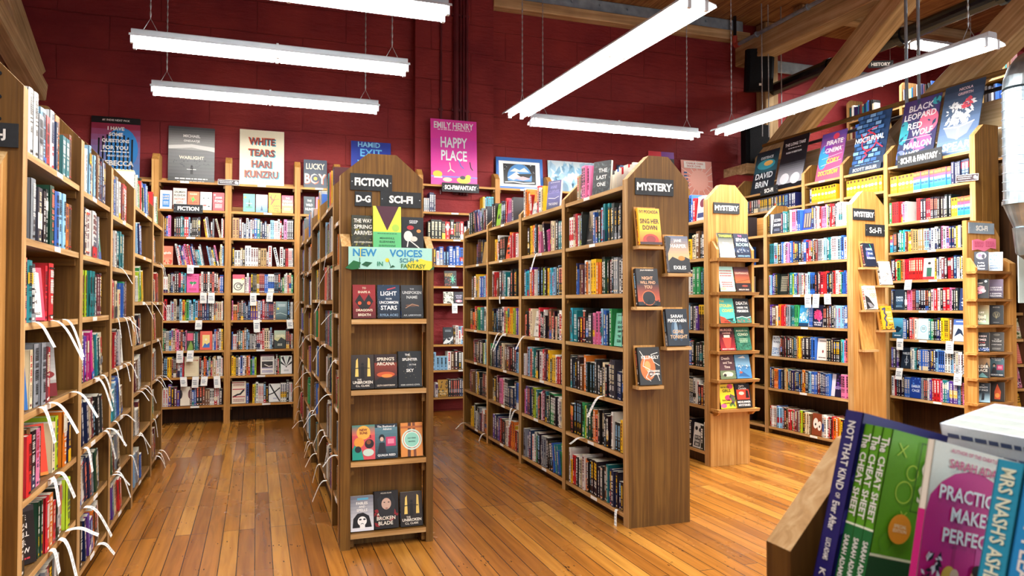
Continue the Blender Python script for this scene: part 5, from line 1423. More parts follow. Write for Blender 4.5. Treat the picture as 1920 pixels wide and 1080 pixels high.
COVERS['bigred3'] = dict(bg='#e6e4de', d='white book with two black eye shapes', ops=[('e', .3, .78, .16, .14, '#17171a'), ('e', .75, .74, .16, .14, '#17171a'), ('r', .15, .06, .85, .5, '#232326'), ('t', 'ON THE', .5, .42, .1, '#efeee8', .6), ('t', 'DARK', .5, .28, .1, '#efeee8', .6), ('t', 'SIDE', .5, .14, .1, '#efeee8', .6)])
COVERS['ice2'] = dict(bg='#1d3a8a', d='deep blue book with pale capitals', ops=[('t', 'EMBER', .5, .56, .13, '#cfdcf4', .8), ('t', 'CAGE', .5, .36, .13, '#cfdcf4', .7), ('s', 0, .6, 1, 1, 10, .1, '#5a8ad8', 3)])
PALS = dict(L='wkdnrbtgeisouyvaxwki', M='kkkkddnnrtwxeiouklbyg', F='wikrbtgeouyvaxsnhhue', N='kkrgwvbnduyxi', T='nbwskrtdpwbnsetl', R='kkrpnbwdyevtx', B='kwwdrbteinvxuaski', Z='eudiwkxbhnt')
FMT = dict(L='mix', M='mix', F='mix', N='mix', T='trade', R='trade', B='mix', Z='mix')
PACK = dict(L='left', M='right', F='right', N='right', T='mid', R='mid', B='mid', Z='left')
for key in 'LMFNTRBZ':
    cs = CASES[key]
    for bi, (a, b, zs) in enumerate(cs['bays']):
        n = len(zs)
        rows = ROWS.get((key, bi))
        for si in range(n):
            rr = random.Random(bi * 100 + si * 7 + ord(key))
            spec = ''
            if rows and n - 1 - si < len(rows):
                spec = rows[n - 1 - si]
            if not spec:
                if key in 'BR' and si == n - 1:
                    continue
                if key == 'B' and bi >= 6 and si > 5:
                    continue
                if key == 'T' and bi == 0 or key == 'N' and bi == 0:
                    pass
                spec = random_spec(PALS[key], int((b - a) / (0.031 if key != 'F' else 0.042)), rr)
            fill = {'L': 0.9 if bi < 1 else 0.84, 'F': rr.uniform(0.45, 0.85), 'Z': rr.uniform(0.4, 0.9), 'M': 0.96}.get(key, 0.98)
            if key == 'L' and si == 0 and bi == 0:
                fill = 0.8
            fill_row(key, bi, si, spec, FMT[key], PACK[key], fill)


# ------------------------------------------------------------------ end racks, holders and the books they show
def part_of(mb, name, mats, key, occ=True, parent=None):
    """A part built in room coordinates, hung under the bookcase it is screwed to."""
    root = CASES[key]['root']
    o = mb.build(name, mats, None)
    o.parent = root if parent is None else parent
    o.matrix_local = CASES[key]['M'].inverted()
    if occ:
        n = len(OCC_V)
        OCC_V.extend(mb.v)
        OCC_F.extend(tuple(n + a for a in fc) for fc in mb.f)
    return o


# green-banner rack
for a, b in ((.487, .546), (1.014, 1.06)):
    mb = MB()
    mb.prism([(4.555, 0), (4.658, 0), (4.658, 1.93), (4.555, 1.845)], a, b, 'x', side_mi=[0, 0, 1, 0])
    part_of(mb, 'rack_side', ['wood_z', 'edge_y'], 'F')
for z in (1.83, 1.40, .965, .53, .095):
    mb = MB()
    mb.box(.547, 1.013, 4.55, 4.657, z - .03, z, mi=[0, 0, 1, 0, 0, 0])
    part_of(mb, 'rack_shelf', ['wood_x', 'edge_x'], 'F')
    for x in (.547, .99):
        mb = MB()
        mb.box(x, x + .022, 4.575, 4.657, z - .085, z - .031)
        part_of(mb, 'rack_cleat', 'wood_y', 'F', False)
GB = 'on the rack under the green banner'
for cvn, x, z, lb, kw in (
        ('spring', .62, 1.83, 'beside the lime book above the green banner', {}), ('meanwhile', .765, 1.83, 'standing tallest above the green banner', dict(h=.27, w=.175, th=.02, hard=False)), ('seep', .93, 1.83, 'above the yellow end of the green banner', {}),
        ('dragon', .63, 1.40, 'on the rack shelf just under the banner', {}), ('light', .782, 1.40, 'in the middle just under the banner', {}), ('unspoken', .93, 1.40, 'at the wall end just under the banner', {}),
        ('unbroken', .622, .965, 'second shelf of banner rack', {}), ('arcana', .765, .965, 'second shelf of banner rack', {}), ('splinter', .918, .965, 'second shelf of banner rack', {}),
        ('newsuns', .63, .53, 'third shelf of banner rack', {}), ('athelon', .77, .53, 'third shelf of banner rack', {}), ('rings', .93, .53, 'third shelf of banner rack', {}),
        ('fables', .622, .095, 'lowest shelf of banner rack', {}), ('blade', .772, .095, 'lowest shelf of banner rack', {}), ('unbroken', .93, .095, 'lowest shelf of banner rack', {})):
    face_book(cvn, frame(x, 4.578 if cvn != 'meanwhile' else 4.5515, z), lb, 'books on the green-banner rack', lean=9 if z < 1.7 else 4, **kw)

# slanted holders on the MYSTERY end panel
YM = 4.375


def holder(key, Mw, w=0.19, h=0.27):
    root = bpy.data.objects.new('book_holder', None)
    COL.objects.link(root)
    root.parent = CASES[key]['root']
    root.matrix_local = CASES[key]['M'].inverted() @ Mw
    mb = MB()
    mb.box(-w / 2, w / 2, -0.085, 0.0, -0.022, 0.0, mi=[0, 0, 1, 1, 0, 1])
    mb.build('ledge', ['pine_x', 'edge_x'], root, occ=True)
    mb = MB()
    T = Matrix.Translation((0, -0.05, 0)) @ Matrix.Rotation(R(-10), 4, 'X')
    mb.box(-w / 2 + 0.006, w / 2 - 0.02, 0, 0.012, 0.001, h, T=T)
    mb.build('leaning_board', ['pine_z'], root, occ=True)
    mb = MB()
    for s in (-1, 1):
        mb.prism([(-0.04, -0.001), (-0.001, -0.001), (-0.001, h * 0.9)], s * (w / 2 - 0.03) - 0.006, s * (w / 2 - 0.03) + 0.006)
    return root


def put_holder_book(key, cvn, Mw, label, w=.165, h=.25, lean=10):
    holder(key, Mw)
    face_book(cvn, Mw @ Matrix.Translation((0.0, -0.084, 0.001)), label, None, w=w, h=h, lean=lean, th=.03)


for cvn, x, z, lb in (('ivy', 2.475, 1.88, 'top holder of MYSTERY panel'), ('exiles', 2.695, 1.70, 'second holder of MYSTERY panel'),
                      ('nightfind', 2.46, 1.475, 'middle holder of MYSTERY panel'), ('gone', 2.685, 1.205, 'fourth holder of MYSTERY panel'),
                      ('killingly', 2.47, .95, 'lowest holder of MYSTERY panel')):
    put_holder_book('M', cvn, frame(x, YM - 0.001, z), lb)

# two-column rack
for a, b in ((3.962, 3.987), (4.345, 4.37)):
    mb = MB()
    mb.prism([(5.70, .5), (5.797, .5), (5.797, 2.07), (5.77, 2.07), (5.70, 1.99)], a, b, 'x', side_mi=[0, 0, 1, 1, 0])
    part_of(mb, 'rack_side', ['pine_z', 'edge_z'], 'N')
NZ = [1.91, 1.60, 1.31, 1.06, .80, .53]
for z in NZ:
    mb = MB()
    mb.prism([(5.66, z), (5.796, z), (5.796, z - .028), (5.675, z - .028)], 3.95, 4.40, 'x', mi=0, side_mi=[0, 0, 0, 1])
    part_of(mb, 'rack_shelf', ['pine_x', 'edge_x'], 'N')
    mb = MB()
    for a, b in ((3.965, 3.985), (4.345, 4.365)):
        mb.prism([(5.68, z - .029), (5.796, z - .029), (5.796, z - .075), (5.72, z - .06)], a, b)
    part_of(mb, 'rack_bracket', 'pine_y', 'N', False)
mb = MB()
mb.box(3.935, 4.362, 5.768, 5.798, .001, .485)
part_of(mb, 'base_board', 'pine_z', 'N')
for k, (c1, c2) in enumerate((('tangerine', 'spare'), ('crystal', 'vanish'), ('stolen', 'perseids'), ('liner', 'congo'), ('deadly', 'regatta'), ('reckless', 'midsummer'))):
    hh = [.235, .235, .232, .215, .22, .222][k]
    for c, x in ((c1, 4.075), (c2, 4.25)):
        face_book(c, frame(x, 5.685, NZ[k]), '%s shelf of two-column rack' % ORD[k], 'books on the two-column rack', w=.162, h=hh, lean=13 if c == c1 else 14, hard=False, th=.02)

# wedges on the askew case
TT = CASES['T']['M'] @ Matrix.Translation((3.2, 0, 0)) @ Matrix.Rotation(R(90), 4, 'Z')
for cvn, u, z, lb in (('fable', .165, 1.86, 'topmost wedge of askew case'), ('bicycle', .385, 1.68, 'wedge at aisle edge of askew case'),
                      ('gods', .175, 1.43, 'third wedge of askew case'), ('priory', .40, 1.225, 'lowest filled wedge of askew case')):
    put_holder_book('T', cvn, TT @ Matrix.Translation((u, -.001, z)), lb, w=.155, h=.24)
holder('T', TT @ Matrix.Translation((.16, -.001, 1.03)), .19, .3)

# science fiction rack on the near end of the railing-side case
TR = CASES['R']['M'] @ Matrix.Translation((3.812, 0, 0)) @ Matrix.Rotation(R(90), 4, 'Z')


def part_R(mb, name, mats, occ=True):
    o = mb.build(name, mats, None)
    o.parent = CASES['R']['root']
    o.matrix_local = CASES['R']['M'].inverted() @ TR
    if occ:
        n = len(OCC_V)
        OCC_V.extend((TR @ Vector(p))[:] for p in mb.v)
        OCC_F.extend(tuple(n + a for a in fc) for fc in mb.f)
    return o


mb = MB()
mb.prism([(-.2, .3), (.27, .3), (.27, 2.17), (.16, 2.33), (-.2, 2.33)], -.05, -.001, 'y', side_mi=[0, 0, 1, 1, 0])
part_R(mb, 'rack_back', ['pine_z', 'edge_z'])
mb = MB()
mb.prism([(-.16, 0), (-.001, 0), (-.001, 1.96), (-.06, 1.96), (-.16, 1.90)], .255, .345, 'x', side_mi=[0, 0, 1, 1, 0])
part_R(mb, 'rack_post', ['pine_z', 'edge_z'])
mb = MB()
mb.prism([(-.15, .3), (-.051, .3), (-.051, 1.95), (-.08, 1.95), (-.15, 1.85)], -.215, -.19, 'x', side_mi=[0, 0, 1, 1, 0])
part_R(mb, 'rack_side', ['pine_z', 'edge_z'])
RZ = [1.815, 1.54, 1.28, 1.01, .755, .51]
RB = (('elder2', 'angels'), ('creature', 'moon'), ('rain', 'mooncalf'), ('hightimes', 'prayer'), ('elder', 'athelon'), ('spacetime', 'flame'))
for k, z in enumerate(RZ):
    mb = MB()
    mb.prism([(-.19, z), (-.052, z), (-.052, z - .025), (-.175, z - .025)], -.25, .255, 'x', side_mi=[0, 0, 0, 1])
    part_R(mb, 'rack_shelf', ['pine_x', 'edge_x'])
    mb = MB()
    mb.prism([(-.17, z - .026), (-.052, z - .026), (-.052, z - .085), (-.11, z - .07)], .2, .25)
    part_R(mb, 'rack_bracket', 'pine_y', False)
    for c, u in zip(RB[k], (-.105, .1)):
        face_book(c, TR @ Matrix.Translation((u - .02, -.14, z)) @ Matrix.Rotation(R(-60), 4, 'Z'), '%s shelf of science fiction rack' % ORD[k], 'paperbacks on the science fiction rack', w=.12, h=.192, th=.036, lean=9, hard=False)

# side board of the rack that fronts the letter-J case, and its peg holes
mb = MB()
mb.prism([(3.18, 0), (3.279, 0), (3.279, 2.08), (3.18, 2.0)], -.945, -.905, 'x', side_mi=[0, 0, 1, 0])
part_of(mb, 'rack_side', ['pine_z', 'edge_y'], 'L')
mb = MB()
for z in (2.38, 2.29, 2.205):
    mb.tube([(-.934, 3.2795, z), (-.934, 3.277, z)], .0075, 12)
part_of(mb, 'peg_hole', 'black_pipe', 'L', False)

# rails behind the top rows of the two pale cases
for key in 'TN':
    cs = CASES[key]
    mb = MB()
    for a, b, zs in cs['bays']:
        mb.box(a, b, cs['W'] / 2 - .01, cs['W'] / 2 + .01, zs[-1], zs[-1] + .24)
    mb.build('back_rail', 'pine_x', cs['root'], occ=True)

# star-placard rack books
COVERS.update(
    fruit=dict(bg='#d8d2b0', d='olive and cream book with red letters', ops=[('s', 0, 0, 1, 1, 12, .2, '#5a6a3a', 3), ('r', .1, .3, .9, .6, '#e8e2cc'), ('t', 'STONE', .5, .52, .09, '#c8402f', .7), ('t', 'FRUIT', .5, .4, .09, '#c8402f', .7)]),
    coral=dict(bg='#e07060', d='coral book with wavy pale lettering', ops=[('x', .1, .1, .9, .9, 9, '#f2a898')]),
    rosy=dict(bg='#c87890', d='rose book with white and dark scribbles', ops=[('s', 0, 0, 1, 1, 22, .14, '#3a2a34', 4), ('s', 0, 0, 1, 1, 14, .12, '#f0e0e4', 5)]),
    amber=dict(bg='#e0a83a', d='amber book with black brush words', ops=[('x', .1, .5, .9, .85, 3, '#2a1f14'), ('s', 0, 0, 1, .3, 8, .12, '#3a3a30', 3)]))
XM = CASES['X']['M']
for cvn, x, si, lb in (('fruit', .13, 3, 'just below the star placard'), ('coral', .14, 2, 'second down below the star placard'), ('rosy', .13, 1, 'third down below the star placard'), ('amber', .14, 0, 'lowest below the star placard')):
    face_book(cvn, XM @ Matrix.Translation((x, .02, CASES['X']['bays'][0][2][si])) @ Matrix.Rotation(R(12), 4, 'Z'), lb, None, lean=12)


# ------------------------------------------------------------------ signs
def sign(text, Mw, w, h, label, th=.34, board='board', bold=.045, maxw=.8, name='section_sign', screws=True, dx=0.0):
    mb = MB()
    mb.box(-w / 2, w / 2, 0, .008, -h / 2, h / 2)
    o = tag(mb.build(name, board, None, Mw), label, 'sign')
    mb = MB()
    T = Matrix.Translation((dx, -.0012, 0))
    put_text(mb, text, T, h * th / .55 * .8, PAL['w'], w * maxw, bold)
    mb.build('lettering', 'book', o)
    if screws:
        mb = MB()
        for s in (-1, 1):
            mb.tube([(s * w * .46, .001, 0), (s * w * .46, -.003, 0)], h * .035, 8)
        mb.build('screw', 'chain', o)
    return o


sign('FICTION', frame(.68, 4.651, 2.262), .262, .105, 'wide black sign fixed at the top of the banner-rack panel')
sign('D-G', frame(.63, 4.651, 2.155), .105, .092, 'small square black sign with a letter range on the banner-rack panel', screws=False, maxw=.86)
sign('SCI-FI', frame(.868, 4.651, 2.160), .262, .1, 'black sign beside the small letter-range sign on the banner-rack panel', maxw=.62)
sign('MYSTERY', frame(2.545, 4.366, 2.286), .295, .112, 'black sign on the broad dark panel above the yellow book', maxw=.92)
sign('MYSTERY', frame(4.14, 5.791, 2.385), .285, .1, 'black sign on the knotty pine panel above the two-column rack', maxw=.92)
sign('MYSTERY', TT @ Matrix.Translation((.155, -.009, 2.40)), .3, .115, 'black sign nearest the notch of the askew case panel', maxw=.92)
sign('Sci-Fi', TT @ Matrix.Translation((.31, -.009, 2.245)), .27, .12, 'black italic-lettered sign below another on the askew case panel', bold=.02)
BM, RM = CASES['B']['M'], CASES['R']['M']
sign('FICTION', BM @ Matrix.Translation((1.8, -.016, 2.66)), .33, .105, 'black sign hanging from a shelf edge under the grey poster', maxw=.74)
sign('SCI-FI&FANTASY', BM @ Matrix.Translation((5.26, -.02, 3.095)), .53, .125, 'black sign across the shelf edge under the pink poster', maxw=.86)
sign('SCI-FI & FANTASY', RM @ Matrix.Translation((3.17, -.02, 3.1)), .56, .14, 'long dark sign under the posters of the railing-side case', maxw=.84)
sign('SCI-FI', RM @ Matrix.Translation((.74, -.02, 3.09)), .36, .12, 'dark sign under the poster in the railing-side far corner', maxw=.6)
sign('SCI-FI', TR @ Matrix.Translation((.0, -.06, 2.255)), .36, .11, 'slate sign above the pink paper book cut-out', maxw=.5, board='steel')
sign('-J', frame(-.934, 3.2705, 2.142), .13, .092, 'black letter-range sign on the pegged panel by the frame edge', maxw=.7, screws=False, dx=.012)
hs_ = sign('HISTORY', frame(9.75, 9.4, 5.46, -25), .4, .12, 'dim black sign hanging on the upper floor', maxw=.8)

mb = MB()
for x in (-.15, .15):
    mb.tube([(x, .004, .06), (x, .004, .655)], .004, 5)
mb.build('hanger', 'chain', hs_)


def plaque(Mw, label):
    mb = MB()
    mb.box(-.125, .125, 0, .006, -.034, .034)
    o = tag(mb.build('notice_plaque', 'plaque', None, Mw), label, 'plaque')
    mb = MB()
    for a in ((-.125, .125, .030, .034), (-.125, .125, -.034, -.030), (-.125, -.121, -.034, .034), (.121, .125, -.034, .034)):
        mb.box(a[0], a[1], -.002, 0, a[2], a[3], PAL['w'])
    mb.build('border', 'book', o)
    mb = MB()
    ops_draw(mb, [('x', .06, .55, .7, .75, 1, 'w'), ('x', .1, .25, .66, .45, 1, 'w'), ('e', .85, .52, .07, .07, 'w'), ('p', [.8, .3, .95, .2, .95, .6], 'w')], .25, .068, Matrix.Translation((-.125, 0, -.034)))
    mb.build('lettering', 'book', o)


plaque(BM @ Matrix.Translation((2.26, -.012, 3.01)), 'small plum plaque between the grey poster and the cream one')
plaque(RM @ Matrix.Translation((3.73, -.012, 2.79)) @ Matrix.Rotation(R(4), 4, 'Y'), 'small plum plaque on the corner post of the railing-side case')

# hand-made banner
mb = MB()
W_, H_ = .52, .137
mb.box(0, W_, 0, .004, 0, H_, hexc('#a8dcd0'))
ops_draw(mb, [('p', [.7, 0, .68, .2, .72, .38, .8, .44, .86, .52, .92, .44, 1, .4, 1, 0], '#f2d83a'), ('r', .125, .55, .165, .95, '#f2dc3a'),
              ('t', 'NEW', .19, .74, .34, '#2f8ac0', .3, .03), ('t', 'VOICES', .68, .74, .34, '#2f8ac0', .52, .03), ('e', .455, .42, .024, .024, '#f2d020'),
              ('l', [.47, .42, .5, .08], .006, '#1f4a34'), ('l', [.13, .5, .13, .05], .008, '#1f4a34'), ('p', [.15, .2, .2, .34, .28, .3, .22, .1], '#1f5a3a'), ('p', [.48, .06, .52, .2, .55, .12], '#1f5a3a'),
              ('t', 'IN', .37, .25, .2, '#2f8a6a', .1), ('t', 'SCI-FI +', .72, .42, .2, '#2f7a8a', .38), ('t', 'FANTASY', .77, .16, .2, '#4a7a2a', .38)], W_, H_, Matrix.Identity(4))
o = tag(mb.build('paper_banner', 'book', None, frame(.527, 4.545, 1.708)), 'aqua hand-lettered paper banner with yellow petals across the end rack', 'banner')
mb = MB()
for poly in ([(-.02, .005), (.03, .052), (.075, .04), (.06, .0), (.02, -.005)],):
    mb.prism(poly, -.004, -.002, 'y', hexc('#1f6a3a'))
mb.prism([(.5, -.004), (.535, .03), (.53, .004)], -.004, -.002, 'y', hexc('#1f5a34'))
mb.build('paper_leaf', 'book', o)

# pink paper book cut-out
mb = MB()
mb.prism([(-.13, .0), (-.13, .1), (-.06, .115), (.03, .095), (.12, .13), (.2, .12), (.2, .02), (.12, .03), (.03, -.01), (-.06, .01)], -.01, 0, 'y', hexc('#e87a9a'))
ops_draw(mb, [('x', .06, .25, .45, .8, 4, '#c84a70'), ('x', .55, .3, .95, .85, 4, '#c84a70')], .32, .11, Matrix.Translation((-.125, -.0105, 0)))
tag(mb.build('paper_cutout', 'book', None, TR @ Matrix.Translation((0, -.052, 2.03))), 'pink paper cut-out of an open book on the pine panel', 'cutout')


# ------------------------------------------------------------------ posters
def poster(ops, bg, Mw, w, h, label, lean=8, name='poster', parts=None):
    T = Mw @ Matrix.Translation((0, 0, .001 + .009 * math.sin(R(lean)))) @ Matrix.Rotation(R(-lean), 4, 'X') @ Matrix.Translation((-w / 2, 0, 0))
    mb = MB()
    mb.box(0, w, 0, .008, 0, h, colr(bg))
    ops_draw(mb, ops, w, h, Matrix.Identity(4), base=.0006, step=.0005)
    o = tag(mb.build(name, 'book', None, T), label, 'poster', 'posters on the bookcase tops')
    return o


BT = 3.001
YB = 10.04


def back_poster(ops, bg, x0, x1, h, label, z=BT, lean=4, y=None):
    poster(ops, bg, frame((x0 + x1) / 2, y or 10.06, z), x1 - x0, h, label, lean)


back_poster([('g', 0, .9, '#3a9ae0', '#a02038'), ('e', .62, .5, .34, .5, '#2f86d0'), *[('r', .14 + i * .085, .02, .175 + i * .085, .78 - .03 * abs(i - 4), '#0d1016') for i in range(9)], ('r', 0, .9, 1, 1, '#14161a'),
             ('t', '#1 INDIE NEXT PICK', .5, .95, .034, 'w', .8), ('t', 'I HAVE', .5, .82, .06, 'w', .56, .04), ('t', 'SOME', .5, .725, .06, 'w', .5, .04), ('t', 'QUESTIONS', .5, .62, .065, 'w', .9, .04),
             ('t', 'FOR YOU', .5, .515, .065, 'w', .72, .04), ('x', .2, .42, .8, .46, 1, 'w'), ('t', 'GREAT BELIEVERS', .56, .385, .03, 'w', .6), ('t', 'REBECCA', .54, .27, .085, 'w', .9, .04), ('t', 'MAKKAI', .54, .14, .085, 'w', .8, .04)],
            '#7a1c2c', -1.92, -1.38, .79, 'blue and wine-red poster with black bars, beside the letter-J case top')
back_poster([('g', .6, 1, '#b8b8b6', '#3a3d42'), ('g', 0, .6, '#121316', '#8a8c8e'), ('p', [0, .6, .5, .64, 1, .58, 1, .66, .5, .7, 0, .66], '#e6e6e2'), ('s', .1, .3, .9, .42, 30, .025, '#55585c', 3), ('r', .475, .17, .535, .29, '#101114'), ('e', .505, .31, .025, .025, '#101114'),
             ('t', 'MICHAEL', .5, .84, .05, '#f4f4f0', .7, .03), ('t', 'ONDAATJE', .5, .75, .05, '#f4f4f0', .8, .03), ('t', 'WARLIGHT', .5, .46, .058, '#f6ecd8', .9, .03), ('x', .4, .24, .6, .26, 1, 'w'), ('x', .15, .06, .85, .1, 1, 'w'), ('x', .2, .02, .78, .05, 1, 'w')],
            '#4a4d52', -1.06, -.52, .735, 'grey misty poster with a lone walking figure')
lw = []
for s_, cy, w_ in (('WHITE', .8, .6), ('TEARS', .6, .6), ('HARI', .4, .46), ('KUNZRU', .22, .76)):
    lw += [('t', s_, .515, cy - .008, .13, '#3fb0c0', w_, .05), ('t', s_, .488, cy + .005, .13, '#e8662f', w_, .05), ('t', s_, .5, cy, .122, '#6a2f34', w_ * .97, .03)]
back_poster(lw + [('x', .2, .08, .8, .1, 1, '#b8ae8e')], '#ece6cc', -.22, .33, .76, 'cream poster with tall red and teal shadowed lettering')
back_poster([('t', 'LUCKY', .5, .78, .2, '#e8dcc0', .8), ('t', 'BOY', .52, .36, .34, '#e8603a', .92), ('t', 'BOY', .49, .38, .33, '#f2ead8', .9), ('e', .5, .38, .17, .17, '#22344e'), ('e', .5, .38, .08, .08, '#f0b83a')],
            '#25364e', .58, .88, .41, 'small slate-blue poster between two posts of the wall case')
back_poster([('t', 'HAMID', .45, .94, .1, '#8ad0f0', .8), ('t', 'EXIT', .5, .78, .15, '#6ac0f0', .8), ('t', 'WEST', .5, .56, .15, '#6ac0f0', .84), ('s', 0, 0, 1, .4, 16, .1, '#3a5ad8', 4)], '#1f3aa0', 1.2, 1.74, .71,
            'blue poster half hidden by the banner-rack panel')
back_poster([('g', 0, .7, '#e8389a', '#d63ab0'), ('t', 'EMILY HENRY', .5, .91, .1, '#eef2f6', .86), ('x', .15, .82, .86, .85, 1, '#f4d8ec'), ('t', 'HAPPY', .5, .65, .16, '#e6f2f6', .58), ('t', 'PLACE', .5, .45, .16, '#e6f2f6', .56),
             ('r', 0, .115, 1, .135, '#7a7ae0'), ('e', .14, .16, .1, .07, '#f2c83a'), ('r', .06, .1, .24, .12, '#f0e6e0'), ('e', .35, .08, .1, .045, '#f0c8b0'), ('e', .7, .08, .15, .07, '#f4cc3a'), ('e', .8, .13, .06, .05, '#f4cc3a'), ('e', .68, .12, .06, .04, '#2a2a34'),
             ('l', [.4, .34, .42, .24, .36, .2], .02, '#f0d8d0'), ('l', [.42, .24, .5, .2], .02, '#f0d8d0'), ('l', [.6, .38, .64, .3, .7, .26], .02, '#5a7ad0'), ('l', [.84, .36, .86, .28, .9, .24], .02, '#3a2a34')],
            '#dd3aa8', 2.25, 2.91, .92, 'big magenta poster in front of the wall pipes', z=3.131, y=9.835, lean=3)
# framed print, pale board, other posters on the wall case
px = 3.605
T = frame(px, 9.99, 3.134) @ Matrix.Rotation(R(-6), 4, 'X')
o = tag(empty('framed_picture', T), 'blue framed print of a dark arch over pale hills', 'picture')
mb = MB()
for a in ((-.36, .36, 0, .05), (-.36, .36, .43, .48), (-.36, -.32, .05, .43), (.32, .36, .05, .43)):
    mb.box(a[0], a[1], -.012, .012, a[2], a[3], hexc('#2a6ab8'))
mb.build('frame', 'book', o)
mb = MB()
mb.box(-.32, .32, 0, .006, .05, .43, hexc('#e8eef0'))
mb.build('mat_board', 'book', o)
mb = MB()
ops_draw(mb, [('r', 0, 0, 1, 1, '#17191d'), ('s', .02, .3, .98, .98, 40, .015, '#e8eef0', 3), ('e', .5, .35, .38, .4, '#4a8ac8'), ('p', [.2, .62, .35, .8, .5, .7, .65, .84, .8, .62], '#cfe0d8'), ('p', [.12, .3, .4, .62, .6, .4, .3, .2], '#e6eae2'), ('p', [.4, .5, .9, .56, .8, .34, .6, .3], '#1a1c20'),
              ('p', [.3, .28, .6, .4, .85, .3, .6, .2], '#e0a8b0'), ('r', 0, 0, 1, .16, '#20242a'), ('l', [.05, .08, .3, .12, .6, .06, .95, .1], .03, '#dfe4e0')], .5, .3, Matrix.Translation((-.25, -.001, .09)))
mb.build('print', 'book', o)
back_poster([('s', 0, 0, 1, 1, 30, .12, '#a8cfe8', 3), ('s', .1, .2, .9, .9, 20, .08, '#8abfe0', 8)], '#cfe4f0', 4.08, 5.06, .5, 'pale blue mottled board behind the top row of the MYSTERY case', z=3.131, lean=6)
back_poster([('s', 0, 0, .2, 1, 16, .1, '#8ab0e0', 3), ('t', 'CHARLIE', .62, .8, .2, '#dfe6ee', .6), ('t', 'JANE', .6, .5, .2, '#dfe6ee', .4)], '#22304e', 5.23, 5.73, .5, 'navy poster peeping over the chamfer of the MYSTERY panel', z=3.131, lean=6)
back_poster([('r', 0, .86, .5, 1, '#d83a4a'), ('r', .5, .86, 1, 1, '#7a3a9a'), ('x', .2, .5, .8, .76, 4, '#8a8a8a')], '#18171b', 5.79, 6.25, .76, 'black poster with a red and purple top edge behind the MYSTERY panel', z=3.131, lean=5)
back_poster([*[('l', [.55, .5, .55 + .7 * math.cos(a * .42), .5 + .5 * math.sin(a * .42)], .02, '#f2d8d0') for a in range(15)], ('e', .55, .5, .3, .3, '#f0b0a0'), ('r', .08, .8, .78, .97, '#efe9e2'), ('t', 'CHARLIE CHAN', .43, .92, .05, '#c0453a', .6), ('t', 'HOCK CHYE', .4, .85, .05, '#c0453a', .5),
             ('r', 0, 0, 1, .14, '#efe9e2'), ('x', .06, .3, .2, .7, 5, '#3a5a8a')], '#e89a8a', 6.38, 6.95, .66, 'salmon sunburst poster beside the corner loudspeakers', z=3.131, lean=6)


def rail_poster(ops, bg, x0, x1, h, label, lean=13, z=3.085):
    poster(ops, bg, RM @ Matrix.Translation(((x0 + x1) / 2, .09, z)), x1 - x0, h, label, lean)


rail_poster([('g', .5, 1, '#2a5a6a', '#17222c'), ('e', .5, .68, .4, .16, '#3a9ab0'), ('e', .6, .7, .2, .08, '#e0b060'), ('t', 'EXISTENCE', .5, .84, .06, '#dfe8ee', .8), ('t', 'DAVID', .5, .42, .14, '#dfe8ee', .8), ('t', 'BRIN', .46, .22, .14, '#dfe8ee', .66)], '#1c2832', .2, .68, .66,
            'dark teal poster furthest along the railing-side case, by the loudspeaker')
rail_poster([('g', 0, 1, '#17191f', '#1a1c22'), ('g', .1, .5, '#b8b8c4', '#22242c'), ('e', .3, .2, .18, .16, '#e2e2ea'), ('e', .72, .18, .18, .16, '#e2e2ea'), ('t', 'THE LONG TAKE', .5, .86, .06, '#e6e6ea', .8), ('x', .25, .76, .75, .79, 1, '#b8b8c0'), ('t', 'ROBIN ROBERTSON', .5, .7, .035, '#d8d8de', .6)], '#20222a', .74, 1.24, .76,
            'black and grey poster with two pale glows')
rail_poster([('g', 0, 1, '#e0607a', '#5a4aa8'), ('e', .2, .5, .2, .4, '#3fa0d8'), ('e', .35, .7, .16, .24, '#8a3ab0'), ('e', .6, .9, .12, .1, '#e84a6a'), *[('l', [.15, .74 - i * .14, .95, .8 - i * .14], .012, '#f0e6ee') for i in range(5)], ('t', 'PIRATE', .58, .78, .1, '#f4f0f2', .66), ('t', 'CINEMA', .58, .62, .1, '#f4f0f2', .66), ('t', 'CORY', .62, .4, .1, '#f0e04a', .5), ('t', 'DOCTOROW', .5, .16, .1, '#f0e04a', .8)], '#7a5ab0', 1.5, 1.92, .66,
            'rainbow poster crossed by slanting white lines')
rail_poster([('g', 0, 1, '#17263e', '#2a4a78'), *[('r', (i % 5) * .2 + (.1 if (i // 5) % 2 else 0), .02 + (i // 5) * .075, (i % 5) * .2 + .17 + (.1 if (i // 5) % 2 else 0), .075 + (i // 5) * .075, ('#4a7ab8', '#35609c', '#7aa8d8')[i % 3]) for i in range(65) if (i % 5) * .2 + .27 < 1.0], ('o', .5, .5, .24, .03, '#d0344a'), ('l', [.2, .66, .34, .5, .66, .6, .4, .7, .7, .74], .03, '#d0344a'), ('l', [.34, .2, .5, .28, .4, .32, .6, .36], .03, '#d0344a'), ('l', [.75, .45, .95, .36], .03, '#d0344a'),
             ('t', 'NOCTURNAL', .5, .55, .09, '#eef2f8', .9), ('r', 0, 0, 1, .12, '#23344c'), ('t', 'SCOTT SIGLER', .5, .05, .055, '#dfe6f0', .9)], '#1f3454', 2.1, 2.58, .76, 'blue brick-pattern poster with a red scrawled circle')
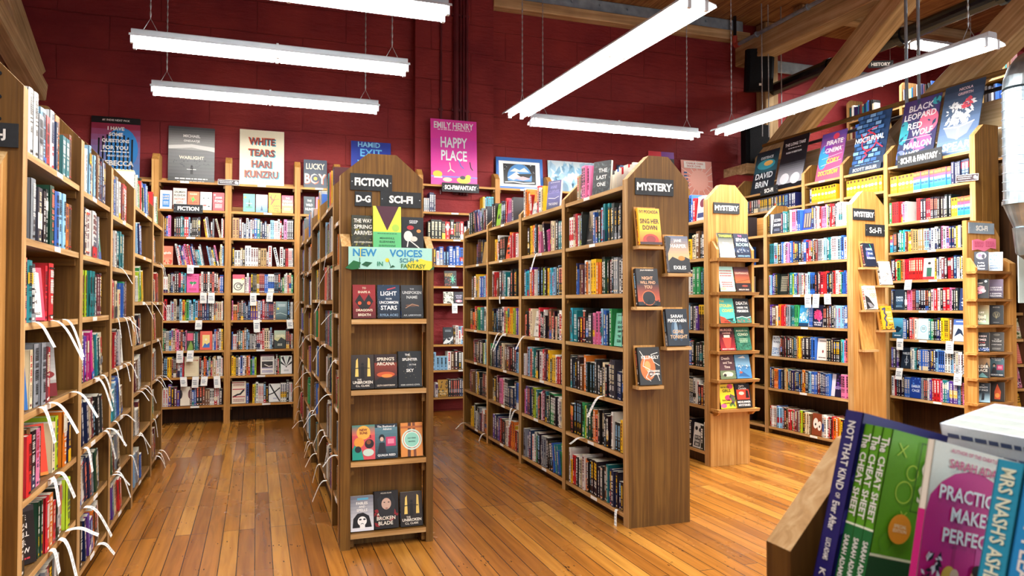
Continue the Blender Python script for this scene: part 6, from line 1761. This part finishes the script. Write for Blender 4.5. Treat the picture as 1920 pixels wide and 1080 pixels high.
rail_poster([('g', 0, 1, '#20304a', '#4a3a78'), ('e', .75, .6, .26, .3, '#d86a8a'), ('e', .6, .3, .3, .2, '#b85a90'), ('e', .1, .5, .14, .3, '#3aa0b0'), ('e', .9, .9, .12, .1, '#3aa8b8'), ('e', .1, .15, .14, .12, '#6a7ad0'), ('s', 0, 0, 1, 1, 26, .08, '#2a4a6a', 4), ('t', 'BLACK', .5, .86, .1, '#f2f2f6', .7), ('t', 'LEOPARD', .5, .73, .1, '#f2f2f6', .86), ('t', 'RED', .4, .58, .1, '#f2f2f6', .44), ('t', 'WOLF', .62, .46, .1, '#f2f2f6', .56), ('l', [.1, .38, .9, .38], .008, '#f2f2f6'), ('t', 'MARLON', .55, .27, .1, '#f2f2f6', .74), ('t', 'JAMES', .4, .13, .1, '#f2f2f6', .6)], '#2a2f52', 2.76, 3.24, .77,
            'jungle-coloured poster with stacked white capitals')
rail_poster([('g', 0, 1, '#6a86b0', '#22344c'), ('t', 'NICOLA', .55, .92, .04, '#e6c8d0', .5), ('t', 'GRIFFITH', .55, .85, .04, '#e6c8d0', .6), ('s', .15, .4, .8, .74, 60, .07, '#eef4fa', 5), ('s', .3, .42, .7, .6, 30, .09, '#dfeaf4', 8), ('s', .5, .64, .75, .76, 14, .07, '#e2566a', 3), ('p', [.12, .4, .88, .42, .74, .26, .5, .2, .26, .25], '#8a94a4'), ('l', [.12, .4, .5, .37, .88, .42], .03, '#c8d0da'), ('r', .48, .2, .53, .36, '#d8e0ea'), ('t', 'SPEAR', .52, .11, .11, '#f4f6fa', .84), ('x', .3, .02, .8, .04, 1, '#dfe6ee')], '#3a5474', 3.28, 3.74, .8,
            'blue poster of a white plume rising from a bowl')
# star placard
T = frame(7.19, 5.25, 1.5, -4)
mb = MB()
mb.box(0, .62, 0, .012, 0, .86, hexc('#c9dcd8'))
star = []
for i in range(10):
    a = math.pi / 2 + i * math.pi / 5 + .3
    r_ = .5 if i % 2 == 0 else .2
    star += [.6 + r_ * math.cos(a), .5 + r_ * .72 * math.sin(a)]
ops_draw(mb, [('p', star, '#f07a2a'), ('e', .6, .5, .2, .2, '#f2c62a'), ('o', .6, .5, .14, .03, '#e0982a')], .62, .86, Matrix.Identity(4))
tag(mb.build('placard', 'book', None, T), 'pale aqua placard with an orange paper star, under the metal duct', 'placard')


# ------------------------------------------------------------------ metal duct
def duct():
    X, Y, r = 6.66, 4.8, .165
    root = tag(empty('air_duct', frame(X, Y, 0)), 'shiny galvanised spiral duct bending away at its top', 'duct')
    mb = MB()
    mb.tube([(0, 0, 2.42), (0, 0, 3.46)], r, 28)
    mb.build('straight_pipe', 'duct', root)
    mb = MB()
    n = 5
    path = []
    for i in range(n + 1):
        a = math.pi / 2 * i / n
        path.append((.26 - .26 * math.cos(a), 0, 3.46 + .26 * math.sin(a)))
    path.append((1.6, 0, 3.72))
    mb.tube(path, r, 28)
    mb.build('elbow', 'duct', root)
    mb = MB()
    mb.tube([(.02, 0, 2.2), (.0, 0, 2.42)], [.1, r + .004], 28)
    mb.build('reducer', 'duct', root)
    for k in range(13):
        mb = MB()
        z = 2.44 + k * .083
        n2 = 28
        q = [((r + .003) * math.cos(2 * math.pi * i / n2), (r + .003) * math.sin(2 * math.pi * i / n2), z + .018 * math.sin(2 * math.pi * i / n2)) for i in range(n2 + 1)]
        mb.tube(q, .0035, 5, cap=False)
        mb.build('seam_ring', 'conduit', root)
    mb = MB()
    mb.tube([(0, 0, 2.405), (0, 0, 2.44)], r + .012, 28)
    mb.build('collar', 'duct', root)
    mb = MB()
    mb.tube([(0, 0, 2.2), (0.03, 0, 2.0), (.25, 0, 1.9), (.9, .1, 1.88)], .1, 20)
    mb.build('lower_pipe', 'duct', root)


duct()

# ------------------------------------------------------------------ paper strips on the shelf edges
STRIPS = {
    'L': [(0.15, 1.44), (0.44, 1.43), (0.65, 1.43), (0.84, 1.08), (0.28, 1.08), (0.43, 1.06), (0.58, 0.72), (0.47, 0.71), (0.65, 0.38), (0.79, 0.4), (0.49, 0.36), (1.55, 0.09), (1.57, 1.1), (1.39, 1.07), (1.69, 0.76), (1.77, 0.73), (1.15, 0.74), (1.18, 0.42), (1.95, 1.76), (2.03, 1.42), (2.17, 1.42), (2.3, 1.41), (2.45, 1.41), (1.98, 1.08), (2.34, 1.07), (2.45, 1.07), (2.0, 0.75), (2.26, 0.72), (2.63, 0.42), (2.0, 0.42), (2.09, 0.38), (2.63, 1.41), (3.05, 1.5), (3.44, 1.54), (2.97, 0.84), (3.16, 0.84), (3.37, 0.83), (3.1, 0.51), (3.0, 0.48), (3.96, 1.85), (4.19, 1.86), (4.35, 1.86), (4.22, 1.54), (4.09, 1.19), (3.97, 0.82), (4.2, 0.81), (4.36, 0.8), (3.91, 0.5), (4.14, 0.1), (4.29, 0.1), (4.42, 0.1)],
    'F': [(0.43, 1.86), (1.39, 1.85), (3.15, 1.81), (3.93, 1.87), (4.38, 1.75), (0.12, 1.52), (0.9, 1.54), (1.83, 1.5), (3.37, 1.51), (3.7, 1.5), (4.5, 1.44), (0.71, 1.21), (2.22, 1.19), (3.72, 1.21), (4.5, 1.12), (0.84, 0.87), (1.88, 0.85), (0.35, 0.52), (0.87, 0.52), (4.06, 0.88), (2.72, 0.55), (2.48, 0.54), (0.12, 0.2), (0.9, 0.2), (3.48, 0.52), (3.75, 0.52), (4.08, 0.52), (1.94, 0.17), (2.3, 0.2), (2.81, 0.22), (3.2, 0.2), (3.77, 0.2), (4.5, 0.52)],
    'M': [(2.5, 1.94), (1.42, 1.56), (1.42, 1.19), (1.63, 1.19), (2.2, 1.19), (3.76, 0.83), (3.44, 0.47), (1.79, 0.47), (1.91, 0.47), (0.12, 0.08), (0.88, 0.08), (3.98, 0.08)],
    'B': [(1.83, 1.96), (1.98, 1.62), (2.07, 1.62), (1.93, 1.28), (1.72, 0.91), (1.84, 0.91), (1.76, 0.59), (1.9, 0.59), (2.0, 0.59), (2.14, 0.59), (2.56, 1.62), (2.76, 1.62), (2.6, 1.28), (3.0, 1.28), (5.18, 1.49), (5.36, 0.58)],
    'T': [(2.61, 1.59), (2.73, 1.59), (2.88, 1.59)],
    'R': [(3.01, 1.756), (2.89, 1.09), (3.51, 1.09), (2.88, 0.76), (3.6, 0.76)],
}
for key, items in STRIPS.items():
    cs = CASES[key]
    cnt = {}
    rr = random.Random(ord(key))
    for x, z in items:
        best = None
        for bi, (a, b, zs) in enumerate(cs['bays']):
            if a - .03 <= x <= b + .03:
                for si, zz in enumerate(zs):
                    if best is None or abs(zz - z) < best[0]:
                        best = (abs(zz - z), bi, si, zz)
        _, bi, si, zz = best
        a, b, zs = cs['bays'][bi]
        x = min(max(x, a + .04), b - .04)
        bn = bi + 1 if cs['near'] == 0 else len(cs['bays']) - bi
        sn = len(zs) - si
        kk = (bn, sn)
        cnt[kk] = cnt.get(kk, 0) + 1
        mb = MB()
        if key in 'BTR':
            w = .038 if key == 'B' else .045
            L = rr.uniform(.1, .16)
            t = rr.uniform(-.012, .012)
            pts = [(0, .0055, .002), (0, -.004, .0025), (t * .3, -.012, -.03), (t, -.014 - rr.uniform(0, .02), -L)]
            nm = 'shelf_card'
            wd = 'white note card'
        else:
            w = (.024 if (key == 'L' and bi < 2) else .017)
            L = rr.uniform(.06, .2)
            sk = rr.uniform(-.13, .13)
            out = rr.uniform(.03, .13)
            pts = [(0, .0055, .002), (0, -.003, .004)]
            for i in range(1, 9):
                u = i / 8
                pts.append((sk * u, -.005 - out * (u ** .8), .005 + .008 * math.sin(min(u * 4.5, 3.14)) - L * u ** 1.35))
            nm = 'paper_strip'
            wd = 'white paper strip'
        P = [Vector(p) for p in pts]
        for i in range(len(P) - 1):
            p, q = P[i], P[i + 1]
            mb.face([(p.x - w, p.y, p.z), (p.x + w, p.y, p.z), (q.x + w, q.y, q.z), (q.x - w, q.y, q.z)], (1, 1, 1), 0)
            if i >= 2 and (key != 'F' or bi > 2):
                d = q - p
                nrm = Vector((0, d.z, -d.y)).normalized()
                if nrm.y > 0:
                    nrm = -nrm
                for e in (-.55, 0, .5):
                    f0, f1 = .3 + e * .4, .42 + e * .4
                    ha, hb = -w * rr.uniform(.6, .8), w * rr.uniform(.2, .8)
                    c0 = p + d * f0 + nrm * .0006
                    c1 = p + d * f1 + nrm * .0006
                    mb.face([(c0.x + ha, c0.y, c0.z), (c0.x + hb, c0.y, c0.z), (c1.x + hb, c1.y, c1.z), (c1.x + ha, c1.y, c1.z)], hexc('#9aa0a8'), 1)
        o = mb.build(nm, ['paper', 'book'], None, cs['M'] @ Matrix.Translation((x, 0, zz + .0006)))
        end = 'wall-corner end' if key == 'B' else 'aisle end'
        tag(o, '%s %s from %s, shelf %s down, bay %s, %s' % (ORD[cnt[kk] - 1], wd, end, ORD[sn - 1], ORD[bn - 1], cs['phrase']), 'paper slip', 'paper slips on the %s' % cs['phrase'])


# ------------------------------------------------------------------ the romance shelf close to the camera
FG = Matrix.Translation((.672, .765, 1.146)) @ Matrix.Rotation(R(-90), 4, 'Z') @ Matrix.Rotation(R(-15), 4, 'X')
root = tag(empty('display_shelf', FG), 'tilted wooden display shelf end with a sawn slanted top, close to the camera', 'shelf')
mb = MB()
mb.box(-.012, .62, -.012, .17, -.022, -.0005, mi=[0, 0, 1, 0, 0, 0])
mb.build('board', ['wood_x', 'edge_x'], root)
mb = MB()
mb.box(.0, .62, .172, .19, -.02, .1)
mb.build('back_board', 'wood_x', root)
mb = MB()
# end panel stands plumb: built in room directions
Ti = FG.inverted()
prof = [(.655, .0), (.84, .0), (.84, 1.33), (.775, 1.31), (.655, 1.178)]
v = [(x, .785, z) for x, z in prof] + [(x, .832, z) for x, z in prof]
n = len(prof)
fs = [tuple(range(n)), tuple(range(2 * n - 1, n - 1, -1))] + [(k, n + k, n + (k + 1) % n, (k + 1) % n) for k in range(n)]
mb.mesh(v, fs, (1, 1, 1), [0, 0, 0, 0, 1, 1, 0])
o = mb.build('end_panel', ['wood_z', 'edge_x'], None)
o.parent = root
o.matrix_local = Ti
n0 = len(OCC_V)
OCC_V.extend(mb.v)
OCC_F.extend(tuple(n0 + a for a in fc) for fc in mb.f)
mb = MB()
mb.box(.665, .68, .2, .785, .0, 1.11)
o = mb.build('front_board', 'wood_y', None)
o.parent = root
o.matrix_local = Ti


def spine_words(mb, words, h, th, hard=False):
    """Lettering down a spine: (text, height from foot 0..1, run length, letter height, colour)."""
    off = -.0008 - (.0045 if hard else 0)
    for k, (s, c, run, lh, col_) in enumerate(words):
        T = Matrix.Translation((off - k * .0001, th / 2, c * h)) @ Matrix.Rotation(R(-90), 4, 'Z') @ Matrix.Rotation(R(90), 4, 'Y')
        put_text(mb, s, T, lh, colr(col_), run * h, .02)


def fg_book(x, w, h, th, bg, words, ops, label, y=0.0, hard=False, yaw=0.0, pages=True, extra=None, roll=0.0):
    global N_FACE
    N_FACE += 1
    T = FG @ Matrix.Translation((x + th, y, .0003)) @ Matrix.Rotation(R(roll), 4, 'Y') @ Matrix.Rotation(R(90 + yaw), 4, 'Z')
    mb = MB()
    book_shell(mb, w, h, th, colr(bg), None, hard)
    if extra:
        off = -.0004 - (.0043 if hard else 0)
        for z0, z1, c in extra:
            mb.face([(off, th, z0 * h), (off, 0, z0 * h), (off, 0, z1 * h), (off, th, z1 * h)], colr(c))
    spine_words(mb, words, h, th, hard)
    if ops:
        ops_draw(mb, ops, w, h, Matrix.Identity(4))
    o = mb.build('book', 'book', None, T)
    mb = MB()
    book_pages(mb, w, h, th, None, hard)
    mb.build('page_block', 'pages', o)
    return tag(o, label, 'book', 'romance novels on the close shelf')


fg_book(0, .148, .222, .029, '#1d1c66', [('NOT THAT KIND', .74, .4, .0125, 'w'), ('OF', .507, .03, .0075, 'w'), ('Ever After', .39, .165, .012, 'w'), ('LUCI ADAMS', .2, .12, .0085, 'w'), ('K', .07, .04, .01, 'w')],
        [('s', 0, 0, 1, 1, 14, .16, '#3a2f94', 4)], 'navy book with white spine lettering, next to the slanted wooden end')
cheat = [('r', 0, 0, 1, .27, '#174a2c'), ('r', 0, .27, 1, .285, '#e8f0d8'), ('o', .25, .66, .1, .012, '#a8cf4a'), ('l', [.1, .86, .2, .93], .012, '#a8cf4a'), ('l', [.1, .93, .2, .86], .012, '#a8cf4a'), ('l', [.25, .5, .32, .55], .012, '#a8cf4a'), ('l', [.25, .55, .32, .5], .012, '#a8cf4a'), ('o', .3, .78, .07, .012, '#a8cf4a'), ('o', .15, .36, .08, .012, '#5a9a2a'),
         ('r', .34, .56, 1, .565, '#24501a'), ('r', .34, .96, 1, .965, '#24501a'), ('r', .34, .56, .35, .96, '#24501a'), ('t', 'CHEAT', .67, .82, .1, 'w', .56), ('t', 'SHEET', .67, .67, .1, 'w', .56), ('e', .26, .45, .13, .13, '#e8962a'), ('t', 'SPECIAL', .26, .465, .02, '#f6e6c8', .18), ('t', 'EDITION', .26, .44, .02, '#f6e6c8', .18), ('l', [.8, .32, .74, .16, .66, .04], .09, '#7a6a6a'), ('l', [.86, .06, .92, .16], .06, '#c89a7a')]
cw = [('The', .9, .09, .012, 'w'), ('CHEAT SHEET', .64, .38, .0098, 'w'), ('SARAH ADAMS', .21, .25, .0078, 'w')]
ex = [(0, .4, '#186a34'), (.4, .412, '#e8f0d8')]
lb = ('first of three matching green books, next to the navy one', 'middle of three matching green books', 'third matching green book, its cover showing an orange seal')
for k in range(3):
    fg_book(.031 + k * .0146, .138, .209, .0138, '#5a9e1e', cw, cheat if k == 2 else None, lb[k], y=.004, extra=ex)
fg_book(.133, .14, .207, .009, '#e6e0d0', [],
        [('e', .5, .5, .56, .56, '#d0207e'), ('r', 0, 0, 1, .52, '#d0207e'), ('r', .34, 0, .38, .56, '#b81a6c'), ('r', .6, 0, .95, .5, '#d84a94'), ('t', 'AUTHOR OF THE CHEAT SHEET', .5, .965, .022, '#c8507a', .8), ('t', 'SARAH ADAMS', .52, .895, .05, '#c83a72', .86), ('t', 'PRACTICE', .46, .735, .078, '#f6f2ee', .76),
         ('t', 'MAKES', .5, .625, .078, '#f6f2ee', .56), ('t', 'PERFECT', .5, .51, .078, '#f6f2ee', .76), ('e', .32, .29, .08, .09, '#e8b84a'), ('e', .38, .3, .05, .06, '#e8c0a0'), ('p', [.26, .2, .36, .22, .36, .08, .26, .06], '#f2f0ee'), ('p', [.25, .1, .4, .1, .42, 0, .24, 0], '#1f5a4a'),
         ('e', .62, .31, .07, .07, '#d8a888'), ('e', .63, .35, .07, .05, '#2a1a1a'), ('p', [.5, .22, .74, .22, .78, .1, .72, 0, .56, 0, .54, .1], '#22242a'), ('l', [.5, .18, .4, .17], .04, '#d8a888'), ('l', [.75, .1, .72, .02], .05, '#8a5a4a'), ('s', .02, .05, .2, .4, 26, .05, '#1f1f24', 4), ('s', .02, .08, .2, .4, 20, .04, '#f0e2e6', 5), ('e', .46, .1, .06, .05, '#e89a3a')],
        'pink and cream book with a drawn couple on its cover', y=.006, roll=-3, yaw=0, extra=[(0, .62, '#c41f78')])
fg_book(.212, .14, .2, .028, '#2596b8', [("MRS NASH'S ASHES", .66, .6, .016, '#e6ecd0'), ('SARAH ADLER', .16, .24, .011, '#17405a')], None, 'teal-blue book with slanted pale spine lettering', y=.0, roll=0, extra=[(.26, .32, '#1d5a70')])
fg_book(.242, .14, .205, .03, '#1f8fd0', [('BODY PLEASE', .62, .55, .015, 'w')], None, 'sky-blue book cut off at the frame edge', y=.0, extra=[(.12, .24, '#1a2438')])
# tall white books standing behind, their top edges seen from above
ST = Matrix.Translation((.881, .756, 1.337)) @ Matrix.Rotation(R(-90), 4, 'Z') @ Matrix.Rotation(R(12), 4, 'X')
mb = MB()
mb.box(-.01, .3, .0, .12, -.262, -.2365)
o = mb.build('riser', 'wood_x', root)
o.matrix_basis = FG.inverted() @ ST
for k in range(4):
    w, h, th = .16, .235, .026
    T = ST @ Matrix.Translation((0, k * .0265, -.236))
    mb = MB()
    book_shell(mb, w, h, th, hexc('#cbd5e8'), None, False)
    if k == 0:
        ops_draw(mb, [('x', .06, .9, .96, .95, 1, '#3a4a78'), ('x', .06, .8, .96, .87, 1, '#5a6a98'), ('t', 'SOMEDAY', .5, .6, .1, '#3a4a78', .8)], w, h, Matrix.Identity(4))
    o = mb.build('book', 'book', None, T)
    mb = MB()
    mb.box(.0014, w - .0008, .0014, th - .0014, .001, h - .0004)
    mb.build('page_block', 'stack_paper', o)
    N_FACE += 1
    tag(o, ('front white book of a stack behind the pink cover', 'second white book in the stack behind the pink cover', 'third white book in the stack behind the pink cover', 'rearmost white book in the stack behind the pink cover')[k], 'book', 'thick white books behind the romance novels')

# ------------------------------------------------------------------ settle which shelf books are built one by one
bvh = BVHTree.FromPolygons([Vector(p) for p in OCC_V], OCC_F)
CAMP = Vector((0, 0, CAM_H))
Rc = cam.rotation_euler.to_matrix()
RcT = Rc.transposed()


def project(p):
    q = RcT @ (p - CAMP)
    if q.z > -0.1:
        return None
    return (960 + CAM_F * q.x / -q.z, 540 - CAM_F * q.y / -q.z)


def seen(p):
    s = project(p)
    if s is None or not (0 < s[0] < 1920 and 0 < s[1] < 1080):
        return False
    d = p - CAMP
    L = d.length
    hit = bvh.ray_cast(CAMP, d.normalized(), L - .012)
    return hit[0] is None


def quad_area(ps):
    q = [project(p) for p in ps]
    if any(a is None for a in q):
        return 0
    return abs(sum(q[i][0] * q[(i + 1) % 4][1] - q[(i + 1) % 4][0] * q[i][1] for i in range(4))) / 2


for b in BOOKS:
    T, h, th, w = b['T'], b['h'], b['th'], b['w']
    if b['kind'] == 'face':
        qs = [(0, 0, 0), (w, 0, 0), (w, 0, h), (0, 0, h)]
        ts = [(w * u, -.004, h * v_) for u in (.15, .5, .85) for v_ in (.15, .5, .85)]
    else:
        qs = [(0, 0, 0), (0, th, 0), (0, th, h), (0, 0, h)]
        ts = [(-.006, th / 2, h * v_) for v_ in (.1, .35, .65, .9)]
    vis = sum(seen(T @ Vector(t)) for t in ts) / len(ts)
    b['score'] = vis * quad_area([T @ Vector(q) for q in qs])
    b['vis'] = vis
cand = sorted((b for b in BOOKS if b['score'] > 1), key=lambda b: -b['score'])
N_ONE = max(0, 300 - N_FACE)
one = cand[:N_ONE]
ids = set(id(b) for b in one)
rest = [b for b in BOOKS if id(b) not in ids]


def size_word(b):
    t = b['th']
    return 'thick' if t > .034 else 'slim' if t < .019 else 'tall' if b['h'] > .225 else 'small' if b['h'] < .18 else 'medium'


for b in one:
    key, cs = b['key'], CASES[b['key']]
    bn = b['bay'] + 1 if cs['near'] == 0 else len(cs['bays']) - b['bay']
    sn = len(cs['bays'][b['bay']][2]) - b['si']
    end = 'wall-corner end' if key == 'B' else 'aisle end'
    grp = 'books in bay %d of the %s' % (bn, cs['phrase'])
    if b['kind'] == 'face':
        cv = b['cv']
        o = make_book('book', b['w'], b['h'], b['th'], colr(cv['bg']), b['T'], 5, False, 'k', cv, None, True)
        tag(o, '%s, shelf %s down, bay %s, %s' % (cv['d'], ORD[sn - 1], ORD[bn - 1], cs['phrase']), 'book', grp)
    else:
        o = make_book('book', b['w'], b['h'], b['th'], b['col'], b['T'], b['seed'], b['hard'], b['ch'], fine=True)
        tag(o, '%s %s book %s from %s, shelf %s down, bay %s, %s' % (size_word(b), NAME[b['ch']], ORD[b['pos'] - 1], end, ORD[sn - 1], ORD[bn - 1], cs['phrase']), 'book', grp)

# every other book, too many to build one by one
mb = MB()
for b in rest:
    T, h, th, w = b['T'], b['h'], b['th'], b['w']
    if b['kind'] == 'face':
        cv = b['cv']
        c = colr(cv['bg'])
        mb.box(0, w, 0, th, 0, h, [PAL['i'], hexc('#e6dfce'), c, hexc('#e6dfce'), c, c], 0, T)
        if b['vis'] > 0:
            ops_draw(mb, cv['ops'], w, h, T)
    else:
        c = b['col']
        pg = hexc('#e2dac8')
        mb.box(0, w, 0, th, 0, h, [pg, pg, c, pg, c, c], 0, T)
        if b['key'] != 'Z':
            spine_art(mb, b['ch'], h, th, c, random.Random(b['seed']), T, False)
# the far side of the big mystery case: a row whose page edges show over its top
cs = CASES['M']
rr = random.Random(5)
x = 3.1
while x < 4.0:
    t = rr.uniform(.02, .04)
    h = rr.uniform(.17, .235)
    mb.box(x, x + t - .001, .26, .4, 2.302, 2.302 + h, [hexc('#e6dfce'), hexc('#e6dfce'), hexc('#e8e2d4'), PAL[rr.choice('wkrbe')], hexc('#e6dfce'), PAL[rr.choice('wkrbe')]], 0, cs['M'])
    x += t
# the other face of the banner case, seen only from further along
cs = CASES['F']
for a, b_, zs in cs['bays']:
    for z in zs:
        x = a + .02
        while x < b_ - .05:
            t = rr.uniform(.018, .036)
            c = PAL[rr.choice('wkrnbteigox')]
            mb.box(x, x + t - .001, .36, .5, z + .001, z + rr.uniform(.18, .23), [hexc('#e2dac8'), hexc('#e2dac8'), hexc('#e2dac8'), c, c, c], 0, cs['M'])
            x += t
o = mb.build('shelved_books', 'book')
o['kind'] = 'stuff'
o['label'] = 'the hundreds of smaller spines filling the further shelves'
o['category'] = 'books'
print('BOOKS total', len(BOOKS), 'one by one', len(one), 'faces', N_FACE, 'stuff', len(rest), 'candidates', len(cand))
